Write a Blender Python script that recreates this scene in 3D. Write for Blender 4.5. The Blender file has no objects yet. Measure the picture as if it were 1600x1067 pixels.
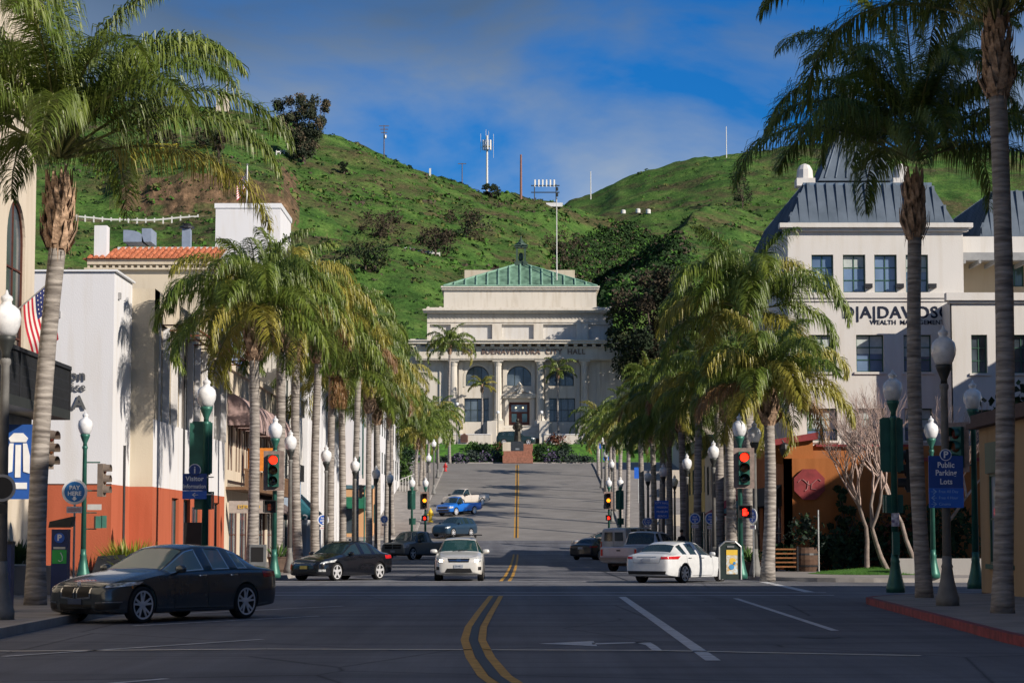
import bpy, bmesh, math, random
from mathutils import Vector, Matrix, noise
from mathutils.bvhtree import BVHTree
R = math.radians
# ------------------------------------------------------------------ camera, light, sky
S = bpy.context.scene
COL = S.collection
FPX = 3500.0                      # focal length in pixels of the 1600 px wide photo
EYE = 1.6
TILT = math.atan(304.5 / FPX)
cam_d = bpy.data.cameras.new('camera'); cam = bpy.data.objects.new('camera', cam_d); COL.objects.link(cam)
cam_d.sensor_width = 36; cam_d.lens = 36 * FPX / 1600; cam_d.clip_start = .5; cam_d.clip_end = 8000
cam.location = (0, 0, EYE); cam.rotation_euler = (math.pi / 2 + TILT, 0, 0)
S.camera = cam
SUN_AZ = R(54)      # to the right of straight behind the camera
SUN_EL = R(26)
sdir = Vector((math.sin(SUN_AZ) * math.cos(SUN_EL), -math.cos(SUN_AZ) * math.cos(SUN_EL), math.sin(SUN_EL)))
sl = bpy.data.lights.new('sun', 'SUN'); so = bpy.data.objects.new('sun', sl); COL.objects.link(so)
sl.energy = 4.3; sl.angle = R(.55); sl.color = (1, .89, .76)
so.rotation_euler = sdir.to_track_quat('Z', 'Y').to_euler()
W = bpy.data.worlds.new('World'); S.world = W; W.use_nodes = True
nt = W.node_tree; nt.nodes.clear()
def nd(t, **k):
    n = nt.nodes.new(t)
    for a, b in k.items(): setattr(n, a, b)
    return n
out = nd('ShaderNodeOutputWorld'); bg = nd('ShaderNodeBackground'); bg.inputs[1].default_value = .105
sky = nd('ShaderNodeTexSky', sky_type='NISHITA', sun_disc=False)
sky.sun_elevation = SUN_EL; sky.sun_rotation = math.pi - SUN_AZ
sky.altitude = 0; sky.air_density = 1.0; sky.dust_density = .3; sky.ozone_density = 3.0
tc = nd('ShaderNodeTexCoord')
mp = nd('ShaderNodeMapping'); mp.inputs['Scale'].default_value = (4.2, 1, 9.5); mp.inputs['Location'].default_value = (.6, 0, .35)
nz = nd('ShaderNodeTexNoise'); nz.inputs['Scale'].default_value = 1.25; nz.inputs['Detail'].default_value = 7; nz.inputs['Roughness'].default_value = .52
nz.inputs['Distortion'].default_value = .5
cr = nd('ShaderNodeValToRGB'); cr.color_ramp.elements[0].position = .36; cr.color_ramp.elements[1].position = .55
cr.color_ramp.elements[0].color = (0, 0, 0, 1); cr.color_ramp.elements[1].color = (1, 1, 1, 1)
tint = nd('ShaderNodeMixRGB', blend_type='MULTIPLY'); tint.inputs[0].default_value = 1; tint.inputs[2].default_value = (.045, .34, .70, 1)
cl = nd('ShaderNodeMixRGB'); mul = nd('ShaderNodeMath', operation='MULTIPLY'); mul.inputs[1].default_value = .92
cdark = nd('ShaderNodeMixRGB'); cdark.inputs[1].default_value = (2.3, 2.95, 4.0, 1); cdark.inputs[2].default_value = (.6, .98, 1.6, 1)
mp2 = nd('ShaderNodeMapping'); mp2.inputs['Scale'].default_value = (2.2, 1, 4.5); mp2.inputs['Location'].default_value = (3.3, 0, 1.7)
nz2 = nd('ShaderNodeTexNoise'); nz2.inputs['Scale'].default_value = 1.1; nz2.inputs['Detail'].default_value = 3
sx = nd('ShaderNodeSeparateXYZ'); el = nd('ShaderNodeMapRange'); el.inputs[1].default_value = .10; el.inputs[2].default_value = .27
ad = nd('ShaderNodeMath', operation='ADD'); r3 = nd('ShaderNodeMapRange'); r3.inputs[1].default_value = .75; r3.inputs[2].default_value = 1.35
L = nt.links.new
L(tc.outputs['Generated'], mp.inputs[0]); L(mp.outputs[0], nz.inputs[0]); L(nz.outputs[0], cr.inputs[0])
L(tc.outputs['Generated'], mp2.inputs[0]); L(mp2.outputs[0], nz2.inputs[0]); L(tc.outputs['Generated'], sx.inputs[0]); L(sx.outputs[2], el.inputs[0])
L(el.outputs[0], ad.inputs[0]); L(nz2.outputs[0], ad.inputs[1]); L(ad.outputs[0], r3.inputs[0]); L(r3.outputs[0], cdark.inputs[0])
L(sky.outputs[0], tint.inputs[1]); L(tint.outputs[0], cl.inputs[1]); L(cr.outputs[0], mul.inputs[0]); L(mul.outputs[0], cl.inputs[0]); L(cdark.outputs[0], cl.inputs[2])
L(cl.outputs[0], bg.inputs[0]); L(bg.outputs[0], out.inputs[0])
S.view_settings.view_transform = 'Standard'; S.view_settings.look = 'None'
S.view_settings.exposure = 0.48; S.view_settings.gamma = 1
S.render.engine = 'CYCLES'

# ------------------------------------------------------------------ helpers
def at(px, py, Y):
    x = (px - 800) / FPX; y = (533.5 - py) / FPX
    c, s = math.cos(TILT), math.sin(TILT)
    d = Vector((x, c - y * s, s + y * c)); d *= Y / d.y
    return Vector((d.x, Y, d.z + EYE))
def xa(px, Y): return (px - 800) / FPX * Y / (math.cos(TILT) - 0.0 * math.sin(TILT))
def za(py, Y): return at(800, py, Y).z
PROF = [(-60, 0), (130, 0), (160, .12), (175, .33), (183, .6), (190, 1.25), (200, 2.4), (210, 3.55), (240, 6.6), (270, 9.7), (283, 10.8), (292, 11.05), (400, 11.05)]
def G0(Y):
    for (a, za_), (b, zb) in zip(PROF, PROF[1:]):
        if Y <= b: return za_ + (zb - za_) * (Y - a) / (b - a)
    return PROF[-1][1]
def G(Y): return (G0(Y - 3) + 2 * G0(Y) + G0(Y + 3)) / 4
_m = {}
def mat(name, col, rough=.75, metal=0, var=.12, vs=2.5, bump=0, bs=25, spec=.4, col2=None, detail=6, coat=0):
    if name in _m: return _m[name]
    m = bpy.data.materials.new(name); m.use_nodes = True; t = m.node_tree; p = t.nodes['Principled BSDF']
    p.inputs['Roughness'].default_value = rough; p.inputs['Metallic'].default_value = metal
    p.inputs['Specular IOR Level'].default_value = spec; p.inputs['Coat Weight'].default_value = coat
    p.inputs['Coat Roughness'].default_value = .04
    c = t.nodes.new('ShaderNodeTexCoord')
    if var or col2:
        n = t.nodes.new('ShaderNodeTexNoise'); n.inputs['Scale'].default_value = vs; n.inputs['Detail'].default_value = detail; n.inputs['Roughness'].default_value = .62
        r = t.nodes.new('ShaderNodeValToRGB'); e = r.color_ramp.elements
        e[0].position = .32; e[1].position = .68
        a = [max(0, x * (1 - var)) for x in col]; b = [min(1, x * (1 + var)) for x in (col2 or col)]
        e[0].color = (*a, 1); e[1].color = (*b, 1)
        t.links.new(c.outputs['Object'], n.inputs[0]); t.links.new(n.outputs[0], r.inputs[0]); t.links.new(r.outputs[0], p.inputs['Base Color'])
    else: p.inputs['Base Color'].default_value = (*col, 1)
    if bump:
        n2 = t.nodes.new('ShaderNodeTexNoise'); n2.inputs['Scale'].default_value = bs; n2.inputs['Detail'].default_value = 5
        bp = t.nodes.new('ShaderNodeBump'); bp.inputs['Strength'].default_value = bump; bp.inputs['Distance'].default_value = .05
        t.links.new(c.outputs['Object'], n2.inputs[0]); t.links.new(n2.outputs[0], bp.inputs['Height']); t.links.new(bp.outputs[0], p.inputs['Normal'])
    _m[name] = m; return m
def emis(name, col, st):
    if name in _m: return _m[name]
    m = bpy.data.materials.new(name); m.use_nodes = True; p = m.node_tree.nodes['Principled BSDF']
    p.inputs['Base Color'].default_value = (*col, 1); p.inputs['Emission Color'].default_value = (*col, 1); p.inputs['Emission Strength'].default_value = st
    _m[name] = m; return m
def stucco(name, col, dirt=.25, rough=.85, vs=.35):
    """painted plaster: large soft tone change, fine grain and vertical rain streaks"""
    if name in _m: return _m[name]
    m = bpy.data.materials.new(name); m.use_nodes = True; t = m.node_tree; p = t.nodes['Principled BSDF']
    p.inputs['Roughness'].default_value = rough; p.inputs['Specular IOR Level'].default_value = .25
    c = t.nodes.new('ShaderNodeTexCoord'); lk = t.links.new
    n = t.nodes.new('ShaderNodeTexNoise'); n.inputs['Scale'].default_value = vs; n.inputs['Detail'].default_value = 8
    mpn = t.nodes.new('ShaderNodeMapping'); mpn.inputs['Scale'].default_value = (2.0, 2.0, .22)
    n2 = t.nodes.new('ShaderNodeTexNoise'); n2.inputs['Scale'].default_value = 1.1; n2.inputs['Detail'].default_value = 6
    dirt *= .6
    r1 = t.nodes.new('ShaderNodeValToRGB'); r1.color_ramp.elements[0].position = .3; r1.color_ramp.elements[1].position = .7
    r1.color_ramp.elements[0].color = (*[x * (1 - dirt * .5) for x in col], 1); r1.color_ramp.elements[1].color = (*col, 1)
    r2 = t.nodes.new('ShaderNodeValToRGB'); r2.color_ramp.elements[0].position = .28; r2.color_ramp.elements[1].position = .52
    d = 1 - dirt; r2.color_ramp.elements[0].color = (d, d * .97, d * .92, 1); r2.color_ramp.elements[1].color = (1, 1, 1, 1)
    mx = t.nodes.new('ShaderNodeMixRGB'); mx.blend_type = 'MULTIPLY'; mx.inputs[0].default_value = 1
    n3 = t.nodes.new('ShaderNodeTexNoise'); n3.inputs['Scale'].default_value = 18; n3.inputs['Detail'].default_value = 4
    bp = t.nodes.new('ShaderNodeBump'); bp.inputs['Strength'].default_value = .25; bp.inputs['Distance'].default_value = .03
    lk(c.outputs['Object'], n.inputs[0]); lk(c.outputs['Object'], mpn.inputs[0]); lk(mpn.outputs[0], n2.inputs[0]); lk(c.outputs['Object'], n3.inputs[0])
    lk(n.outputs[0], r1.inputs[0]); lk(n2.outputs[0], r2.inputs[0]); lk(r1.outputs[0], mx.inputs[1]); lk(r2.outputs[0], mx.inputs[2])
    lk(mx.outputs[0], p.inputs['Base Color']); lk(n3.outputs[0], bp.inputs['Height']); lk(bp.outputs[0], p.inputs['Normal'])
    _m[name] = m; return m
def glassmat(name, col=(.02, .03, .04), rough=.08, spec=.9, col2=(.09, .12, .15)):
    return mat(name, col, rough, 0, .3, .35, spec=spec, col2=col2, detail=2)

class MB:
    def __init__(s): s.v = []; s.f = []; s.m = []
    def add(s, vs, fs, mi=0):
        o = len(s.v); s.v += [tuple(v) for v in vs]
        for f in fs: s.f.append([o + i for i in f]); s.m.append(mi)
        return s
    def box(s, x0, x1, y0, y1, z0, z1, mi=0):
        return s.hexa([(x0, y0, z0), (x1, y0, z0), (x1, y1, z0), (x0, y1, z0), (x0, y0, z1), (x1, y0, z1), (x1, y1, z1), (x0, y1, z1)], mi)
    def hexa(s, p, mi=0):
        return s.add(p, [(3, 2, 1, 0), (4, 5, 6, 7), (0, 1, 5, 4), (1, 2, 6, 5), (2, 3, 7, 6), (3, 0, 4, 7)], mi)
    def cb(s, c, sx, sy, sz, rz=0, mi=0):
        M = Matrix.Rotation(rz, 3, 'Z'); p = []
        for z in (-1, 1):
            for x, y in ((-1, -1), (1, -1), (1, 1), (-1, 1)):
                p.append(Vector(c) + M @ Vector((x * sx / 2, y * sy / 2, z * sz / 2)))
        return s.hexa(p, mi)
    def fb(s, fr, u0, u1, z0, z1, o0, o1, mi=0):
        return s.hexa([fr(u0, z0, o1), fr(u1, z0, o1), fr(u1, z0, o0), fr(u0, z0, o0), fr(u0, z1, o1), fr(u1, z1, o1), fr(u1, z1, o0), fr(u0, z1, o0)], mi)
    def tube(s, pts, rad, n=8, mi=0, cap=True):
        pts = [Vector(p) for p in pts]; o = len(s.v); rad = rad if isinstance(rad, (list, tuple)) else [rad] * len(pts)
        ref = None
        for i, p in enumerate(pts):
            d = (pts[min(i + 1, len(pts) - 1)] - pts[max(i - 1, 0)]).normalized()
            if ref is None: ref = Vector((1, 0, 0)) if abs(d.x) < .9 else Vector((0, 1, 0))
            a = d.cross(ref)
            if a.length < 1e-4: a = d.cross(Vector((0, 1, .2)))
            a.normalize(); b = d.cross(a).normalized(); ref = -a.cross(d) if False else ref
            for k in range(n):
                t = 2 * math.pi * k / n; s.v.append(tuple(p + (a * math.cos(t) + b * math.sin(t)) * rad[i]))
        for i in range(len(pts) - 1):
            for k in range(n):
                k2 = (k + 1) % n; s.f.append([o + i * n + k, o + i * n + k2, o + (i + 1) * n + k2, o + (i + 1) * n + k]); s.m.append(mi)
        if cap:
            s.f.append([o + k for k in range(n)][::-1]); s.m.append(mi)
            e = o + (len(pts) - 1) * n; s.f.append([e + k for k in range(n)]); s.m.append(mi)
        return s
    def lathe(s, prof, c=(0, 0, 0), n=16, mi=0, axis='Z', flute=0, cap=True):
        o = len(s.v); c = Vector(c)
        for (r, z) in prof:
            for k in range(n):
                t = 2 * math.pi * k / n; rr = r * (1 - (flute if k % 2 else 0))
                p = Vector((rr * math.cos(t), rr * math.sin(t), z))
                if axis == 'Y': p = Vector((p.x, p.z, p.y))
                if axis == 'X': p = Vector((p.z, p.x, p.y))
                s.v.append(tuple(c + p))
        for i in range(len(prof) - 1):
            for k in range(n):
                k2 = (k + 1) % n; s.f.append([o + i * n + k, o + i * n + k2, o + (i + 1) * n + k2, o + (i + 1) * n + k]); s.m.append(mi)
        if cap:
            s.f.append([o + k for k in range(n)][::-1]); s.m.append(mi)
            e = o + (len(prof) - 1) * n; s.f.append([e + k for k in range(n)]); s.m.append(mi)
        return s
    def poly(s, pts, mi=0): return s.add(pts, [list(range(len(pts)))], mi)
    def prism(s, pts, off, mi=0):
        n = len(pts); pts = [Vector(p) for p in pts]; off = Vector(off)
        return s.add(pts + [p + off for p in pts], [list(range(n))[::-1], [n + i for i in range(n)]] + [[i, (i + 1) % n, n + (i + 1) % n, n + i] for i in range(n)], mi)
    def mesh(s, name, mats, smooth=False):
        me = bpy.data.meshes.new(name); me.from_pydata(s.v, [], s.f)
        for m in (mats if isinstance(mats, (list, tuple)) else [mats]): me.materials.append(m)
        me.polygons.foreach_set('material_index', s.m)
        if smooth: me.polygons.foreach_set('use_smooth', [True] * len(s.f))
        me.update(); return me
    def build(s, name, mats, parent=None, smooth=False, fix=False, label=None):
        me = s.mesh(name, mats, smooth)
        if fix:
            b = bmesh.new(); b.from_mesh(me); bmesh.ops.recalc_face_normals(b, faces=b.faces); b.to_mesh(me); b.free()
        return link(name, me, parent, label)
def link(name, me, parent=None, label=None):
    o = bpy.data.objects.new(name, me); COL.objects.link(o)
    if parent: o.parent = parent
    if label: o['label'] = label
    return o
def tag(o, label=None, cat=None, group=None, kind=None):
    if label: o['label'] = label
    if cat: o['category'] = cat
    if group: o['group'] = group
    if kind: o['kind'] = kind
    return o
def empty(name, loc=(0, 0, 0), rz=0, label=None, cat=None, group=None):
    o = bpy.data.objects.new(name, None); COL.objects.link(o); o.location = loc; o.rotation_euler = (0, 0, rz); o.empty_display_size = .3
    return tag(o, label, cat, group)
KIDS = {}
def copy_tree(o, parent=None):
    c = o.copy(); COL.objects.link(c); c.parent = parent
    for ch in list(o.children): copy_tree(ch, c)
    return c
def text(s, size, m, loc, rot=(math.pi / 2, 0, 0), parent=None, name='lettering', ext=.01, align='CENTER', bold=0, sx=1, label=None):
    cu = bpy.data.curves.new('t', 'FONT'); cu.body = s; cu.size = size; cu.extrude = ext; cu.align_x = align; cu.align_y = 'CENTER'; cu.offset = bold; cu.space_character = 1 + bold * 6; cu.resolution_u = 3
    ob = bpy.data.objects.new('t', cu); COL.objects.link(ob)
    me = bpy.data.meshes.new_from_object(ob.evaluated_get(bpy.context.evaluated_depsgraph_get()))
    COL.objects.unlink(ob); bpy.data.objects.remove(ob)
    me.materials.clear(); me.materials.append(m)
    o = link(name, me, parent, label); o.location = loc; o.rotation_euler = rot; o.scale = (sx, 1, 1); return o
class Fr:
    """a wall plane: origin, horizontal direction; outward normal is to the right-hand side"""
    def __init__(s, O, U): s.O = Vector((O[0], O[1], 0)); s.U = Vector((U[0], U[1], 0)).normalized(); s.N = Vector((s.U.y, -s.U.x, 0))
    def __call__(s, u, z, o=0): p = s.O + s.U * u + s.N * o; return Vector((p.x, p.y, z))
def wall(mb, fr, u0, u1, z0, z1, ops, depth=.3, mi=0, thick=.34):
    """wall sheet with real openings and reveals. ops: (u0,u1,z0,z1[,arch])"""
    us = sorted(set([u0, u1] + [o[0] for o in ops] + [o[1] for o in ops])); zs = sorted(set([z0, z1] + [o[2] for o in ops] + [o[3] for o in ops]))
    us = [u for u in us if u0 <= u <= u1]; zs = [z for z in zs if z0 <= z <= z1]
    for a, b in zip(us, us[1:]):
        for c, d in zip(zs, zs[1:]):
            cu, cz = (a + b) / 2, (c + d) / 2
            if any(o[0] < cu < o[1] and o[2] < cz < o[3] for o in ops): continue
            mb.poly([fr(a, c), fr(b, c), fr(b, d), fr(a, d)], mi)
    for o in ops:
        a, b, c, d = o[:4]; arch = len(o) > 4 and o[4]
        r = (b - a) / 2; sp = d - r if arch else d
        mb.poly([fr(a, c), fr(a, sp), fr(a, sp, -depth), fr(a, c, -depth)], mi); mb.poly([fr(b, sp), fr(b, c), fr(b, c, -depth), fr(b, sp, -depth)], mi)
        mb.poly([fr(b, c), fr(a, c), fr(a, c, -depth), fr(b, c, -depth)], mi)
        if not arch: mb.poly([fr(a, d), fr(b, d), fr(b, d, -depth), fr(a, d, -depth)], mi)
        else:
            n = 14; m_ = (a + b) / 2
            P = [(m_ - r * math.cos(math.pi * k / n), sp + r * math.sin(math.pi * k / n)) for k in range(n + 1)]
            for (p, q) in zip(P, P[1:]):
                mb.poly([fr(p[0], p[1]), fr(q[0], q[1]), fr(q[0], d), fr(p[0], d)], mi)
                mb.poly([fr(q[0], q[1]), fr(p[0], p[1]), fr(p[0], p[1], -depth), fr(q[0], q[1], -depth)], mi)
    for a in (u0, u1): mb.poly([fr(a, z0), fr(a, z1), fr(a, z1, -thick), fr(a, z0, -thick)], mi)
    mb.poly([fr(u0, z1), fr(u1, z1), fr(u1, z1, -thick), fr(u0, z1, -thick)], mi)
def win(parent, fr, o, fm, gm, cols=2, rows=2, depth=.2, t=.06, name='window', sill=None, blind=None, rnd=None):
    a, b, c, d = o[:4]; arch = len(o) > 4 and o[4]; r = (b - a) / 2; top = d
    mb = MB()
    mb.fb(fr, a, a + t, c, (d - r if arch else d), -depth - .05, -depth + .05); mb.fb(fr, b - t, b, c, (d - r if arch else d), -depth - .05, -depth + .05)
    mb.fb(fr, a + t, b - t, c, c + t, -depth - .05, -depth + .048)
    if not arch: mb.fb(fr, a + t, b - t, d - t, d, -depth - .05, -depth + .048)
    else:
        n = 14; m_ = (a + b) / 2; P = []
        for k in range(n + 1):
            th = math.pi * k / n; P.append((math.cos(th), math.sin(th)))
        for p, q in zip(P, P[1:]):
            mb.hexa([fr(m_ - p[0] * r, d - r + p[1] * r, -depth + .05), fr(m_ - q[0] * r, d - r + q[1] * r, -depth + .05), fr(m_ - q[0] * (r - t), d - r + q[1] * (r - t), -depth + .05), fr(m_ - p[0] * (r - t), d - r + p[1] * (r - t), -depth + .05),
                     fr(m_ - p[0] * r, d - r + p[1] * r, -depth - .05), fr(m_ - q[0] * r, d - r + q[1] * r, -depth - .05), fr(m_ - q[0] * (r - t), d - r + q[1] * (r - t), -depth - .05), fr(m_ - p[0] * (r - t), d - r + p[1] * (r - t), -depth - .05)])
    for k in range(1, cols):
        u = a + (b - a) * k / cols
        zt = d - t if not arch else d - r + math.sqrt(max(0, r * r - (u - (a + b) / 2) ** 2)) - t
        mb.fb(fr, u - t * .4, u + t * .4, c + t, zt, -depth - .04, -depth + .04)
    for k in range(1, rows):
        z = c + (d - c) * k / rows
        hw = r - t if (not arch or z < d - r) else math.sqrt(max(0.01, (r - t) ** 2 - (z - (d - r)) ** 2))
        mb.fb(fr, (a + b) / 2 - hw, (a + b) / 2 + hw, z - t * .4, z + t * .4, -depth - .038, -depth + .038)
    f = mb.build(name, fm, parent)
    pn = MB()
    if arch:
        P = [fr(a + .01, c + .01, -depth), fr(b - .01, c + .01, -depth)] + [fr((a + b) / 2 + math.cos(math.pi * k / 14) * (r - .01), d - r + math.sin(math.pi * k / 14) * (r - .01), -depth) for k in range(15)]
        pn.poly(P)
    else: pn.fb(fr, a + .01, b - .01, c + .01, d - .01, -depth - .02, -depth)
    pn.build('pane', gm, f)
    if blind and rnd and rnd.random() < .75:
        h = (d - c) * rnd.uniform(.25, .6)
        MB().fb(fr, a + t, b - t, d - t - h, d - t, -depth + .002, -depth + .008).build('blind', blind, f)
    if sill:
        MB().fb(fr, a - .12, b + .12, c - .12, c - .004, -depth + .06, .1).build('sill', sill, f)
    return f
# ------------------------------------------------------------------ ground, roads, pavements
def XL(Y): return -8.75 + .0022 * Y
def XR(Y): return 8.4 + .006 * Y
def yrange(a, b, st=2.0):
    n = max(1, int(math.ceil((b - a) / st))); return [a + (b - a) * i / n for i in range(n + 1)]
def asphalt():
    m = bpy.data.materials.new('asphalt'); m.use_nodes = True; t = m.node_tree; p = t.nodes['Principled BSDF']; lk = t.links.new
    p.inputs['Roughness'].default_value = .82; p.inputs['Specular IOR Level'].default_value = .35
    c = t.nodes.new('ShaderNodeTexCoord')
    def nz_(sc, mpsc=None, det=6):
        n = t.nodes.new('ShaderNodeTexNoise'); n.inputs['Scale'].default_value = sc; n.inputs['Detail'].default_value = det; n.inputs['Roughness'].default_value = .65
        if mpsc:
            mm = t.nodes.new('ShaderNodeMapping'); mm.inputs['Scale'].default_value = mpsc; lk(c.outputs['Object'], mm.inputs[0]); lk(mm.outputs[0], n.inputs[0])
        else: lk(c.outputs['Object'], n.inputs[0])
        return n
    def ramp(n, a, ca, b, cb):
        r = t.nodes.new('ShaderNodeValToRGB'); e = r.color_ramp.elements; e[0].position = a; e[1].position = b; e[0].color = (*ca, 1); e[1].color = (*cb, 1); lk(n.outputs[0], r.inputs[0]); return r
    def mix(a, b, mode='MULTIPLY', f=1):
        x = t.nodes.new('ShaderNodeMixRGB'); x.blend_type = mode; x.inputs[0].default_value = f; lk(a.outputs[0], x.inputs[1]); lk(b.outputs[0], x.inputs[2]); return x
    base = ramp(nz_(.22), .3, (.12, .126, .142), .7, (.175, .18, .195))
    fine = ramp(nz_(55, det=3), .35, (.72, .72, .74), .65, (1.15, 1.15, 1.15))
    track = ramp(nz_(.9, (1, .03, 1)), .35, (.74, .74, .77), .65, (1.14, 1.14, 1.14))
    patch = ramp(nz_(.5, (.12, 1.5, 1)), .44, (.76, .76, .78), .5, (1, 1, 1))
    vor = t.nodes.new('ShaderNodeTexVoronoi'); vor.feature = 'DISTANCE_TO_EDGE'; vor.inputs['Scale'].default_value = .16
    dn = nz_(1.4); mv = t.nodes.new('ShaderNodeMixRGB'); mv.inputs[0].default_value = .06; lk(c.outputs['Object'], mv.inputs[1]); lk(dn.outputs['Color'], mv.inputs[2]); lk(mv.outputs[0], vor.inputs[0])
    crk = t.nodes.new('ShaderNodeValToRGB'); crk.color_ramp.elements[0].position = .001; crk.color_ramp.elements[1].position = .005; crk.color_ramp.elements[0].color = (.35, .35, .37, 1); crk.color_ramp.elements[1].color = (1, 1, 1, 1); lk(vor.outputs['Distance'], crk.inputs[0])
    x = mix(mix(mix(mix(base, fine), track), patch), crk); lk(x.outputs[0], p.inputs['Base Color'])
    bp = t.nodes.new('ShaderNodeBump'); bp.inputs['Strength'].default_value = .35; bp.inputs['Distance'].default_value = .01; lk(nz_(70, det=2).outputs[0], bp.inputs['Height']); lk(bp.outputs[0], p.inputs['Normal'])
    return m
ASPH = asphalt()
CONC = mat('pavement_concrete', (.27, .25, .235), .9, 0, .22, .9, .2, 30)
KERB = mat('kerb_concrete', (.33, .31, .29), .9, 0, .2, 1.5)
REDK = mat('red_kerb_paint', (.20, .028, .035), .7, 0, .5, 3.5)
WHITE = mat('road_white', (.52, .53, .55), .7, 0, .3, 3.5, detail=9)
FAINT = mat('road_worn_white', (.3, .31, .33), .8, 0, .3, 3.0, detail=9)
YEL = mat('road_yellow', (.5, .27, .04), .7, 0, .3, 3.5, detail=9)
TAR = mat('tar_seal', (.03, .032, .036), .6, 0, .2, 2)
GRASS = mat('lawn', (.035, .11, .012), .95, 0, .3, 1.6, .5, 40, col2=(.075, .2, .02))
SOIL = mat('soil', (.10, .075, .045), .95, 0, .3, 1.2)
ys = [-70, 0, 130] + yrange(132, 296, 2)
mb = MB()
for a, b in zip(ys, ys[1:]):
    mb.poly([(-420, a, G(a) - .16), (420, a, G(a) - .16), (420, b, G(b) - .16), (-420, b, G(b) - .16)])
mb.poly([(-420, 296, 10.9), (420, 296, 10.9), (420, 1500, 10.9), (-420, 1500, 10.9)])
mb.poly([(-3000, -500, -.5), (3000, -500, -.5), (3000, 4000, -.5), (-3000, 4000, -.5)])
tag(mb.build('ground', SOIL), kind='structure')
mb = MB()
ysr = yrange(-60, 130, 10) + yrange(132, 296, 2)
for a, b in zip(ysr, ysr[1:]): mb.poly([(-75, a, G(a)), (75, a, G(a)), (75, b, G(b)), (-75, b, G(b))])
tag(mb.build('road', ASPH), kind='structure')
CR_ = mat('worn_concrete_road', (.21, .20, .19), .85, 0, .18, .35, .25, 60, detail=10)
mb = MB()
for a, b in zip(ysr, ysr[1:]):
    if a >= 190: mb.poly([(XL(a) + .02, a, G(a) + .004), (XR(a) - .02, a, G(a) + .004), (XR(b) - .02, b, G(b) + .004), (XL(b) + .02, b, G(b) + .004)]) if b <= 285 else None
tag(mb.build('concrete_road', CR_), kind='structure')
def edge(side, Y, y0, y1, near):
    """kerb line with rounded block corners"""
    if near:
        x = {-1: -8.1 - .012 * max(0, Y - 34) , 1: 7.4 + .05 * max(0, min(Y, 57) - 33)}[side]
    else: x = XL(Y) if side < 0 else XR(Y)
    r = 4.5
    for e in (y0, y1):
        if e < -20 or e > 286: continue
        d = abs(Y - e)
        if d < r: x += side * (r - math.sqrt(max(0, r * r - (r - d) ** 2)))
    return x
def block(side, y0, y1, near=False, far=75, kmat=KERB, name='pavement'):
    yy = yrange(y0, y1, 4)
    for e, s in ((y0, 1), (y1, -1)):
        yy += [e + s * d for d in (0, .05, .2, .45, .8, 1.3, 2, 2.8, 3.6, 4.5)]
    yy = sorted(set(round(y, 3) for y in yy if y0 <= y <= y1))
    h = .15
    mb = MB(); kb = MB()
    E = [edge(side, y, y0, y1, near) for y in yy]
    for i in range(len(yy) - 1):
        a, b = yy[i], yy[i + 1]; k = side * .16
        mb.poly([(E[i] + k, a, G(a) + h), (side * far, a, G(a) + h), (side * far, b, G(b) + h), (E[i + 1] + k, b, G(b) + h)])
        kb.hexa([(E[i], a, G(a) - .1), (E[i] + k, a, G(a) - .1), (E[i + 1] + k, b, G(b) - .1), (E[i + 1], b, G(b) - .1), (E[i], a, G(a) + h + .003), (E[i] + k, a, G(a) + h + .003), (E[i + 1] + k, b, G(b) + h + .003), (E[i + 1], b, G(b) + h + .003)])
    for e, i in ((y0, 0), (y1, -1)):
        kb.box(min(E[i], side * far), max(E[i], side * far), e - .08, e + .08, G(e) - .1, G(e) + h + .003)
    tag(mb.build(name, CONC, fix=False), kind='structure'); tag(kb.build('kerb', kmat, fix=True), kind='structure')
block(-1, -60, 58, True); block(1, -60, 58, True, kmat=REDK)
block(-1, 79, 172); block(1, 79, 172); block(-1, 190, 286); block(1, 190, 286)
# joints of the pavement slabs (thin dark grooves)
mb = MB()
for side, y0, y1 in ((-1, 0, 57), (1, 20, 57), (-1, 80, 171), (1, 80, 171), (-1, 191, 285), (1, 191, 285)):
    y = y0
    while y < y1:
        x0 = edge(side, y, y0, y1, y1 == 57) + side * .2
        mb.poly([(x0, y, G(y) + .154), (side * 13.5, y, G(y) + .154), (side * 13.5, y + .03, G(y + .03) + .154), (x0, y + .03, G(y + .03) + .154)]); y += 1.5
tag(mb.build('pavement_joints', mat('joint', (.08, .075, .07), .9)), kind='structure')
# painted markings
def strip(pts, w, m, name, dz=.008, sub=1):
    mb = MB()
    for (a, b) in zip(pts, pts[1:]):
        a = Vector(a); b = Vector(b); n = max(1, int((b - a).length / 3)); d = (b - a).normalized(); nn = Vector((-d.y, d.x)) * w / 2
        for i in range(n):
            p = a.lerp(b, i / n); q = a.lerp(b, (i + 1) / n)
            mb.poly([(*(p - nn), G(p.y) + dz), (*(q - nn), G(q.y) + dz), (*(q + nn), G(q.y) + dz), (*(p + nn), G(p.y) + dz)])
    return tag(mb.build(name, m), kind='structure')
cl1 = [(.6, 18), (.1, 23), (-.2, 26), (-.42, 30), (-.6, 35), (-.64, 40), (-.58, 47), (-.43, 61)]
cl2 = [(-.25, 81), (-.12, 92), (0, 110), (.15, 140), (.28, 170)]; cl3 = [(.36, 192), (.45, 215), (.55, 240), (.65, 281)]
for cl_, g in ((cl1, .135), (cl2, .15), (cl3, .14)):
    strip([(x - g, y) for x, y in cl_], .125, YEL, 'centre_line'); strip([(x + g, y) for x, y in cl_], .125, YEL, 'centre_line')
    strip(cl_, .13, TAR, 'tar_line', .012)
strip([(2.93, 60), (2.6, 29.2)], .2, WHITE, 'lane_line'); strip([(5.8, 58.5), (5.5, 38.4)], .14, WHITE, 'lane_line')
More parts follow.
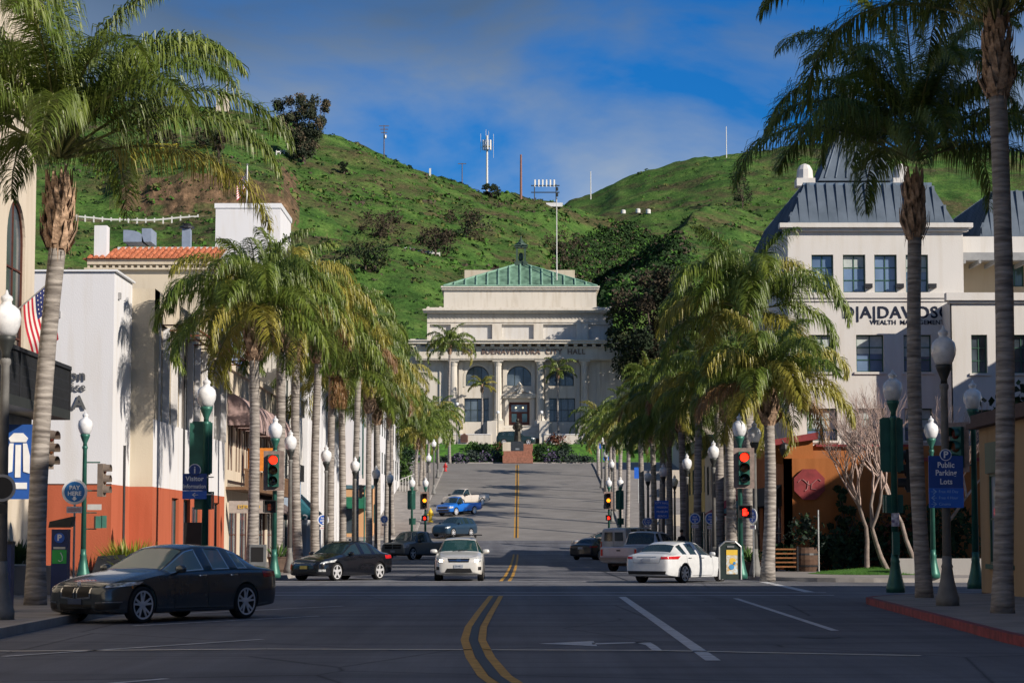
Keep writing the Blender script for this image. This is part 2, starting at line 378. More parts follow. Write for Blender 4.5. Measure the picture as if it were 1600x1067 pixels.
strip([(-30, 80.2), (30, 80.2)], .35, WHITE, 'crosswalk_line'); strip([(-8.5, 76.2), (9, 76.2)], .3, WHITE, 'crosswalk_line')
strip([(-8.5, 64.6), (9, 64.6)], .25, WHITE, 'crosswalk_line'); strip([(-9.5, 61.6), (8.8, 61.6)], .35, WHITE, 'crosswalk_line')
strip([(-12, 33), (-7, 31.6), (-3.5, 32.2), (2, 31.8), (5.5, 30.4)], .2, mat('joint_line', (.62, .58, .52), .9), 'concrete_seam')
strip([(8.9, 80), (8.6, 65)], .3, WHITE, 'crosswalk_line'); strip([(-8.7, 80), (-9, 65)], .3, FAINT, 'crosswalk_line')
strip([(-9, 170.5), (9.5, 170.5)], .35, WHITE, 'stop_line'); strip([(-8.5, 187.5), (9.5, 187.5)], .35, FAINT, 'crosswalk_line'); strip([(-8.5, 174.5), (9.5, 174.5)], .3, FAINT, 'crosswalk_line')
def stall(x, y, side, ln=5.2, w=.1):
    strip([(x, y), (x + side * ln * .5, y - side * side * ln * .86 * (1 if side < 0 else -1))], w, FAINT, 'stall_line')
for y in (25.5, 35.2, 45.5, 52): strip([(-3.9, y), (-3.9 - 2.9, y - 5.0)], .12, WHITE, 'stall_line')
for y in (88, 96, 104, 112, 120, 128, 136, 144, 152, 160, 205, 213, 221, 229, 237, 245, 253): strip([(-4.3, y), (-8, y - 6)], .1, FAINT, 'stall_line'); strip([(4.8, y), (8.4, y + 5.5)], .1, FAINT, 'stall_line')
# left-turn arrow
mb = MB(); z = .005
for P in ([(1.98, 31.9), (2.12, 31.9), (2.12, 33.2), (1.98, 33.4)], [(1.98, 33.4), (2.12, 33.2), (2.1, 34.2), (1.85, 34.3)], [(2.1, 34.2), (1.85, 34.3), (1.2, 34.0), (1.2, 33.6)], [(.4, 33.85), (1.25, 33.1), (1.25, 34.7)]):
    mb.poly([(x, y, z) for x, y in P])
tag(mb.build('turn_arrow', WHITE, fix=True), kind='structure')
# lane seam lines running up the far road and concrete bands
strip([(-30, 70), (30, 70)], .06, TAR, 'tar_line', .012)
for x in (-3.9, 4.2): strip([(x, 82), (x, 170)], .05, TAR, 'tar_line', .012)
for y in range(194, 282, 5): strip([(-8, y), (-3, y + .3 * math.sin(y)), (2, y + .4 * math.sin(y * 2)), (9, y + .1)], .07, mat('old_joint', (.11, .105, .1), .9), 'road_joint', .007)
def disc(x, y, r, m, name, dz=.005):
    mb = MB(); mb.poly([(x + r * math.cos(t * .3927), y + r * math.sin(t * .3927), G(y) + dz) for t in range(16)]); return tag(mb.build(name, m), kind='structure')
disc(1.4, 69, .45, TAR, 'manhole_cover'); disc(-2.4, 92, .4, TAR, 'manhole_cover'); disc(2.5, 118, .4, TAR, 'manhole_cover'); disc(4.9, 36, .35, TAR, 'manhole_cover', .006)

# ------------------------------------------------------------------ city hall forecourt
DRV = 13.9
mb = MB()
for (y0, z0), (y1, z1) in (((291.5, 11.15), (294, 11.7)), ((294, 11.7), (298, 13.3)), ((298, 13.3), (299.5, DRV))):
    mb.poly([(-75, y0, z0), (75, y0, z0), (75, y1, z1), (-75, y1, z1)])
mb.poly([(-75, 291.5, 10.8), (75, 291.5, 10.8), (75, 291.5, 11.15), (-75, 291.5, 11.15)])
tag(mb.build('lawn', GRASS), kind='structure')
tag(MB().box(-75, 75, 291.2, 291.48, 10.8, 11.2).build('kerb', KERB), kind='structure')
tag(MB().box(-75, 75, 299.5, 306, 12, DRV + .004).build('drive', ASPH), kind='structure')
tag(MB().box(-420, 420, 306.5, 345, 11, 15.0).build('terrace', SOIL), kind='structure')

# ------------------------------------------------------------------ hills
def lerp_tab(t, x):
    if x <= t[0][0]: return t[0][1]
    for (a, va), (b, vb) in zip(t, t[1:]):
        if x <= b: return va + (vb - va) * (x - a) / (b - a)
    return t[-1][1]
SKL = [(-900, 230), (-300, 130), (0, 142), (200, 150), (320, 157), (370, 166), (440, 178), (520, 200), (600, 234), (700, 270), (760, 289), (830, 309), (880, 316), (920, 326), (970, 341), (1010, 356), (1060, 385), (1120, 460), (1200, 640), (1400, 760)]
SKR = [(700, 430), (800, 365), (860, 330), (900, 308), (960, 282), (1020, 262), (1080, 246), (1140, 235), (1200, 229), (1260, 222), (1400, 224), (1700, 235), (2600, 300)]
SP = [(0, 0), (.25, .36), (.393, .475), (.42, .478), (.45, .53), (.7, .73), (1, 1), (1.25, .95), (2, .7), (3, .5)]
SPB = [(0, 0), (.3, .25), (.6, .55), (1, 1), (1.2, .97), (2, .8)]
def fbm(x, y, s, o=4):
    v = 0; a = 1; f = 1 / s
    for i in range(o): v += a * noise.noise((x * f, y * f, 3.1 * i + s)); a *= .5; f *= 2.03
    return v
def sm(t): t = min(1, max(0, t)); return t * t * (3 - 2 * t)
def hill(X, Y):
    px = 800 + X / Y * FPX
    zcA = 1.6 + (838 - lerp_tab(SKL, px)) / FPX * 600
    tA = (Y - 335) / 265
    tA2 = tA + .02 * fbm(X, 0, 60, 2)
    A = 15 + (zcA - 15) * lerp_tab(SP, tA2)
    if px > 840: A -= 26 * sm((px - 840) / 110) * math.sin(math.pi * min(1, max(0, tA))) ** .8
    # eroded dirt bank under the shelf of the big tree
    if 150 < px < 470:
        k = sm((px - 150) / 60) * sm((470 - px) / 40)
        A += k * 5.5 * (sm((tA - .43 - .012 * fbm(X, 2, 9, 3)) / .03) - sm((tA - .5) / .3))
    zcB = 1.6 + (838 - lerp_tab(SKR, px)) / FPX * 860
    B = 15 + (zcB - 15) * lerp_tab(SPB, (Y - 400) / 460)
    t = (Y - 385) / 190; cx = 19 + 33 * t + 2.5 * math.sin(t * 7); cz = 46 + 40 * min(t, 1.05) + 1.5 * math.sin(t * 8 + 1)
    C = cz - (cx - X) * .82 if X < cx else cz - (X - cx) * .30
    if Y < 385: C -= (385 - Y) * .9
    if Y > 600: C -= (Y - 600) * .4
    z = max(A, B); z = max(z, C); z += 1.0 * math.exp(-abs(max(A, B) - C) / 4)
    amp = sm((Y - 338) / 40)
    z += amp * (2.6 * fbm(X, Y, 46, 3) + 1.5 * fbm(X + 50, Y, 11, 4) - 2.2 * abs(noise.noise((X / 21, Y / 60, 5))))
    return max(z, 12)
yy = yrange(335, 620, 2.2) + yrange(624, 1000, 6)
pxs = list(range(-900, 2500, 5))
V = []; F = []; nx = len(pxs)
for Y in yy:
    for p in pxs:
        X = (p - 800) / FPX * Y; V.append((X, Y, hill(X, Y) if Y > 335 else 13))
for j in range(len(yy) - 1):
    for i in range(nx - 1):
        a = j * nx + i; F.append((a, a + 1, a + nx + 1, a + nx))
def hillmat():
    m = bpy.data.materials.new('hill_grass'); m.use_nodes = True; t = m.node_tree; p = t.nodes['Principled BSDF']; lk = t.links.new
    p.inputs['Roughness'].default_value = .95; p.inputs['Specular IOR Level'].default_value = .1
    c = t.nodes.new('ShaderNodeTexCoord'); g = t.nodes.new('ShaderNodeNewGeometry')
    def n_(sc, det=7, rg=.6, mpsc=None):
        n = t.nodes.new('ShaderNodeTexNoise'); n.inputs['Scale'].default_value = sc; n.inputs['Detail'].default_value = det; n.inputs['Roughness'].default_value = rg
        if mpsc:
            mm = t.nodes.new('ShaderNodeMapping'); mm.inputs['Scale'].default_value = mpsc; lk(c.outputs['Object'], mm.inputs[0]); lk(mm.outputs[0], n.inputs[0])
        else: lk(c.outputs['Object'], n.inputs[0])
        return n.outputs[0]
    def ramp(src, stops):
        r = t.nodes.new('ShaderNodeValToRGB'); e = r.color_ramp.elements
        while len(e) < len(stops): e.new(.5)
        for k, (q, col) in zip(e, stops): k.position = q; k.color = (*col, 1)
        lk(src, r.inputs[0]); return r.outputs[0]
    def mix(f, a, b, mode='MIX'):
        x = t.nodes.new('ShaderNodeMixRGB'); x.blend_type = mode
        if isinstance(f, float): x.inputs[0].default_value = f
        else: lk(f, x.inputs[0])
        lk(a, x.inputs[1]); lk(b, x.inputs[2]); return x.outputs[0]
    gr = ramp(n_(.11, 9, .68), [(.3, (.028, .068, .015)), (.45, (.058, .132, .028)), (.58, (.105, .195, .042)), (.75, (.21, .25, .085))])
    scr = ramp(n_(.6, 5), [(.35, (.045, .05, .022)), (.6, (.13, .10, .055)), (.8, (.21, .16, .09))])
    f1 = ramp(n_(.045, 8, .7, (1, 1, 2.2)), [(.47, (0, 0, 0)), (.60, (.85,) * 3)])
    x = mix(f1, gr, scr)
    sep = t.nodes.new('ShaderNodeSeparateXYZ'); lk(g.outputs['True Normal'], sep.inputs[0])
    dirt = ramp(n_(.5, 6), [(.3, (.055, .05, .028)), (.5, (.15, .10, .06)), (.7, (.30, .19, .115))])
    sp2 = t.nodes.new('ShaderNodeSeparateXYZ'); lk(c.outputs['Object'], sp2.inputs[0])
    f2a = ramp(sep.outputs[2], [(.60, (1, 1, 1)), (.74, (0, 0, 0))]); lt = t.nodes.new('ShaderNodeMath'); lt.operation = 'LESS_THAN'; lt.inputs[1].default_value = -20; lk(sp2.outputs[0], lt.inputs[0])
    mu = t.nodes.new('ShaderNodeMath'); mu.operation = 'MULTIPLY'; lk(f2a, mu.inputs[0]); lk(lt.outputs[0], mu.inputs[1]); f2 = mu.outputs[0]
    x = mix(f2, x, dirt)
    yy1 = t.nodes.new('ShaderNodeMath'); yy1.operation = 'COMPARE'; yy1.inputs[1].default_value = 442.5; yy1.inputs[2].default_value = 3.0; lk(sp2.outputs[1], yy1.inputs[0])
    xx1 = t.nodes.new('ShaderNodeMath'); xx1.operation = 'LESS_THAN'; xx1.inputs[1].default_value = 8; lk(sp2.outputs[0], xx1.inputs[0]); m3 = t.nodes.new('ShaderNodeMath'); m3.operation = 'MULTIPLY'; lk(yy1.outputs[0], m3.inputs[0]); lk(xx1.outputs[0], m3.inputs[1])
    m4 = t.nodes.new('ShaderNodeMath'); m4.operation = 'MULTIPLY'; m4.inputs[1].default_value = .75; lk(m3.outputs[0], m4.inputs[0])
    x = mix(m4.outputs[0], x, ramp(n_(.3, 5), [(.3, (.20, .15, .09)), (.7, (.34, .28, .19))]))
    fine = ramp(n_(1.6, 6, .7), [(.3, (.5, .5, .5)), (.7, (1.3, 1.3, 1.3))]); x = mix(1.0, x, fine, 'MULTIPLY')
    lk(x, p.inputs['Base Color'])
    bp = t.nodes.new('ShaderNodeBump'); bp.inputs['Strength'].default_value = 1; bp.inputs['Distance'].default_value = .9; lk(n_(.55, 8, .7), bp.inputs['Height']); lk(bp.outputs[0], p.inputs['Normal'])
    return m
HM = hillmat()
me = bpy.data.meshes.new('hills'); me.from_pydata(V, [], F); me.materials.append(HM); me.polygons.foreach_set('use_smooth', [True] * len(F))
tag(link('hills', me), kind='structure')
def hill_at(px, py):
    """first point of the hillside seen in that direction"""
    Y = 340.0
    while Y < 980:
        q = at(px, py, Y)
        if hill(q.x, Y) >= q.z: return Vector((q.x, Y, hill(q.x, Y)))
        Y += 1.5
    return None
# scrub clumps: low bushes made of many small leaf faces
rnd = random.Random(5)
def clump(mb, c, r, n, rnd, mi=0, squash=.7, leaf=.3):
    for i in range(n):
        d = Vector((rnd.gauss(0, 1), rnd.gauss(0, 1), rnd.gauss(0, 1))).normalized(); q = r * rnd.uniform(.55, 1.05)
        p = Vector(c) + Vector((d.x * q, d.y * q, abs(d.z) * q * squash)); a = Vector((rnd.gauss(0, 1), rnd.gauss(0, 1), rnd.gauss(0, 1))).cross(d)
        if a.length < .01: continue
        a.normalize(); b = (d.cross(a) + d * rnd.uniform(-.6, .6)).normalized(); s = leaf * rnd.uniform(.6, 1.3)
        mb.add([p - a * s - b * s * .6, p + a * s - b * s * .6, p + a * s * .4 + b * s, p - a * s * .5 + b * s * .8], [(0, 1, 2, 3)], mi)
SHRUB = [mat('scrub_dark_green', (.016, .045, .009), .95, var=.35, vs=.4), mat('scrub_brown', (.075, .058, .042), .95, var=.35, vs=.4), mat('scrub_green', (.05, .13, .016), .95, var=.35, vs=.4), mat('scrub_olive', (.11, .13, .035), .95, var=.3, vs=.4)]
mb = MB()
for i in range(15000):
    px = rnd.uniform(60, 1320); Y = 345 + 300 * rnd.random() ** .9 if px < 1000 or rnd.random() < .4 else rnd.uniform(400, 860)
    X = (px - 800) / FPX * Y
    dens = fbm(X, Y, 38, 3)
    if dens < .0 and rnd.random() < .6: continue
    z = hill(X, Y); r = rnd.uniform(.35, .95) * (1.8 if rnd.random() < .08 else 1)
    if 437 < Y < 448 and X < 8: continue
    mi = (1 if fbm(X, Y, 25, 2) > .08 else 0) if rnd.random() < .36 else (2 if rnd.random() < .75 else 3)
    clump(mb, (X, Y, z - .15), r, 10, rnd, mi, .6, r * .33)
for i in range(5200):  # extra dark green clumps, their colour standing in for shade in the ravine
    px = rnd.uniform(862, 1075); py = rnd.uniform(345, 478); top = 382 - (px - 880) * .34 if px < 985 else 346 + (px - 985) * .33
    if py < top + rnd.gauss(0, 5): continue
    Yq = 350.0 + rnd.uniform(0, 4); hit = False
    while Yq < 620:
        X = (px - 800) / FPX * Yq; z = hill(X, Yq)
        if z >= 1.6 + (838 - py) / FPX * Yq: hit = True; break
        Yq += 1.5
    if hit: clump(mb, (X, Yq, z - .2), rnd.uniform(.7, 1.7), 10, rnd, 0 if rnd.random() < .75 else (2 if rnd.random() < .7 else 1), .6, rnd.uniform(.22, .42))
tag(mb.build('hillside_scrub', SHRUB), 'low green and brown scrub over the whole hillside, extra dark clumps stand in for ravine shade', 'scrub', kind='stuff')
# ------------------------------------------------------------------ palms
def leafmat(name, a, b, tr=.35):
    m = bpy.data.materials.new(name); m.use_nodes = True; t = m.node_tree; p = t.nodes['Principled BSDF']; lk = t.links.new
    p.inputs['Roughness'].default_value = .42; p.inputs['Specular IOR Level'].default_value = .5
    c = t.nodes.new('ShaderNodeTexCoord'); n = t.nodes.new('ShaderNodeTexNoise'); n.inputs['Scale'].default_value = 1.3; n.inputs['Detail'].default_value = 4
    r = t.nodes.new('ShaderNodeValToRGB'); r.color_ramp.elements[0].position = .35; r.color_ramp.elements[1].position = .68; r.color_ramp.elements[0].color = (*a, 1); r.color_ramp.elements[1].color = (*b, 1)
    lk(c.outputs['Object'], n.inputs[0]); lk(n.outputs[0], r.inputs[0]); lk(r.outputs[0], p.inputs['Base Color'])
    ts = t.nodes.new('ShaderNodeBsdfTranslucent'); mx = t.nodes.new('ShaderNodeMixShader'); mx.inputs[0].default_value = tr
    lk(r.outputs[0], ts.inputs[0]); lk(p.outputs[0], mx.inputs[1]); lk(ts.outputs[0], mx.inputs[2]); lk(mx.outputs[0], t.nodes['Material Output'].inputs[0])
    return m
LEAF = [leafmat('palm_leaf_green', (.075, .125, .02), (.19, .25, .045)), leafmat('palm_leaf_olive', (.10, .165, .025), (.24, .30, .055)),
        leafmat('palm_leaf_yellow', (.26, .26, .045), (.42, .37, .08)), leafmat('palm_leaf_dead', (.22, .12, .05), (.38, .24, .12)), mat('palm_rachis', (.16, .17, .06), .7, var=.2)]
def trunkmat():
    m = bpy.data.materials.new('palm_bark'); m.use_nodes = True; t = m.node_tree; p = t.nodes['Principled BSDF']; lk = t.links.new; p.inputs['Roughness'].default_value = .9
    c = t.nodes.new('ShaderNodeTexCoord'); mm = t.nodes.new('ShaderNodeMapping'); mm.inputs['Scale'].default_value = (1.2, 1.2, 9)
    n = t.nodes.new('ShaderNodeTexNoise'); n.inputs['Scale'].default_value = 1.3; n.inputs['Detail'].default_value = 7; n.inputs['Distortion'].default_value = .3
    w = t.nodes.new('ShaderNodeTexWave'); w.bands_direction = 'Z'; w.inputs['Scale'].default_value = 2.3; w.inputs['Distortion'].default_value = 5; w.inputs['Detail'].default_value = 3
    r = t.nodes.new('ShaderNodeValToRGB'); e = r.color_ramp.elements; e[0].position = .3; e[1].position = .7; e[0].color = (.13, .115, .105, 1); e[1].color = (.40, .37, .34, 1)
    r2 = t.nodes.new('ShaderNodeValToRGB'); e = r2.color_ramp.elements; e[0].position = .0; e[1].position = .25; e[0].color = (.35, .33, .3, 1); e[1].color = (1, 1, 1, 1)
    x = t.nodes.new('ShaderNodeMixRGB'); x.blend_type = 'MULTIPLY'; x.inputs[0].default_value = .28
    lk(c.outputs['Object'], mm.inputs[0]); lk(mm.outputs[0], n.inputs[0]); lk(c.outputs['Object'], w.inputs[0]); lk(n.outputs[0], r.inputs[0]); lk(w.outputs[0], r2.inputs[0]); lk(r.outputs[0], x.inputs[1]); lk(r2.outputs[0], x.inputs[2]); lk(x.outputs[0], p.inputs['Base Color'])
    bp = t.nodes.new('ShaderNodeBump'); bp.inputs['Strength'].default_value = .4; bp.inputs['Distance'].default_value = .03; lk(w.outputs[0], bp.inputs['Height']); lk(bp.outputs[0], p.inputs['Normal'])
    return m
BARK = trunkmat()
BOOT = mat('palm_leaf_base', (.20, .12, .065), .9, var=.45, vs=6, col2=(.42, .29, .2), bump=.6, bs=14)
def frond(mb, o, az, el, Lf, droop, nl, lw, ll, rnd, mi, twist=0):
    """one feather leaf: a drooping midrib with leaflets that fan out in several planes and hang"""
    h = Vector((math.cos(az), math.sin(az), 0)); side = Vector((-h.y, h.x, 0)); p = Vector(o); ns = 14; P = [p.copy()]; D = []
    for i in range(ns):
        s = i / (ns - 1); e = el - droop * (s ** 1.9); d = h * math.cos(e) + Vector((0, 0, math.sin(e))) + side * twist * s * .35
        d.normalize(); D.append(d); p = p + d * (Lf / ns); P.append(p.copy())
    D.append(D[-1])
    mb.tube(P[::2] + ([P[-1]] if ns % 2 else []), [.035 - .028 * k / 8 for k in range(len(P[::2]) + (1 if ns % 2 else 0))], 4, 4, False)
    for j in range(nl):
        s = .2 + .79 * j / nl; q = s * ns; i = min(int(q), ns - 1); b = P[i].lerp(P[i + 1], q - i); d = D[i]; up = side.cross(d) * -1
        if up.z < 0: up = -up
        ln = ll * (math.sin(math.pi * min(1, s * .82 + .16)) ** .6) * rnd.uniform(.75, 1.12)
        for sg in (-1, 1):
            t0 = (side * sg * rnd.uniform(.7, 1) + up * rnd.uniform(-.35, .75) + d * rnd.uniform(.45, .8)).normalized()
            g = Vector((0, 0, -1)); w = (t0.cross(g)); 
            if w.length < .05: w = d.copy()
            w.normalize(); w = (w + d * .5 + Vector((rnd.uniform(-.5, .5), rnd.uniform(-.5, .5), 0))).normalized() * lw * .5
            a = b; k1 = (t0 + g * .15).normalized(); k2 = (t0 + g * rnd.uniform(.45, 1.1)).normalized(); k3 = (t0 * .4 + g * rnd.uniform(1.0, 1.7)).normalized()
            b1 = a + k1 * ln * .3; b2 = b1 + k2 * ln * .36; b3 = b2 + k3 * ln * .4
            n0 = len(mb.v); mb.v += [tuple(a - w * .6), tuple(a + w * .6), tuple(b1 - w), tuple(b1 + w), tuple(b2 - w * .8), tuple(b2 + w * .8), tuple(b3)]
            mb.f += [[n0, n0 + 1, n0 + 3, n0 + 2], [n0 + 2, n0 + 3, n0 + 5, n0 + 4], [n0 + 4, n0 + 5, n0 + 6]]; mb.m += [mi] * 3
def crown_mesh(seed, nf, Lf, nl, lw, ll, yellow=.1, dead=.03, olive=.5, droop=1.0, emax=84, emin=-4):
    rnd = random.Random(seed); mb = MB()
    for i in range(nf):
        t = (i + .5) / nf; el = R(emax - (emax - emin) * t ** .9 + rnd.uniform(-6, 6)); az = i * 2.39996 + rnd.uniform(-.25, .25)
        u = rnd.random(); low = t > .72
        mi = 3 if low and u < dead * 4 else (2 if (u < yellow * (2.2 if low else .7)) else (1 if u < yellow + olive else 0))
        dr = R(rnd.uniform(112, 158)) * droop * (1 if t < .5 else .8) if t > .1 else R(rnd.uniform(60, 90))
        frond(mb, (.1 * math.cos(az), .1 * math.sin(az), -.25 * t), az, el, Lf * rnd.uniform(.85, 1.1) * (.9 if t < .15 else 1), dr, nl, lw, ll * (1 if t > .12 else .8), rnd, mi, rnd.uniform(-1, 1))
    return mb.mesh('crown', LEAF)
def boots_mesh(seed, h=1.5, r=.3, n=26):
    rnd = random.Random(seed); mb = MB()
    mb.lathe([(r * .62, -.1), (r * .8, .0), (r * .95, h * .25), (r * .8, h * .6), (r * .45, h)], n=10)
    for i in range(n):
        az = i * 2.4; t = i / n; z = h * (t * .85 - .05); rr = r * (1.05 - .45 * t); c, s = math.cos(az), math.sin(az); w = (.17 if n < 50 else .11) * (1 - .3 * t) * rnd.uniform(.8, 1.2); l = h * rnd.uniform(.3, .5)
        o = Vector((c * rr * .8, s * rr * .8, z)); sd = Vector((-s, c, 0)); ou = Vector((c, s, 0)); k = rnd.uniform(.02, .14)
        pts = [o - sd * w + ou * .02, o + sd * w + ou * .02, o + sd * w * .75 + ou * (.10 + k) + Vector((0, 0, l * .5)), o - sd * w * .75 + ou * (.10 + k) + Vector((0, 0, l * .5)), o + sd * w * .2 + ou * (.06 + k * 1.6) + Vector((0, 0, l)), o - sd * w * .2 + ou * (.06 + k * 1.6) + Vector((0, 0, l))]
        mb.add(pts, [(0, 1, 2, 3), (3, 2, 4, 5)]); mb.add([p - ou * .05 for p in pts], [(3, 2, 1, 0), (5, 4, 2, 3)])
        if rnd.random() < .6:   # hanging fibre
            f = o + ou * .08; mb.add([f, f + sd * .04, f + sd * .03 + Vector((0, 0, -rnd.uniform(.15, .5))) + ou * .05], [(0, 1, 2)])
    return mb.mesh('leaf_bases', BOOT)
def trunk_mesh(seed, h, r0, r1, lean=(0, 0), n=14):
    rnd = random.Random(seed); pts = []; rad = []; k = max(8, int(h / .4)); a = rnd.uniform(-.12, .12); b = rnd.uniform(-.1, .1)
    for i in range(k + 1):
        t = i / k; pts.append((lean[0] * t + a * math.sin(t * 3.1), lean[1] * t + b * math.sin(t * 3.4), h * t - (.2 if i == 0 else 0)))
        fl = .16 * math.exp(-t * h / .45)
        rad.append((r0 + (r1 - r0) * min(1, t * 1.25) + fl * r0 * 2) * (1 + .015 * (i % 2)) * rnd.uniform(.985, 1.015))
    return MB().tube(pts, rad, n).mesh('trunk', BARK, True)
NEARC = [crown_mesh(1, 30, 5.6, 190, .034, 1.0, .03, .0, .2, .9, 86, 20), crown_mesh(2, 29, 5.3, 180, .036, .98, .03, .01, .25, .9, 86, 16)]
FARC = [crown_mesh(11, 28, 4.3, 125, .042, 1.08, .11, .02, .6), crown_mesh(12, 26, 4.0, 120, .043, 1.05, .18, .03, .6), crown_mesh(13, 28, 4.5, 120, .043, 1.05, .14, .02, .6),
        crown_mesh(14, 27, 3.7, 115, .044, 1.0, .4, .08, .5)]
SMALLC = [crown_mesh(21, 28, 4.2, 52, .085, .85, .14, .02, .55), crown_mesh(22, 28, 4.3, 50, .09, .85, .12, .02, .55)]
BOOTS = [boots_mesh(3, 1.35, .30, 28), boots_mesh(4, 1.5, .27, 60), boots_mesh(6, 1.2, .28, 22)]
def ordn(n): return ['', 'first', 'second', 'third', 'fourth', 'fifth', 'sixth', 'seventh', 'eighth', 'ninth', 'tenth', 'eleventh', 'twelfth', 'thirteenth', 'fourteenth', 'fifteenth', 'sixteenth', 'seventeenth', 'eighteenth', 'nineteenth', 'twentieth', 'twenty-first', 'twenty-second', 'twenty-third'][n]
def palm(x, y, h, label, group, crown, boots, r0=.24, r1=.2, sc=1, rot=0, z=None, lean=None, seed=0, skirt=0, lift=0):
    z = G(y) + .15 if z is None else z
    rnd = random.Random(seed + int(abs(x) * 100 + y * 10)); lean = lean or (rnd.uniform(-.25, .25), rnd.uniform(-.25, .25))
    t = empty('palm_tree', (x, y, z), 0, label, 'palm tree', group)
    link('trunk', trunk_mesh(seed + int(y), h, r0, r1, lean), t)
    b = link('leaf_bases', boots, t); b.location = (lean[0], lean[1], h - .1); b.rotation_euler = (0, 0, rot * 1.7); b.scale = (sc * r1 / .2,) * 2 + (sc,)
    c = link('crown', crown, t); bh = max(v.co.z for v in boots.vertices) * .85; c.location = (lean[0], lean[1], h + bh * sc + lift); c.rotation_euler = (0, 0, rot); c.scale = (sc, sc, sc)
    if skirt:
        mb = MB(); r2 = random.Random(9)
        for k in range(8): frond(mb, (0, 0, 0), -1.2 + r2.uniform(-.7, .7), R(-60), 2.6, R(32), 46, .05, .5, r2, 3)
        s = mb.build('dead_fronds', LEAF, t); s.location = (lean[0] + .1, lean[1], h + .5)
    return t
GL = 'queen palms lining the left pavement'; GR = 'queen palms lining the right pavement'
# left row: (px of trunk, photo y of the bottom of the leaf bases, distance)
LP = [(395, 556, 86, 0, 0), (433, 545, 95, 1, 0), (468, 560, 105, 2, 0), (494, 562, 114, 0, 0), (517, 585, 124, 1, 1), (537, 622, 132.5, 2, 0), (556, 590, 143, 0, 0), (578, 642, 157.7, 3, 0), (590, 660, 166, 1, 0),
      (604, 640, 176, 2, 0), (614, 660, 193, 0, 0), (651, 700, 236, 4, 0), (657, 690, 243, 5, 0), (663, 700, 250, 4, 0), (670, 680, 262, 5, 0), (684, 672, 280, 4, 0)]
palm(-10.15, 48, 7.75, 'big dark queen palm beside the parked charcoal sedan, filling the upper left corner', GL, NEARC[0], BOOTS[1], .20, .18, 1.0, .35, lift=.55, seed=1, lean=(.35, 0))
CR = FARC + SMALLC
for i, (px, py, Y, v, sk) in enumerate(LP):
    x = (px - 800) / FPX * Y; h = za(py, Y) - G(Y) - .15
    lab = {0: 'queen palm with a broad drooping crown, nearest palm beyond the left corner', 4: 'queen palm with a long skirt of dead brown fronds on the left pavement'}.get(i, '%s queen palm beyond the crossing in the row on the left pavement' % ordn(i + 1))
    palm(x, Y, h, lab, GL, CR[v], BOOTS[i % 3], .225 if Y < 170 else .2, .19 if Y < 170 else .17, 1.1 if Y < 170 else 1.0, i * 1.9, lift=.35, seed=20 + i, skirt=sk, lean=(.16 * math.sin(i * 2.3), .2 * math.cos(i * 1.7)))
RP = [(1197, 657, 80, 3, 1.0), (1166, 545, 89, 0, 1.1), (1143, 655, 95, 2, 1.0), (1121, 640, 108, 0, 1), (1089, 640, 120, 1, 1), (1068, 672, 131, 2, 1), (1046, 695, 141, 0, .95), (1031, 655, 149, 1, 1), (1021, 690, 157, 2, .95), (1003, 680, 168, 0, .95),
      (979, 672, 193, 4, .9), (970, 690, 203, 5, .9), (961, 690, 213, 4, .9), (953, 695, 226, 5, .9), (946, 690, 236, 4, .9), (935, 672, 258, 5, .95)]
palm(9.85, 53.8, 8.75, 'tall queen palm beside the public parking sign with shaggy leaf bases', GR, NEARC[1], BOOTS[1], .18, .165, .98, 2.3, lift=.5, seed=2, lean=(-.1, 0))
palm(9.35, 43, 10.1, 'tallest queen palm, dark trunk at the right edge of the photo', GR, NEARC[0], BOOTS[1], .185, .17, 1.0, 4.1, seed=3, lean=(.1, 0))
for i, (px, py, Y, v, sc) in enumerate(RP):
    x = (px - 800) / FPX * Y; h = za(py, Y) - G(Y) - .15
    lab = {0: 'queen palm with golden brown old fronds on the corner beside the orange restaurant'}.get(i, '%s queen palm beyond the crossing in the row on the right pavement' % ordn(i + 1))
    palm(x, Y, h, lab, GR, CR[v], BOOTS[i % 3], .225 if Y < 170 else .2, .19 if Y < 170 else .17, sc * (.92 if i > 1 else 1), i * 2.3 + 1, seed=60 + i, lean=(.16 * math.sin(i * 1.9 + 1), .2 * math.cos(i * 2.1)))
# king palms in front of the city hall: few stiff leaves
KC = crown_mesh(31, 11, 2.5, 34, .1, .55, .5, .0, .5, .75, 75, -10); KD = crown_mesh(32, 13, 2.7, 34, .1, .6, .0, .0, .3, .75, 75, -15)
palm(xa(752, 308), 308, za(612, 308) - 15, 'slim king palm with bright yellow green leaves left of the city hall entrance', 'king palms in front of the city hall', KC, BOOTS[2], .16, .12, 1.0, .3, 15, seed=90, lean=(.1, 0))
palm(xa(873, 308), 308, za(590, 308) - 15, 'slim king palm with dark leaves right of the city hall entrance', 'king palms in front of the city hall', KD, BOOTS[2], .16, .12, 1.12, 1.1, 15, seed=91, lean=(-.1, 0))
palm(xa(703, 290), 290, za(552, 290) - 11, 'very tall queen palm rising in front of the left end of the city hall', 'tall palms by the city hall', SMALLC[0], BOOTS[2], .2, .17, 1.0, 1, 11, seed=92, lean=(0, 0))
palm(xa(1010, 300), 300, za(600, 300) - 13.9, 'tall queen palm rising in front of the right end of the city hall', 'tall palms by the city hall', SMALLC[1], BOOTS[2], .2, .17, 1.0, 2, 13.9, seed=93, lean=(0, 0))

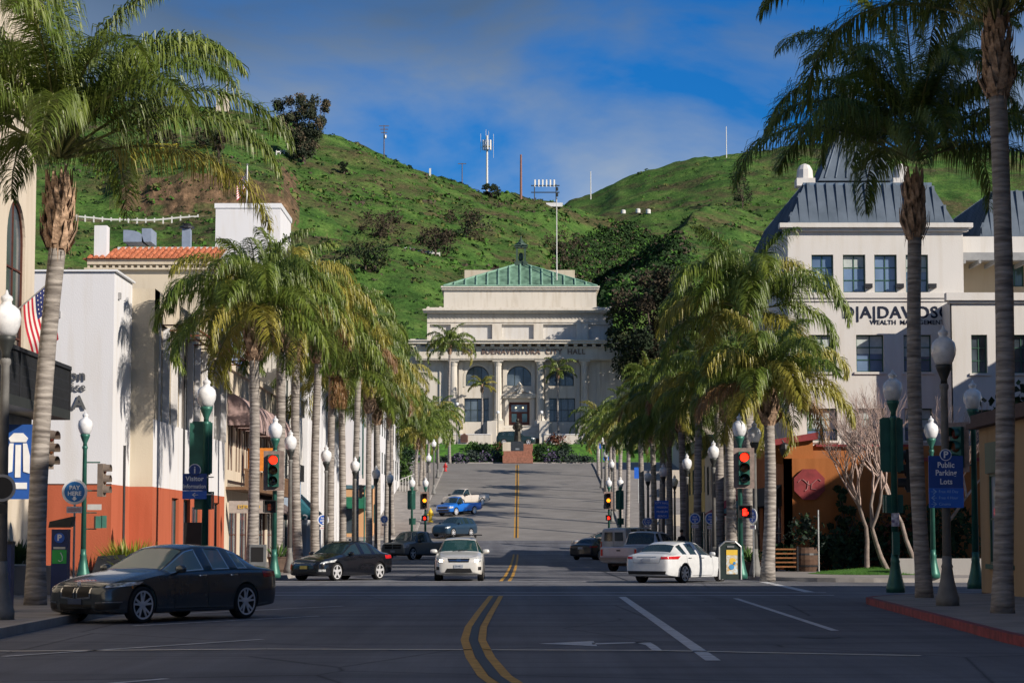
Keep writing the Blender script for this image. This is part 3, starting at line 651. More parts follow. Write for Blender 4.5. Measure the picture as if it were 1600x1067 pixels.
# ------------------------------------------------------------------ street lamps and signals
GRN = mat('green_painted_iron', (.03, .13, .10), .45, .3, .2, 4, spec=.5)
DKG = mat('dark_bronze_iron', (.035, .04, .04), .5, .3, .2, 4, spec=.5)
GRY = mat('gray_fluted_post', (.17, .17, .165), .7, .1, .2, 4)
BLK = mat('black_paint', (.015, .016, .018), .5, 0, .2, 4)
GLOBE = mat('lamp_globe', (.55, .57, .6), .12, 0, .12, 2.2, spec=.9, col2=(.8, .81, .82))
MET = mat('galvanized_metal', (.42, .43, .43), .4, .7, .15, 5)
def lamp_meshes(kind):
    shaft, base_m = (GRN, GRN) if kind == 'signal' else (GRY, GRY)
    b = MB().lathe([(.25, 0), (.25, .16), (.235, .2), (.21, .28), (.155, .52), (.115, .78), (.13, .82), (.105, .88), (.105, 1.04)], n=16, flute=.06)
    p = MB().lathe([(.098, 1.03), (.075, 4.55), (.10, 4.6), (.10, 4.66), (.07, 4.7)], n=16, flute=.08)
    c = MB().lathe([(.075, 4.68), (.07, 4.78), (.16, 5.0), (.18, 5.08), (.15, 5.1)], n=16)
    g = MB().lathe([(.14, 5.08), (.20, 5.16), (.255, 5.3), (.27, 5.42), (.24, 5.56), (.16, 5.64), (.10, 5.67), (.09, 5.72), (.115, 5.76), (.10, 5.81), (.04, 5.85), (.015, 5.93)], n=20)
    return [('base', b.mesh('base', base_m, True)), ('post', p.mesh('post', shaft, True)), ('lamp_collar', c.mesh('lamp_collar', GRN if kind == 'signal' else DKG, True)), ('globe', g.mesh('globe', GLOBE, True))]
LM = {'signal': lamp_meshes('signal'), 'street': lamp_meshes('street')}
def lamp(x, y, label, group, kind='street', sc=.965):
    t = empty('street_lamp' if kind == 'street' else 'signal_post', (x, y, G(y) + .15), 0, label, 'street lamp' if kind == 'street' else 'signal post', group)
    t.scale = (sc, sc, sc)
    for n, me in LM[kind]: link(n, me, t)
    return t
GSL = 'globe street lamps'
lamp(-8.98, 39.6, 'gray street lamp cut by the left edge in front of the blue shield sign', GSL, sc=.98)
lamp(9.2, 47.6, 'tall gray fluted street lamp carrying the blue public parking sign', GSL, sc=1.0)
for px, Y, lab in ((454, 90, 'dark street lamp close behind the left red signal, nearest beyond the crossing'), (510, 105, 'second globe street lamp beyond the crossing on the left pavement'), (555, 120, 'third globe street lamp beyond the crossing on the left pavement'), (588, 136, 'fourth globe street lamp beyond the crossing on the left pavement'), (609.5, 149, 'fifth globe street lamp beyond the crossing on the left pavement'),
                   (670, 210, 'nearest globe street lamp uphill of the far signals on the left pavement'), (678, 232, 'second globe street lamp uphill of the far signals on the left pavement'), (684, 254, 'third globe street lamp uphill of the far signals on the left pavement'),
                   (1178.5, 83, 'gray street lamp right beside the red signal on the right corner'), (1114.6, 100, 'second globe street lamp beyond the crossing on the right pavement'), (1073, 116, 'third globe street lamp beyond the crossing on the right pavement'), (1036, 131, 'fourth globe street lamp beyond the crossing on the right pavement'), (1012, 145, 'fifth globe street lamp beyond the crossing on the right pavement'),
                   (1053.6, 161, 'lamp standing back from the kerb near the yellow wall'), (955.6, 203, 'nearest globe street lamp uphill of the far signals on the right pavement'), (946, 216, 'second globe street lamp uphill of the far signals on the right pavement'), (940, 240, 'third globe street lamp uphill of the far signals on the right pavement')):
    lamp((px - 800) / FPX * Y, Y, lab, GSL)
REDL = emis('signal_red_light', (1, .018, .006), 3); AMB = emis('signal_amber_light', (1, .25, .01), 2.4); REDH = emis('hand_red_light', (1, .02, .008), 2.2)
LENS = mat('dark_lens', (.02, .02, .018), .2, 0, .2, 5, spec=.8); LENSR = mat('dark_red_lens', (.10, .02, .01), .25, 0, .2, 5); LENSA = mat('dark_amber_lens', (.13, .05, .02), .25, 0, .2, 5)
PLATE = mat('signal_backplate', (.24, .18, .16), .6, 0, .3, 6)
TAN = mat('tan_signal_paint', (.20, .16, .13), .6, 0, .2, 5)
def signal_head(x, y, z, rz, label, lit='red', body=GRN, back=True, group='vehicle signal heads'):
    """three-lens head; rz 0 faces the camera (-Y)"""
    t = empty('traffic_signal', (x, y, z), rz, label, 'traffic signal', group)
    mb = MB(); mb.box(-.19, .19, -.08, .12, -.57, .57); mb.build('housing', body, t)
    if back: MB().box(-.36, .36, .0, .02, -.70, .70).build('backplate', PLATE, t).location = (0, .05, 0)
    for k, nm in enumerate(('red', 'amber', 'green')):
        zc = .37 - .37 * k
        m = {'red': REDL if lit == 'red' else LENSR, 'amber': AMB if lit == 'amber' else LENSA, 'green': LENS}[nm]
        MB().lathe([(.15, 0), (.135, -.035), (.06, -.06), (.01, -.065)], (0, -.085, zc), 18, axis='Y').build('lens', m, t, True)
        v = MB(); n = 12       # hood: an open half tube over the lens
        for i in range(n):
            a, b = [math.pi * (-.12 + 1.24 * q / n) for q in (i, i + 1)]
            for r, fl in ((.178, 0), (.168, 1)):
                q = [(r * math.cos(a), -.08, zc + r * math.sin(a)), (r * math.cos(b), -.08, zc + r * math.sin(b)), (r * math.cos(b), -.30, zc + r * math.sin(b)), (r * math.cos(a), -.30, zc + r * math.sin(a))]
                v.poly(q[::-1] if fl else q)
        v.build('visor', body, t)
    return t
def ped_head(x, y, z, rz, label, lit=True, body=BLK):
    t = empty('pedestrian_signal', (x, y, z), rz, label, 'pedestrian signal', 'pedestrian signal heads')
    MB().box(-.2, .2, -.1, .12, -.21, .21).box(-.23, .23, -.26, -.1, .2, .225).box(-.23, -.205, -.26, -.1, -.2, .2).box(.205, .23, -.26, -.1, -.2, .2).build('housing', body, t)
    m = REDH if lit else LENSR
    mb = MB(); mb.box(-.075, .075, -.13, -.102, -.13, .0)
    for k in range(4): mb.box(-.075 + k * .04, -.047 + k * .04, -.13, -.102, .01, .10 + .02 * (k in (1, 2)))
    mb.box(.08, .12, -.13, -.102, -.08, .0); mb.build('hand_symbol', m, t)
    return t
def bracket(post, dx, dy, z, l=.4):
    
    for q in (.5, -.5): MB().tube([(0, 0, z + q), (dx, dy, z + q)], .025, 8).build('bracket', GRN, post)
GSP = 'green signal posts with globes'
# left far corner, facing us
X, Y = -8.05, 79.6
X = (430 - 800) / FPX * Y
p = lamp(X, Y, 'green signal post with white globe on the left far corner, behind the charcoal sedan', GSP, 'signal'); bracket(p, 0, -.2, 3.75)
signal_head(X - .02, Y - .28, G(Y) + 3.92, 0, 'lit red traffic signal on the post at the left far corner', 'red', GRN)
ped_head(X - .12, Y - .3, G(Y) + 2.65, 0, 'dark pedestrian signal box below the left red light', False)
# right far corner
X = (1155.5 - 800) / FPX * 78
p = lamp(X, 78, 'green signal post with white globe beside the trash bin on the right corner', GSP, 'signal'); bracket(p, 0, -.2, 3.85)
signal_head(X + .12, 77.7, 3.96, 0, 'lit red traffic signal on the post beside the trash bin', 'red', GRN)
ped_head(X + .12, 77.7, 2.45, 0, 'pedestrian signal showing a red hand on the right corner post', True)
# left near corner: back of the heads
X = (322 - 800) / FPX * 59.6
p = lamp(X, 59.6, 'teal signal post with globe carrying the visitor information sign', GSP, 'signal', .96); bracket(p, 0, .2, 3.85)
def back_heads(X, Y, z, lab1, lab2, ped, sc=1.0, rz=math.pi):
    a = signal_head(X - .04, Y + .3, z, rz, lab1, 'none', GRN, False, 'green signal heads seen from behind'); a.scale = (sc * 1.25, sc, sc * 1.25)
    MB().box(-.24, .24, .06, .14, -.54, .54).build('back_panel', GRN, a)
    if ped:
        b = ped_head(X + .02, Y + .3, ped, rz, lab2, False, GRN); b.scale = (sc * 1.1,) * 3
back_heads(X - .12, 59.6, 3.95, 'green back of the traffic signal above the visitor information sign', 'green back of the pedestrian signal below the visitor information sign', 2.55)
# far-left corner post with side-facing head
X = (133 - 800) / FPX * 78
p = lamp(X, 78, 'dark green signal post in front of the white and orange corner building', GSP, 'signal', .98); bracket(p, .55, 0, 3.6); 
signal_head(X + .62, 78, 3.55, math.pi / 2 - .12, 'side-facing traffic signal with dark hoods by the orange wall', 'none', TAN, False, 'signal heads facing along the cross street')
b = ped_head(X + .5, 78.0, 2.1, 1.9, 'small green pedestrian signal on the dark post by the orange wall', False, GRN)
mb = MB(); mb.tube([(0, 0, 2.32), (.45, 0, 2.32)], .02); mb.tube([(0, 0, 1.75), (.45, 0, 1.75)], .02); mb.build('bracket', GRN, p)
mb = MB(); mb.box(.12, .62, -.02, .0, 2.42, 2.62).build('street_name_plate', mat('pale_plate', (.5, .5, .48), .6), p)
signal_head((76 - 800) / FPX * 66, 66, 4.15, math.pi / 2 - .3, 'side-facing traffic signal half hidden behind the big left palm trunk', 'none', TAN, False, 'signal heads facing along the cross street')
# right foreground posts
X = (1386 - 800) / FPX * 59.6
p = lamp(X, 58.6, 'dark green signal post with bright globe on the near right corner by the red kerb', GSP, 'signal', .98); bracket(p, 0, .2, 3.85)
back_heads(X + .02, 58.6, 4.0, 'green back of the traffic signal on the near right corner post', 'green back of the pedestrian signal on the near right corner post', 2.45)
MB().box(-.1, .1, -.14, -.1, 1.75, 2.1).build('sticker_plate', mat('purple_sticker', (.25, .12, .5), .6, 0, .6, 9, col2=(.6, .6, .8)), p)
MB().box(-.09, .09, -.22, -.09, 1.0, 1.6).build('control_box', GRN, p)
signal_head((1420 - 800) / FPX * 60, 60, 3.35, -math.pi / 2 - .2, 'black side-facing signal beside the tall palm by the parking sign', 'none', BLK, False, 'signal heads facing along the cross street')
X = (1521 - 800) / FPX * 63
p = lamp(X, 63, 'dark green signal post with globe next to the tan building corner', GSP, 'signal', .985); bracket(p, -.35, 0, 4.0)
signal_head(X - .45, 63, 4.1, -.9, 'dark traffic signal on the post next to the tan building', 'none', GRN, True, 'signal heads facing along the cross street')
X = (1455 - 800) / FPX * 79
p = lamp(X, 79, 'pale green signal post half hidden by the palm beside the parking sign', GSP, 'signal', .96)
# main street corner signals
for px, Y, side in ((665, 180.5, 'left'), (951, 181, 'right')):
    X = (px - 800) / FPX * Y; p = lamp(X, Y, 'distant signal post with globe on the far %s corner at the foot of the hill' % side, GSP, 'signal', .96)
    signal_head(X - .05, Y - .3, G(Y) + 3.95, 0, 'distant traffic signal with a lit amber light on the %s' % side, 'amber', BLK)
    ped_head(X - .05, Y - .3, G(Y) + 2.55, 0, 'distant pedestrian signal with a red hand on the %s' % side, True)
for px, Y, side in ((644, 167, 'left'), (969, 167, 'right')):
    X = (px - 800) / FPX * Y; p = lamp(X, Y, 'distant green signal post with globe on the near %s corner of the far crossing' % side, GSP, 'signal', .96)
    back_heads(X, Y, G(Y) + 4.1, 'green back of the distant traffic signal on the %s' % side, 'green back of the distant pedestrian signal on the %s' % side, G(Y) + 2.5)
X = (570 - 800) / FPX * 189
p = empty('signal_post', (X, 189, G(189)), 0, 'plain pole in front of the small orange corner building', 'signal post', GSP); MB().tube([(0, 0, 0), (0, 0, 4.6)], .06).build('post', GRN, p)
signal_head(X - .3, 189, G(189) + 4.2, math.pi / 2 - .2, 'small side-facing traffic signal in front of the orange corner building', 'none', BLK, False, 'signal heads facing along the cross street')
# ------------------------------------------------------------------ buildings
CREAM = stucco('cream_stucco', (.62, .55, .45)); WHT = stucco('white_stucco', (.66, .67, .70), .12); ORG = stucco('orange_stucco', (.43, .11, .055), .25)
BEI = stucco('beige_stucco', (.55, .49, .39)); STONE = stucco('pale_stone', (.62, .585, .52), .28, vs=.25); GRYW = stucco('gray_stucco', (.56, .55, .53), .2)
TANW = stucco('tan_stucco', (.42, .29, .16), .25); ORW = stucco('terracotta_stucco', (.36, .13, .04), .3); YELW = stucco('yellow_stucco', (.62, .45, .16), .2)
PINK = stucco('rose_stucco', (.5, .27, .22), .25); RTRIM = mat('dark_red_trim', (.22, .03, .035), .6, 0, .25, 3)
GL1 = glassmat('window_glass'); GLG = glassmat('green_window_glass', (.02, .05, .05), col2=(.10, .19, .19)); GLB = glassmat('blue_window_glass', (.03, .05, .09), .06, col2=(.12, .18, .28))
FDK = mat('dark_frame', (.03, .045, .04), .5, 0, .2, 5); FGR = mat('green_frame', (.03, .09, .06), .5, 0, .2, 5); FBR = mat('brown_frame', (.09, .03, .02), .55, 0, .25, 6); FWH = mat('white_frame', (.62, .62, .6), .6, 0, .1, 5)
BLIND = mat('pale_blind', (.42, .47, .46), .8, 0, .1, 6); DARKI = mat('dark_interior', (.012, .012, .014), .9, 0, .2)
ROOFF = mat('roof_gravel', (.25, .24, .23), .95, 0, .2, 2)
rb = random.Random(77)
def B(name, label, group=None, cat='building', loc=(0, 0, 0)): return empty(name, loc, 0, label, cat, group)
def face(root, fr, u0, u1, z0, z1, m, wins=(), fm=FDK, gm=GL1, cols=2, rows=2, depth=.2, sill=None, blind=None, name='wall', t=.06, wname='window'):
    if abs(fr.N.x) > .9: depth *= .4
    mb = MB(); wall(mb, fr, u0, u1, z0, z1, wins, depth + .06); o = mb.build(name, m, root)
    for w in wins: win(root, fr, w, fm, gm, cols, rows, depth, t, wname, sill, blind, rb)
    return o
def mass(root, x0, x1, y0, y1, z0, z1, m, name='rear_walls'):
    return MB().box(x0, x1, y0, y1, z0, z1).build(name, m, root)
def band(root, fr, u0, u1, steps, m, name='cornice'):
    """stack of mouldings: (z0,z1,projection)"""
    mb = MB()
    for z0, z1, p in steps: mb.fb(fr, u0 - p, u1 + p, z0, z1, -.3, p)
    return mb.build(name, m, root)

# --- left, nearest: tall cream building with arches and balcony (street face only is seen)
r = B('cream_building', 'tall cream building at the left edge with arched windows and dark balcony')
f = Fr((-13, 0), (0, 1))
face(r, f, 20, 60.6, 0.15, 16, CREAM, [(57.2, 59.4, 5.0, 10.4, True), (51.2, 53.6, 5.0, 10.4, True), (45.5, 47.9, 5.0, 10.4, True)], FBR, GL1, 2, 3, .3)
mass(r, -40, -13.34, 20, 60.55, 0.1, 15.9, CREAM); MB().box(-13.05, -12.9, 51, 60.7, 15.9, 16.4).build('cornice', CREAM, r)
MB().fb(f, 53.2, 56.6, .15, 3.4, .002, .06).build('shop_door', DARKI, r)
mb = MB()
mb.fb(f, 51.5, 60.8, 4.75, 5.0, .01, 1.0)
bal = mb.build('balcony', DKG, r)
mb = MB(); IRN = mat('black_iron', (.025, .027, .032), .5, .2, .2, 5)
for u in (51.5, 54.6, 57.7, 60.8): mb.fb(f, u - .04, u + .04, 5, 6.15, .92, 1.0)
mb.fb(f, 51.5, 60.8, 6.1, 6.2, .9, 1.02); mb.fb(f, 60.72, 60.8, 6.1, 6.2, .0, .9)
u = 51.6
while u < 60.7: mb.fb(f, u, u + .05, 5, 6.1, .94, .97); u += .11
o = .1
while o < .9: mb.fb(f, 60.74, 60.77, 5, 6.1, o, o + .05); o += .11
for z in (5.25, 5.5, 5.75): mb.fb(f, 51.5, 60.8, z, z + .05, .95, .965)
mb.build('railing', IRN, bal)
text('SHORES', .55, mat('bronze_letters', (.12, .11, .10), .5), (-12.95, 53.6, 8.75), (math.pi / 2, 0, math.pi / 2), r, ext=.03)
mb = MB(); mb.box(-12.99, -12.2, 57.2, 57.28, 2.55, 4.45); BLS = mat('blue_sign', (.02, .09, .36), .5, 0, .1, 3)
sg = tag(mb.build('shield_sign', BLS), 'blue hanging sign with a white shield emblem on the cream building', 'sign')
SW = mat('sign_white', (.75, .77, .8), .6, 0, .05, 5)
mb = MB(); y_ = 57.19
def em(pts): mb.prism([(-12.6 + x, y_, 3.55 + z) for x, z in pts], (0, -.012, 0))
em([(-.2, .45), (.2, .45), (.25, .55), (.12, .68), (-.12, .68), (-.25, .55)]); em([(-.3, .1), (-.22, .42), (-.12, .42), (-.14, -.3), (-.3, -.35)]); em([(.3, .1), (.22, .42), (.12, .42), (.14, -.3), (.3, -.35)]); em([(-.07, .38), (.07, .38), (.07, -.45), (-.07, -.45)]); em([(-.24, -.58), (.24, -.58), (.24, -.74), (-.24, -.74)])
mb.build('emblem', SW, sg)
# flag on the cream building
FR_, FW_, FB_ = mat('flag_red', (.45, .02, .04), .8, 0, .15, 3), mat('flag_white', (.72, .70, .68), .8, 0, .1, 3), mat('flag_blue', (.02, .03, .14), .8, 0, .1, 3)
def flag(root, o, hoist, fly, nx=26, wav=.12, n=13, seed=0):
    """o: top corner at the pole, hoist: vector down the pole, fly: vector away from the pole"""
    mb = MB(); hoist = Vector(hoist); fly = Vector(fly); nrm = hoist.cross(fly).normalized(); o = Vector(o)
    def P(i, j): u = i / nx; v = j / n; return o + hoist * v + fly * u + nrm * wav * math.sin(u * 9 + v * 2.2 + seed) * (.15 + u) + hoist * .05 * math.sin(u * 5 + seed)
    for i in range(nx):
        for j in range(n):
            mi = 2 if (i < nx * .4 and j < 7) else (0 if j % 2 == 0 else 1)
            mb.poly([P(i, j), P(i + 1, j), P(i + 1, j + 1), P(i, j + 1)], mi)
    c = MB(); 
    for a in range(4):
        for b in range(5):
            q = P((b + .7) * nx * .4 / 5.4, (a + .8) * 7 / 4.6)
            for s_ in (-1, 1): c.poly([q + nrm * .008 * s_ + hoist * .018 * math.cos(k * 1.2566) + fly * .016 * math.sin(k * 1.2566) for k in range(5)])
    fl = mb.build('flag_cloth', [FR_, FW_, FB_], root, True); c.build('stars', FW_, fl); return fl
fl = empty('flag', (-12.95, 56.3, 6.9), 0, 'American flag hanging from a slanted pole on the cream building', 'flag', 'American flags')
MB().tube([(0, 0, 0), (1.25, .2, 1.15)], .022).build('pole', MET, fl)
flag(fl, (1.2, .2, 1.1), (-.62, -.1, -.55), (.22, .1, -1.45), wav=.1)

# --- left: white and orange visitor centre
r = B('corner_building', 'white and orange corner building across the cross street on the left', loc=(0, 0, 0))
fF = Fr((0, 84), (1, 0)); XC = -15.0
OZ = 3.55
MB().poly([(-60, 84, OZ), (XC, 84, OZ), (XC, 84, 11.55), (-60, 84, 11.55)]).poly([(XC, 84, OZ), (XC, 88, OZ), (XC, 88, 11.55), (XC, 84, 11.55)]).poly([(-60, 84, 11.55), (XC, 84, 11.55), (XC, 88, 11.55), (-60, 88, 11.55)]).build('wall', WHT, r)
MB().poly([(-60, 83.99, .1), (XC + .01, 83.99, .1), (XC + .01, 83.99, OZ), (-60, 83.99, OZ)]).poly([(XC + .01, 83.99, .1), (XC + .01, 88, .1), (XC + .01, 88, OZ), (XC + .01, 83.99, OZ)]).build('base_wall', ORG, r, label='orange painted base of the wall')
X2 = -14.1
f2 = Fr((X2, 0), (0, 1))
MB().poly([(XC, 88, OZ), (X2, 88, OZ), (X2, 88, 11.35), (XC, 88, 11.35)]).poly([(X2, 88, 6.2), (X2, 89.2, 6.2), (X2, 89.2, 11.35), (X2, 88, 11.35)]).poly([(-60, 88.02, 11.35), (X2, 88.02, 11.35), (X2, 110, 11.35), (-60, 110, 11.35)]).poly([(X2, 88, 10.1), (X2, 110, 10.1), (X2, 110, 11.35), (X2, 88, 11.35)]).build('upper_wall', BEI, r)
MB().poly([(XC, 87.99, .1), (X2 + .01, 87.99, .1), (X2 + .01, 87.99, OZ), (XC, 87.99, OZ)]).build('base_wall', ORG, r)
f3 = Fr((X2 - .22, 0), (0, 1)); wl = [(89.5 + k * 2.3, 91.2 + k * 2.3, 6.5, 9.8) for k in range(9)]
face(r, f3, 89.2, 110, 6.2, 10.1, BEI, wl, mat('bronze_frame', (.10, .085, .06), .5), mat('tan_panel', (.24, .20, .14), .6, 0, .2, 1.2), 1, 1, .1, name='recessed_wall')
for k in range(10): MB().fb(f2, 89.15 + k * 2.3, 89.33 + k * 2.3, 6.2, 10.1, -.2, .06).build('fin', WHT, r)
MB().poly([(X2, 88.0, OZ), (X2, 110, OZ), (X2, 110, 6.2), (X2, 88.0, 6.2)]).poly([(X2, 89, 6.2), (X2, 110, 6.2), (X2 - .22, 110, 6.2), (X2 - .22, 89, 6.2)]).build('band_wall', WHT, r)
wl = [(93 + k * 3.3, 95 + k * 3.3, .3, 3.2) for k in range(5)]
face(r, Fr((X2 + .01, 0), (0, 1)), 88, 110, .1, OZ, ORG, wl, FDK, GL1, 2, 1, .45, name='base_wall', wname='shop_window')
mass(r, -60, X2 - 1.3, 88.1, 109.9, 0, 11.2, BEI); mass(r, -60, XC - .05, 84.1, 88.05, 0, 11.4, WHT)
mb = MB()
u = 89.2
while u < 110.5: mb.fb(f2, u - .03, u + .03, 9.98, 10.04, 0, 1.25); u += 2.3
mb.fb(f2, 89.2, 110.6, 9.97, 10.05, 1.22, 1.3); mb.fb(f2, 89.2, 110.6, 9.97, 10.05, .55, .6)
mb.build('trellis', mat('rust_brown_metal', (.20, .07, .045), .6, 0, .3, 4), r)
LET = mat('dark_letters', (.10, .105, .11), .6)
for s, sz, py, b in (('Information', .58, 587, .008), ('Post Office', .46, 605, .003), ('VENTURA', .72, 630, .014)):
    text(s, sz, LET, (at(134, 587, 83.9).x, 83.93, za(py, 84)), (math.pi / 2, 0, 0), r, ext=.02, align='RIGHT', bold=b)
MB().tube([(X2 + .05, 96, 4.1), (X2 + .05, 96, 9.9)], .04).build('downpipe', IRN, r)
MB().tube([(XC + .05, 86.5, .3), (XC + .05, 86.5, 5.1)], .05).build('downpipe', IRN, r)

for x_, z_ in ((-17.2, 9.8), (-22.5, 9.8)): MB().box(x_ - .2, x_ + .2, 83.93, 83.99, z_, z_ + .25).build('vent', mat('gray_metal', (.3, .3, .31), .5), r)
MB().box(XC - .02, XC + .09, 84.8, 85.05, 10.6, 10.85).build('vent', mat('gray_metal', (.3, .3, .31)), r)
MB().box(-60, XC + .12, 83.9, 88, 11.55, 11.62).build('coping', mat('white_metal', (.7, .72, .75), .4, 0, .05, 2), r)
MB().box(-60, XC + .014, 83.975, 84.0, OZ - .02, OZ + .02).box(-60, XC + .02, 83.96, 84, .1, .35).build('wall_joint', mat('dark_brown', (.08, .04, .03), .6), r)
# --- left: spanish shops with scalloped awnings
r = B('spanish_shop_building', 'cream shop building with scalloped pinkish awnings above red doors')
f = Fr((-14.1, 0), (0, 1)); wl = []
for k in range(7): u = 111.2 + k * 3.2; wl += [(u, u + .8, 4.9, 7.3), (u + 1.2, u + 2.0, 4.9, 7.3)]
face(r, f, 110, 133.5, .12, 10.2, CREAM, wl + [(112 + k * 4.4, 115.4 + k * 4.4, .3, 3.1) for k in range(5)], FBR, GL1, 2, 2, .25, name='wall')
mass(r, -50, -14.45, 110.1, 133.4, 0, 10.1, CREAM)
AWN = mat('pinkish_canvas', (.40, .29, .28), .9, 0, .3, 1.5)
for k in range(7):
    u = 111 + k * 3.2; mb = MB(); n = 6
    for i in range(n):
        a, b = [math.pi / 2 * q / n for q in (i, i + 1)]
        mb.poly([f(u, 7.1 + 1.6 * math.sin(a), 1.2 * math.cos(a)), f(u + 2.5, 7.1 + 1.6 * math.sin(a), 1.2 * math.cos(a)), f(u + 2.5, 7.1 + 1.6 * math.sin(b), 1.2 * math.cos(b)), f(u, 7.1 + 1.6 * math.sin(b), 1.2 * math.cos(b))])
        for uu in (u, u + 2.5): mb.poly([f(uu, 7.1, 0), f(uu, 7.1 + 1.6 * math.sin(a), 1.2 * math.cos(a)), f(uu, 7.1 + 1.6 * math.sin(b), 1.2 * math.cos(b))])
    for j in range(5): mb.poly([f(u + j * .5, 7.1, 1.2), f(u + j * .5 + .5, 7.1, 1.2), f(u + j * .5 + .4, 6.9, 1.21), f(u + j * .5 + .1, 6.9, 1.21)])
    mb.build('awning', AWN, r)
band(r, f, 110, 133.5, [(9.9, 10.2, .15)], CREAM)
mb = MB(); mb.fb(f, 110.5, 133, 3.9, 4.05, .0, 1.0); bl = mb.build('balcony', mat('brown_timber', (.16, .09, .05), .8, 0, .3, 4), r)
mb = MB(); u = 110.5
while u < 133: mb.fb(f, u, u + .06, 4.05, 4.85, .93, .98); u += .2
mb.fb(f, 110.5, 133, 4.85, 4.95, .9, 1.0); mb.build('railing', mat('brown_timber', (.16, .09, .05)), bl)
ob = MB().fb(f, 117, 117.1, 5.0, 6.2, .3, 1.6).build('projecting_sign', mat('orange_sign', (.65, .22, .03), .6, 0, .2, 5)); tag(ob, 'small orange projecting sign above the shops on the left', 'sign')
ob = MB().fb(f, 110.6, 110.72, 2.75, 3.35, .15, 2.2).build('shop_sign', mat('gray_sign', (.34, .31, .29), .6, 0, .15, 5), None); tag(ob, 'gray projecting shop sign with yellow letters left of the teal signal post', 'sign')
text('ESPRESSO', .26, mat('yellow_paint', (.65, .42, .05), .6), (-12.95, 110.57, 3.05), (math.pi / 2, 0, 0), ob, ext=.006)
f5 = Fr((-14.1, 0), (0, 1)); DAW = mat('gray_brown_canvas', (.14, .11, .11), .9, 0, .3, 2)
mb = MB(); mb.hexa([f(121, 2.9, 1.5), f(132.5, 2.9, 1.5), f(132.5, 2.9, 0), f(121, 2.9, 0), f(121, 3.0, 1.5), f(132.5, 3.0, 1.5), f(132.5, 3.9, .0), f(121, 3.9, .0)]); mb.build('shop_awning', DAW, r)

# --- left: gray plain building with fire balcony, and white pilaster building up to the far crossing
r = B('gray_building', 'tall plain gray building with small iron balconies behind the left palms')
f = Fr((-14.0, 0), (0, 1))
face(r, f, 133.6, 150, .12, 15, GRYW, [(135 + k * 3.6, 136.4 + k * 3.6, z, z + 2.1) for k in range(4) for z in (5.2, 9.2)] + [(134.5, 140, .3, 3), (142, 148.5, .3, 3)], FDK, GL1, 2, 2, .2)
MB().poly([(-14.0, 133.58, 10), (-14.34, 133.58, 10), (-14.34, 133.58, 15), (-14.0, 133.58, 15)]).build('corner_wall', GRYW, r)
mass(r, -48, -14.35, 133.62, 149.9, 0, 14.9, GRYW)
mb = MB()
for z in (5.0, 9.0):
    for u in (134.6, 138.2):
        mb.fb(f, u, u + 2.2, z, z + .08, 0, 1.0); mb.fb(f, u, u + 2.2, z + .95, z + 1.0, .95, 1.0)
        for j in range(9): mb.fb(f, u + j * .27, u + j * .27 + .04, z + .08, z + .95, .96, .99)
        for o in (0.1, .4, .7): mb.fb(f, u, u + .04, z + .08, z + .95, o, o + .04)
        mb.fb(f, u, u + .05, z + .95, z + 1, 0, .95)
tag(mb.build('fire_balconies', IRN, r))
mb = MB(); mb.hexa([f(142, 2.7, 1.7), f(149.5, 2.7, 1.7), f(149.5, 2.7, 0), f(142, 2.7, 0), f(142, 2.8, 1.7), f(149.5, 2.8, 1.7), f(149.5, 4.4, 0), f(142, 4.4, 0)]); aw = mb.build('shop_awning', mat('teal_canvas', (.015, .11, .15), .8, 0, .2, 2), r)
text('3', .9, SW, tuple(f(141.95, 2.65, .95)), (math.pi / 2, 0, 0), r, ext=.01)
MB().fb(f, 133.7, 141, 3.1, 5.0, .03, .75).build('sign_band', mat('pale_blue_panel', (.33, .42, .55), .7, 0, .15, 2), r)
r = B('pilaster_building', 'white building with tall ribbed pilasters at the near left corner of the far crossing')
f = Fr((-13.7, 0), (0, 1))
face(r, f, 150.2, 171, .2, 16, WHT, [(152 + k * 3.2, 153.8 + k * 3.2, z, z + 2.6) for k in range(6) for z in (4.6, 8.6, 12.2)] + [(152 + k * 4.8, 155.5 + k * 4.8, .4, 3.2) for k in range(4)], FDK, GL1, 2, 2, .35)
mb = MB()
for k in range(7): mb.fb(f, 150.4 + k * 3.28, 151.4 + k * 3.28, .3, 16.2, .0, .45); mb.fb(f, 150.7 + k * 3.28, 151.1 + k * 3.28, .3, 16.2, .45, .58)
mb.build('pilasters', WHT, r); mass(r, -45, -14.05, 150.25, 170.9, 0, 15.9, WHT); band(r, f, 150.2, 171, [(16, 16.5, .6)], WHT)
# small orange corner building across the far crossing and tall white hotel with vertical sign
r = B('orange_corner_building', 'small pale orange corner building with green awnings at the far crossing')
SAL = stucco('salmon_stucco', (.62, .36, .19), .15)
f = Fr((0, 191.5), (1, 0)); z0 = G(191)
face(r, f, -26, -11.9, z0 - .5, z0 + 4.6, SAL, [(-24, -21.5, z0 + .5, z0 + 2.8), (-19.5, -17, z0 + .5, z0 + 2.8), (-15.5, -13.4, z0 + .5, z0 + 2.8)], FGR, GL1)
f = Fr((-11.9, 0), (0, 1)); face(r, f, 191.5, 203, z0 - .5, z0 + 4.6, SAL, [(193, 195.5, z0 + 1.4, z0 + 3), (197, 200, z0 + 1.8, z0 + 3.3)], FGR, GL1)
mass(r, -26, -12.25, 191.85, 203, 0, z0 + 4.5, SAL)
mb = MB(); GAW = mat('green_canvas', (.01, .13, .07), .8, 0, .2, 2)
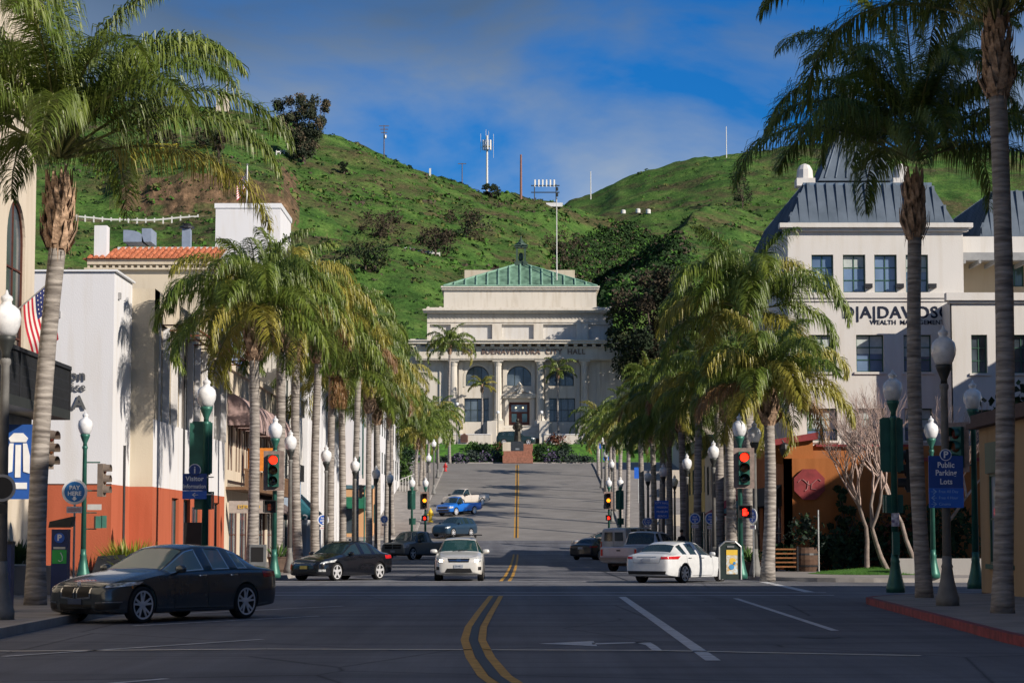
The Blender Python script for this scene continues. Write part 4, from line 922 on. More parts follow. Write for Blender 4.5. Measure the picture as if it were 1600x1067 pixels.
for a, b in ((-21.8, -16.8), (-15.8, -12.2)): mb.hexa([(a, 190.2, z0 + 2.6), (b, 190.2, z0 + 2.6), (b, 191.5, z0 + 2.6), (a, 191.5, z0 + 2.6), (a, 190.2, z0 + 2.7), (b, 190.2, z0 + 2.7), (b, 191.48, z0 + 3.6), (a, 191.48, z0 + 3.6)])
mb.build('awnings', GAW, r); band(r, Fr((0, 191.5), (1, 0)), -26, -11.9, [(z0 + 4.3, z0 + 4.6, .12)], mat('teal_trim', (.08, .16, .2), .6), 'cornice')
r = B('hotel_building', 'tall white building uphill on the left carrying the vertical green lettered sign')
f = Fr((-12.2, 0), (0, 1)); z0 = G(205)
face(r, f, 203.2, 243, z0 - 1, z0 + 12, WHT, [(206 + k * 4, 208 + k * 4, z0 + b, z0 + b + 2) for k in range(9) for b in (4.5, 8)], FDK, GL1)
f = Fr((0, 203.2), (1, 0)); face(r, f, -40, -12.2, z0, z0 + 12, WHT, [(-36 + k * 4, -34.4 + k * 4, z0 + 8, z0 + 10) for k in range(5)], FDK, GL1)
mass(r, -40, -12.6, 203.6, 243, 0, z0 + 11.9, WHT)
t = empty('hotel_sign', (-13.1, 190.0, 6.8), 0, 'narrow white vertical sign with green letters high above the orange corner building', 'sign')
MB().box(-.42, .42, -.08, .08, 0, 7.6).build('board', WHT, t); MB().box(.42, .52, -.1, .1, -.3, 7.9).build('frame', GRN, t); MB().tube([(0, .1, -.2), (0, 1.6, -.2)], .07).tube([(0, .1, 7.4), (0, 1.6, 7.4)], .07).build('bracket', GRN, t)
for i, ch in enumerate('VENTURA INN'):
    if ch != ' ': text(ch, .72, GRN, (0, -.1, 7.2 - i * .66), (math.pi / 2, 0, 0), t, ext=.01, bold=.015)
# --- left: blocks rising behind the street fronts
r = B('blue_panel_building', 'pale building behind the shops with a big blue painted panel')
f = Fr((0, 128), (1, 0)); MB().poly([(-40, 128, 6), (-15.5, 128, 6), (-15.5, 128, 15.6), (-40, 128, 15.6)]).build('wall', BEI, r)
x0, x1 = at(338, 590, 128).x, at(412, 590, 128).x; z0, z1 = za(596, 128), za(506, 128)
MB().box(x0, -15.4, 127.9, 128, z0 - 1, z1).build('painted_panel', mat('blue_panel', (.16, .22, .38), .7, 0, .35, .5, col2=(.28, .34, .5)), r)
MB().box(x0 - .25, x0, 127.8, 128, z0 - 1, z1 + .25).box(x0, -15.35, 127.8, 128, z1, z1 + .25).build('panel_frame', CREAM, r)
mass(r, -40, -15.5, 128.02, 146, 6, 15.5, BEI)
xa_ = at(298, 590, 128).x; mb = MB(); wall(mb, Fr((0, 127.6), (1, 0)), xa_ - 1.4, xa_ + 1.2, 6, 13.4, [(xa_ - .9, xa_ + .7, 6, 12.6, True)], .35); mb.build('arch', CREAM, r)
r = B('tile_roof_building', 'building with red clay tile roof and ornamental cornice behind the white corner building')
Yt = 150; f = Fr((0, Yt), (1, 0)); xl, xr = at(133, 410, Yt).x, at(345, 410, Yt).x
zt, zb, zc = za(380, Yt), za(406, Yt), za(422, Yt)
MB().poly([(xl + .5, Yt, 8), (xr, Yt, 8), (xr, Yt, zb), (xl + .5, Yt, zb)]).build('wall', BEI, r); mass(r, xl + .5, xr, Yt + .02, Yt + 12, 8, zb, BEI)
mb = MB(); mb.fb(f, xl + .2, xr, zb - .35, zb, -.2, .35); mb.fb(f, xl, xr, zc, zc + .12, -.2, .35)
u = xl + .2
while u < xr: mb.fb(f, u, u + .16, zc + .12, zb - .35, -.1, .25); u += .42
mb.build('cornice', BEI, r); 
TILE = mat('clay_tile', (.38, .09, .035), .85, 0, .45, 3.2, col2=(.5, .18, .09)); mb = MB(); u = xl; n = 6
mb.poly([(xl - .1, Yt - .55, zb), (xr, Yt - .55, zb), (xr, Yt + 3.2, zt), (xl + 1.8, Yt + 3.2, zt)]); mb.poly([(xl - .1, Yt - .55, zb), (xl + 1.8, Yt + 3.2, zt), (xl + 1.8, Yt + 8, zt), (xl - .1, Yt + 12, zb)])
while u < xr:   # rows of half-round tiles running up the slope
    k = max(0, min(1, (1.9 - (u - xl)) / 1.9)); top = 1 - k if u < xl + 1.9 else 1
    for s in range(7):
        a, b = s / 7 * top, (s + 1) / 7 * top
        if b - a < .02: continue
        pa = Vector((u, Yt - .6 + 3.75 * a, zb + (zt - zb) * a + .03)); pb = Vector((u, Yt - .6 + 3.75 * b + .06, zb + (zt - zb) * b + .05)); q = []
        for P, rr in ((pa, .17), (pb, .13)):
            q.append([P + Vector((rr * math.cos(math.pi * j / n), 0, rr * math.sin(math.pi * j / n))) for j in range(n + 1)])
        for j in range(n): mb.poly([q[0][j + 1], q[0][j], q[1][j], q[1][j + 1]])
        mb.poly([q[0][j] for j in range(n + 1)])
    u += .40
mb.build('roof', TILE, r)
MB().box(xl + 1.6, xr + 1, Yt + 3.2, Yt + 3.6, zt - .2, zt + .15).build('ridge', WHT, r)
c = at(156, 400, Yt - .3); MB().box(c.x - .42, c.x + .42, Yt - .2, Yt + .9, za(402, Yt), za(353, Yt)).build('chimney', WHT, r)
c = at(215, 365, Yt + 6); mb = MB(); P = [(-1.0, 0)] + [(-1.0 + 1.3 * math.sin(k * .26), .55 + .45 * math.cos(k * .26)) for k in range(7)] + [(.45, 0)]
mb.prism([(c.x + a, Yt + 6, za(378, Yt + 6) + b * .85) for a, b in P], (0, 2.4, 0)); mb.box(c.x + .3, c.x + .95, Yt + 6, Yt + 8.4, za(378, Yt + 6), za(357, Yt + 6)); mb.build('roof_housing', mat('blue_gray_metal', (.22, .27, .36), .6, 0, .15, 2), r, fix=True)
c = at(291, 365, Yt + 6); MB().box(c.x - .3, c.x + .3, Yt + 6, Yt + 6.6, zt - .3, za(357, Yt + 6)).build('chimney', mat('blue_gray_metal'.replace('x', 'x'), (.2, .25, .35)), r)
MB().lathe([(.2, 0), (.55, .08), (.5, .2), (.25, .3), (.3, .42), (.1, .45)], (c.x, Yt + 6.3, za(358, Yt + 6)), 10).build('chimney_cap', IRN, r)
r = B('white_tower', 'plain white roof tower with metal coping above the left palms')
Yt = 165; xl, xr = at(337, 330, Yt).x, at(438, 330, Yt).x; z1 = za(318, Yt); z0 = 8
mb = MB(); mb.box(xl, xr, Yt, Yt + 8, z0, z1 - .35); mb.build('wall', WHT, r)
MB().box(xl - .08, xr + .08, Yt - .08, Yt + 8.08, z1 - .35, z1).build('coping', mat('white_metal', (.7, .72, .75), .4, 0, .05, 2), r)
fl = empty('flagpole', (at(386, 300, 172).x, 172, z1 - 2), 0, 'flagpole with hanging American flag above the white tower', 'flagpole')
MB().tube([(0, 0, 0), (0, 0, 6.0)], .05).build('pole', FWH, fl)
MB().lathe([(.02, 0), (.1, .08), (.02, .16)], (0, 0, 6.0), 8).build('finial', MET, fl)
flag(fl, (-.06, 0, 5.6), (.05, 0, -1.3), (-.75, .1, -1.15), wav=.12)

# --- right: orange restaurant
r = B('restaurant_building', 'orange restaurant with dark red roof trim on the right corner')
zb_ = .15
face(r, Fr((0, 98), (1, 0)), 11.9, 15.8, zb_, 5.0, ORW, [], FBR, GL1)
face(r, Fr((0, 98.6), (1, 0)), 15.8, 26, zb_, 4.9, ORW, [(17.5, 18.6, 1.1, 2.6), (23.2, 25.0, .9, 2.8)], FBR, GL1)
MB().box(11.5, 13.2, 98.3, 99.5, 4.8, 5.85).build('stepped_parapet', ORW, r); mb = MB(); mb.hexa([(11.3, 98.0, 5.55), (13.4, 98.0, 5.85), (13.4, 99.7, 5.85), (11.3, 99.7, 5.55), (11.3, 98.0, 5.8), (13.4, 98.0, 6.15), (13.4, 99.7, 6.15), (11.3, 99.7, 5.8)]); mb.box(13.4, 18, 98.75, 99.4, 5.55, 5.65); mb.build('roof_trim', RTRIM, r)
MB().box(13.2, 26, 98.95, 99.3, 4.85, 5.6).build('upper_parapet', stucco('dark_terracotta', (.36, .14, .05), .2), r)
mb = MB(); mb.box(15.7, 26.1, 98.45, 98.9, 4.9, 5.05); mb.build('roof_coping', RTRIM, r)
mass(r, 12.3, 26, 99, 111.8, 0, 4.85, ORW)
face(r, Fr((11.9, 0), (0, -1)), -112, -98, zb_, 5.5, ORW, [(-111 + k * 4.3, -108 + k * 4.3, .3, 3.2) for k in range(3)], FBR, GL1, 3, 2)
mb = MB()
mb.hexa([(11.1, 99, 2.95), (11.9, 99, 2.95), (11.9, 111, 2.95), (11.1, 111, 2.95), (11.15, 99, 3.05), (11.9, 99, 3.9), (11.9, 111, 3.9), (11.15, 111, 3.05)]); mb.build('awning', mat('black_canvas', (.02, .02, .022), .85, 0, .2, 2), r)
mb = MB(); c = at(1262, 757, 98.4); mb.prism([(c.x + .72 * math.cos(a), 97.98, c.z + .72 * math.sin(a)) for a in [math.pi / 8 + k * math.pi / 4 for k in range(8)]], (0, -.16, 0))
sg = tag(mb.build('octagonal_sign', RTRIM, fix=True), 'dark red octagonal sign with a curved scroll on the orange wall', 'sign')
mb = MB(); PK = mat('dull_pink_paint', (.34, .15, .15), .6)
mb.tube([(c.x - .5 + .1 * k, 97.8, c.z + .1 + .12 * math.sin(k * .9)) for k in range(11)], .02, 6); mb.tube([(c.x - .05, 97.8, c.z + .15), (c.x - .1, 97.8, c.z - .2), (c.x - .2, 97.8, c.z - .28)], .025, 6); mb.tube([(c.x + .1, 97.8, c.z + .05), (c.x + .08, 97.8, c.z - .2), (c.x + .3, 97.8, c.z - .22)], .02, 6); mb.build('scroll', PK, sg)
t = empty('wall_lantern', at(1226, 705, 97.9), 0, 'iron lantern on the orange restaurant wall', 'lantern'); MB().lathe([(.05, .38), (.2, .3), (.24, .1), (.14, -.18), (.04, -.26)], n=8).build('lantern_body', IRN, t); MB().tube([(0, .1, .35), (-.1, .12, .5)], .03).build('bracket', IRN, t)
# shops up the right side to the far crossing
r = B('brick_shop_building', 'dim red and brown shop front behind the second row of right lamps')
face(r, Fr((12.6, 0), (0, -1)), -130, -112.2, .12, 6.2, PINK, [(-129 + k * 4.3, -125.6 + k * 4.3, .3, 3.2) for k in range(4)], FDK, GL1, 3, 1); mass(r, 13, 40, 112.3, 129.9, 0, 6.1, PINK); band(r, Fr((12.6, 0), (0, -1)), -130, -112.2, [(5.9, 6.3, .2)], CREAM)
mb = MB(); f = Fr((12.6, 0), (0, -1)); mb.hexa([f(-129, 2.8, 1.5), f(-121, 2.8, 1.5), f(-121, 2.8, 0), f(-129, 2.8, 0), f(-129, 2.9, 1.5), f(-121, 2.9, 1.5), f(-121, 3.9, 0), f(-129, 3.9, 0)]); mb.build('awning', mat('burgundy_canvas', (.28, .02, .05), .85, 0, .2, 2), r)
mb = MB(); mb.hexa([f(-120, 2.8, 1.5), f(-113, 2.8, 1.5), f(-113, 2.8, 0), f(-120, 2.8, 0), f(-120, 2.9, 1.5), f(-113, 2.9, 1.5), f(-113, 3.9, 0), f(-120, 3.9, 0)]); mb.build('awning', mat('teal_canvas', (.015, .11, .15)), r)
r = B('cream_shop_building', 'cream two storey shop building on the right half hidden by palms')
face(r, Fr((12.9, 0), (0, -1)), -150, -130.2, .12, 7.6, CREAM, [(-149 + k * 4.8, -145.2 + k * 4.8, .3, 3.2) for k in range(4)] + [(-148.5 + k * 3.3, -147 + k * 3.3, 4.3, 6.2) for k in range(6)], FDK, GL1, 2, 2); mass(r, 13.3, 42, 130.3, 149.9, 0, 7.5, CREAM); band(r, Fr((12.9, 0), (0, -1)), -150, -130.2, [(7.4, 7.8, .25)], WHT)
r = B('yellow_building', 'yellow building with teal cornice near the far crossing on the right')
face(r, Fr((13.1, 0), (0, -1)), -171, -150.2, .2, 7.8, YELW, [(-170 + k * 4.8, -166.2 + k * 4.8, .5, 3.3) for k in range(4)] + [(-169.5 + k * 3.3, -168 + k * 3.3, 4.6, 6.4) for k in range(6)], FGR, GL1, 2, 2); mass(r, 13.5, 45, 150.3, 170.9, 0, 7.7, YELW)
face(r, Fr((0, 150.2), (1, 0)), 13.1, 40, 3, 7.8, YELW, [], FGR); band(r, Fr((0, 150.2), (1, 0)), 13.1, 40, [(7.5, 8.3, .3)], mat('verdigris_trim', (.20, .33, .30), .6), 'cornice'); band(r, Fr((13.1, 0), (0, -1)), -171, -150.2, [(7.5, 8.3, .3)], mat('verdigris_trim', (.2, .33, .3)), 'cornice')

# --- right: large pale office building with blue mansard roof
r = B('office_building', 'large pale office building with blue mansard roof and dark windows')
Y0 = 115; OFF = stucco('office_stone', (.62, .605, .58), .15); f = Fr((0, Y0), (1, 0))
X_ = lambda px: at(px, 400, Y0).x
Z_ = lambda py: za(py, Y0)
xl, xm, xr = X_(1231), X_(1505), X_(1760)
ops = []
for a, b in ((1268, 1302), (1317, 1352), (1366, 1401), (1415, 1450)): ops.append((X_(a), X_(b), Z_(457), Z_(398)))
for a, b in ((1262, 1305), (1336, 1379), (1410, 1453)): ops.append((X_(a), X_(b), Z_(581), Z_(523)))
for a, b in ((1258, 1305), (1336, 1379), (1410, 1453)): ops.append((X_(a), X_(b), Z_(688), Z_(638)))
face(r, f, xl, xm, .1, Z_(353), OFF, ops, FGR, GLB, 2, 3, .28, sill=OFF, blind=BLIND)
mass(r, xl + .02, xm - .02, Y0 + .36, Y0 + 25, 0, Z_(353) - .05, OFF)
band(r, f, xl, xm, [(Z_(466), Z_(458), .16), (Z_(471), Z_(466), .08)], OFF, 'string_course'); band(r, f, xl, xm, [(Z_(357), Z_(350), .45), (Z_(362), Z_(357), .25)], OFF)
# side wing, standing forward on the right below, terrace above
Yw = 112.5; fw = Fr((0, Yw), (1, 0)); Xw = lambda px: at(px, 500, Yw).x; Zw = lambda py: za(py, Yw)
wx = Xw(1487)
face(r, fw, wx, xr, .1, Zw(470), OFF, [(Xw(a), Xw(b), Zw(583), Zw(523)) for a, b in ((1517, 1542), (1580, 1612), (1650, 1685))] + [(Xw(a), Xw(b), Zw(700), Zw(640)) for a, b in ((1517, 1542), (1580, 1612))], FGR, GL1, 2, 3, .28, sill=OFF)
MB().poly([(wx, Yw, .1), (wx, Y0, .1), (wx, Y0, Zw(470)), (wx, Yw, Zw(470))]).poly([(wx, Yw, Zw(470)), (xr, Yw, Zw(470)), (xr, Y0 + 3, Zw(470)), (wx, Y0 + 3, Zw(470))]).build('wing_wall', OFF, r)
band(r, fw, wx, xr, [(Zw(470), Zw(458), .3), (Zw(474), Zw(470), .15)], OFF)
Yr = 118.5; fr_ = Fr((0, Yr), (1, 0)); Xr_ = lambda px: at(px, 430, Yr).x
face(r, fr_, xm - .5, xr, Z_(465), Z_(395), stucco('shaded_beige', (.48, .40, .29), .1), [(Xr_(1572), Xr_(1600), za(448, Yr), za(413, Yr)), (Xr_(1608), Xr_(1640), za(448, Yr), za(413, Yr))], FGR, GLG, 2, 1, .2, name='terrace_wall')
MB().box(xm, xr, Yr - 1.6, Yr + 20, Z_(396), Z_(362)).build('upper_wall', OFF, r); mb = MB(); mb.box(xm, xr, Yr - 2.3, Yr - 1.6, Z_(402), Z_(390)); u = xm + .2
while u < xr: mb.box(u, u + .12, Yr - 2.6, Yr, Z_(408), Z_(402)); u += .8
mb.build('pergola', mat('gray_beam', (.26, .27, .28), .7), r)
ROOFB = mat('blue_gray_metal_roof', (.075, .105, .14), .55, .1, .2, .5, col2=(.11, .14, .18))
def mansard(x0, x1, y0, y1, z0, z1, ins, name='roof'):
    mb = MB(); b = [(x0, y0), (x1, y0), (x1, y1), (x0, y1)]; t = [(x0 + ins, y0 + ins), (x1 - ins, y0 + ins), (x1 - ins, y1 - ins), (x0 + ins, y1 - ins)]
    for i in range(4):
        j = (i + 1) % 4; mb.poly([(*b[i], z0), (*b[j], z0), (*t[j], z1), (*t[i], z1)])
    mb.poly([(*p, z1) for p in t])
    u = x0 + .2
    while u < x1 - .1:      # standing seams on the front slope
        k = 1.0
        if u < x0 + ins: k = (u - x0) / ins
        if u > x1 - ins: k = (x1 - u) / ins
        mb.hexa([(u - .07, y0, z0), (u + .07, y0, z0), (u + .07, y0 + .01, z0), (u - .07, y0 + .01, z0)] + [(u - .07, y0 + ins * k - .12, z0 + (z1 - z0) * k + .02), (u + .07, y0 + ins * k - .12, z0 + (z1 - z0) * k + .02), (u + .07, y0 + ins * k + .02, z0 + (z1 - z0) * k), (u - .07, y0 + ins * k + .02, z0 + (z1 - z0) * k)]); u += .5
    v = y0 + .3
    while v < y1 - .1:
        k = min(1, (v - y0) / ins, (y1 - v) / ins); mb.hexa([(x0 - .12, v - .05, z0), (x0, v - .05, z0), (x0, v + .05, z0), (x0 - .12, v + .05, z0), (x0 + ins * k - .1, v - .05, z0 + (z1 - z0) * k), (x0 + ins * k, v - .05, z0 + (z1 - z0) * k), (x0 + ins * k, v + .05, z0 + (z1 - z0) * k), (x0 + ins * k - .1, v + .05, z0 + (z1 - z0) * k)]); v += .5
    return mb.build(name, ROOFB, r)
mansard(xl, xm - .4, Y0 - .1, Y0 + 20, Z_(350), za(287, Y0 + 1), 1.05)
MB().box(xl + .95, xm - 1.4, Y0 + .9, Y0 + 1.1, za(290, Y0 + 1), za(286, Y0 + 1)).build('roof_edge', mat('roof_edge_metal', (.18, .24, .31), .4, .4, .1), r)
mansard(X_(1545), xr, Yr - 1.4, Yr + 20, Z_(361), za(300, Yr), 1.0)
# conical turret roof behind
cx_, cy_ = at(1330, 250, 124).x, 124.0; n = 8
mb = MB(); ring = [(at(1395, 288, 124).x - cx_), 1.6]; zz = [za(288, 124), za(188, 124), za(160, 124)]
hw0 = (at(1392, 287, 124).x - at(1272, 287, 124).x) / 2; q2 = math.sqrt(2); pr = [(hw0, za(292, 124)), (hw0 - .1, za(287, 124)), (hw0 * .62, za(240, 124)), (hw0 * .34, za(205, 124)), (.42, za(182, 124)), (.3, za(160, 124))]
def sq(rr, z, a): m_ = max(abs(math.cos(a)), abs(math.sin(a))); return (cx_ + rr * math.cos(a) / m_, cy_ + rr * math.sin(a) / m_, z)
for (r0_, z0_), (r1_, z1_) in zip(pr, pr[1:]):
    for k in range(4):
        a0, a1 = math.pi / 4 + k * math.pi / 2, math.pi / 4 + (k + 1) * math.pi / 2; mb.poly([sq(r0_, z0_, a0), sq(r0_, z0_, a1), sq(r1_, z1_, a1), sq(r1_, z1_, a0)])
for k in range(4):
    for q in range(-3, 4):
        a = math.pi / 2 * k + math.atan(q / 3.5); mb.tube([sq(rr + .03, z, a) for rr, z in pr[1:]], .055, 4)
mb.build('turret_roof', ROOFB, r); MB().lathe([(.3, 0), (.3, .2), (.16, .3), (.22, .5), (.22, .9), (.1, 1.05), (.02, 1.1)], (cx_, cy_, za(160, 124)), 10).build('finial', MET, r)
for px in (1258, 1408):
    c = at(px, 288, 120); MB().box(c.x - .5, c.x + .5, 119.6, 120.6, za(292, 120), za(280, 120)).lathe([(.46, 0), (.42, .5), (.28, .75), (.05, .85)], (c.x, 120.1, za(280, 120)), 10).build('chimney', OFF, r)
LT = mat('office_letters', (.02, .025, .045), .8, spec=.1)
text('D|A|DAVIDSON', .86, LT, (X_(1315), Y0 - .025, Z_(489)), (math.pi / 2, 0, 0), r, ext=.015, bold=.012, align='LEFT', sx=1.0); text('WEALTH  MANAGEMENT', .33, LT, (X_(1358), Y0 - .02, Z_(504)), (math.pi / 2, 0, 0), r, ext=.01, bold=.004, align='LEFT', sx=1.0)
for px in (1357, 1406, 1457):
    c = at(px, 447, Y0 - .15); MB().box(c.x - .2, c.x + .2, Y0 - .25, Y0, c.z - .1, c.z + .12).build('wall_light', IRN, r)
# --- right edge: tan building
r = B('tan_building', 'low tan building with green windows at the right edge')
f = Fr((12.3, 0), (0, -1))
face(r, f, -59, -20, .15, 4.55, TANW, [(-57.9, -55.2, .9, 3.2), (-52, -49, .9, 3.2), (-46, -43, .9, 3.2), (-38, -35, .9, 3.2)], FGR, glassmat('shop_glass', (.10, .13, .2), .05, col2=(.35, .4, .5)), 2, 2, .15, sill=mat('green_sill', (.02, .1, .07), .6))
MB().fb(f, -57.95, -55.15, 3.21, 4.0, .002, .08).build('shutter_panel', FGR, r)
mass(r, 12.65, 30, 20, 59, 0, 4.5, TANW); MB().poly([(12.3, 59, .1), (12.65, 59, .1), (12.65, 59, 4.5), (12.3, 59, 4.5)]).build('end_wall', TANW, r)
mb = MB(); mb.fb(f, -59.3, -20, 4.42, 4.56, -.5, .28); mb.fb(f, -59.2, -20, 4.56, 4.78, -.4, .18); mb.build('roof_edge', mat('brown_roof_edge', (.09, .055, .045), .8, 0, .2), r)
r = B('street_shade_block', 'unseen tall block added to shade the near street'); mass(r, 17, 45, -12, 50, 0, 19, TANW, 'wall'); MB().box(16.8, 45.2, -12.2, 50.2, 19, 19.4).build('cornice', CREAM, r)  # out of view, added and sized to cast the foreground shade
face(r, Fr((16.95, 0), (0, -1)), -40, 12, 4.6, 15.4, TANW, [(-38 + 4 * k, -36.2 + 4 * k, z, z + 2.2) for k in range(12) for z in (6, 9.5, 12.6)], FGR, GL1, 2, 2, .02)

r = B('restaurant_shade_block', 'unseen large block added to shade the restaurant corner'); mass(r, 33, 70, 80, 110, 0, 15, CREAM, 'wall'); MB().box(32.7, 70.3, 79.7, 110.3, 15, 15.4).build('cornice', CREAM, r)  # unseen, put in to shade the restaurant and the lower office walls
face(r, Fr((32.96, 0), (0, -1)), -109, -81, 4.6, 14.8, CREAM, [(-107 + 4 * k, -105 + 4 * k, z, z + 2.2) for k in range(7) for z in (5.2, 8.6, 12)], FGR, GL1, 2, 2, .02)
# ------------------------------------------------------------------ city hall
YC = 312.0
cx = lambda px: at(px, 600, YC).x
cz = lambda py: za(py, YC)
fC = Fr((0, YC), (1, 0))
CHL = mat('engraved_letters', (.17, .12, .10), .8)
r = empty('city_hall', (1.1, YC, 15), 0, 'white classical city hall with green copper roof and columned front on the hill', 'building')
def rel(o): o.location = o.location - Vector((1.1, YC, 15)); return o
K0 = len(COL.objects)
root = empty('tmp')          # parts are built in world space, then hung under the hall
zg = 14.6
# central wall behind the columns
ops = []
cols_px = [(726, 766), (789.5, 832.5), (855.5, 898)]
for a, b in cols_px: ops.append((cx(a + 1.5), cx(b - 1.5), cz(603), cz(571.5), True))
for a, b in (cols_px[0], cols_px[2]): ops.append((cx(a - .5), cx(b + .5), cz(659), cz(622)))
ops += [(cx(795), cx(827.5), 16.9, cz(628))]
face_m = MB(); wall(face_m, fC, cx(640), cx(985), zg, cz(556), ops, .6); face_m.build('wall', STONE, root)
for i, o in enumerate(ops[:5]): win(root, fC, o, FDK, GL1, 3 if i < 3 else 4, 1 if i < 3 else 2, .5, .1, 'arched_window' if i < 3 else 'window')
# side bays
for a, b in ((662, 692), (932, 962)):
    pass
# arch surrounds
for a, b, *_ in [(o[0], o[1]) for o in ops[:3]]:
    mb = MB(); m_ = (a + b) / 2; r_ = (b - a) / 2; zs = cz(571.5) - r_; n = 16
    for k in range(n):
        p, q = [math.pi * j / n for j in (k, k + 1)]
        for r1, r2, o1 in ((r_ + .02, r_ + .32, .14), (r_ + .34, r_ + .55, .08)):
            P = [(m_ + rr * math.cos(t), zs + rr * math.sin(t)) for rr, t in ((r1, p), (r2, p), (r2, q), (r1, q))]
            mb.hexa([fC(*P[0], o1), fC(*P[1], o1), fC(*P[2], o1), fC(*P[3], o1), fC(*P[0], -.01), fC(*P[1], -.01), fC(*P[2], -.01), fC(*P[3], -.01)])
    for s in (-1, 1): mb.fb(fC, m_ + s * (r_ + .17) - .15, m_ + s * (r_ + .17) + .15, cz(603) - .1, zs, 0, .14)
    mb.build('arch_moulding', STONE, root)
# paired half columns and pilasters
mb = MB()
colx = [cx(709), cx(778), cx(844), cx(913)]
zb, zt = cz(658), cz(566)
for i, x in enumerate(colx):
    c = MB(); c.box(x - .85, x + .85, YC - 1.75, YC - .02, zg - .2, zb); c.lathe([(.68, zb), (.68, zb + .15), (.58, zb + .3)], (x, YC - .9, 0), 20)
    c.lathe([(.55, zb + .3), (.54, zb + 3), (.47, zt - .6)], (x, YC - .9, 0), 24, flute=.07)
    c.lathe([(.48, zt - .6), (.52, zt - .5), (.62, zt - .2), (.72, zt - .05), (.72, zt)], (x, YC - .9, 0), 16); c.box(x - .75, x + .75, YC - 1.65, YC - .2, zt, zt + .18)
    c.build('column', STONE, root, label=None)
for x in [cx(p) for p in (720, 767, 789, 833, 855, 903, 655, 690, 935, 968)]: mb.fb(fC, x - .28, x + .28, zg, cz(566), 0, .22)
mb.build('pilasters', STONE, root)
# pedestal walls beside the steps, lamps on them
for px, lab in ((766, 'l'), (846, 'r')):
    MB().box(cx(px - 4), cx(px + 10), YC - 6.0, YC - 1.8, 13.6, cz(660) - .1).build('stair_pier', STONE, root)
mb = MB()
for k in range(9): mb.box(cx(776), cx(842), YC - 5.6 + k * .42, YC - 5.18 + k * .42 + (2.2 if k == 8 else 0), 13.85, 14.2 + k * .34)
mb.build('steps', STONE, root)
# door with transom, pediment
dx0, dx1 = cx(795), cx(827.5); zdt = cz(628); DOORM = mat('red_brown_door', (.10, .03, .018), .45, 0, .3, 2)
mb = MB(); mb.fb(fC, dx0, dx1, 16.9, zdt, -.55, -.5); d = mb.build('door', DOORM, root)
MB().fb(fC, dx0 + .35, dx1 - .35, cz(643), cz(632), -.5, -.46).build('transom', GL1, d)
for a, b in ((.4, .46), (.54, .6)):
    w = dx1 - dx0
for k in range(2):
    a = dx0 + .4 + k * (dx1 - dx0) / 2; MB().fb(fC, a, a + (dx1 - dx0) / 2 - .75, 17.5, cz(646), -.5, -.46).build('glass', GLG, d)
for a in (cx(806), cx(817)): MB().lathe([(.01, -.14), (.12, -.05), (.12, .05), (.01, .14)], (a, YC - .3, cz(637)), 10).build('door_light', emis('warm_bulb', (1, .8, .5), 1.2), d, True)
mb = MB(); a, b = cx(789), cx(834)
mb.fb(fC, a, a + .45, zg, cz(622), 0, .4); mb.fb(fC, b - .45, b, zg, cz(622), 0, .4); mb.fb(fC, a - .3, b + .3, cz(622), cz(619), 0, .7)
m_ = (a + b) / 2; zt2 = cz(605); z0 = cz(619)
mb.prism([fC(a - .4, z0, .85), fC(b + .4, z0, .85), fC(b + .4, z0 + .22, .85), fC(m_, zt2, .85), fC(a - .4, z0 + .22, .85)], (0, .85, 0)); mb.lathe([(.25, 0), (.42, .35), (.2, .7), (.05, .85)], (m_, YC - .5, zt2 - .15), 10)
mb.build('pediment', STONE, root, fix=True)
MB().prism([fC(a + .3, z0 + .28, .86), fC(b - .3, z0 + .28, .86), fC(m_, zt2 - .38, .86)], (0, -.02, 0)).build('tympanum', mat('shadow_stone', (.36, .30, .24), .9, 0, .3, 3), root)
MB().fb(fC, m_ - .35, m_ + .35, z0 + .3, z0 + .95, .86, 1.0).lathe([(.28, 0), (.2, .25), (.05, .3)], (m_, YC - .95, z0 + .9), 8).build('crest', STONE, root)
# entablature with lettering, dentils and cornices
L_, R_ = cx(650), cx(980)
mb = MB(); mb.fb(fC, L_, R_, cz(566) + .2, cz(546), -.2, 1.75); mb.fb(fC, L_, R_, cz(562), cz(559.5), 1.7, 1.85); mb.build('entablature', STONE, root)
mb = MB(); u = L_ + .2
while u < R_: mb.fb(fC, u, u + .5, cz(543.5), cz(539.5), 1.7, 2.55); u += 1.28
mb.fb(fC, L_ - .2, R_ + .2, cz(546), cz(543.5), -.1, 2.0); mb.build('dentils', STONE, root)
mb = MB(); mb.fb(fC, L_ - 1, R_ + 1, cz(539.5), cz(535.5), -.1, 3.0); mb.fb(fC, L_ - 1, R_ + 1, cz(535.5), cz(534), -.1, 3.25); mb.build('cornice', STONE, root)
text('SAN  BUENAVENTURA  CITY  HALL', .98, CHL, (cx(818), YC - 1.83, cz(551.5)), (math.pi / 2, 0, 0), root, ext=.04, bold=.02)
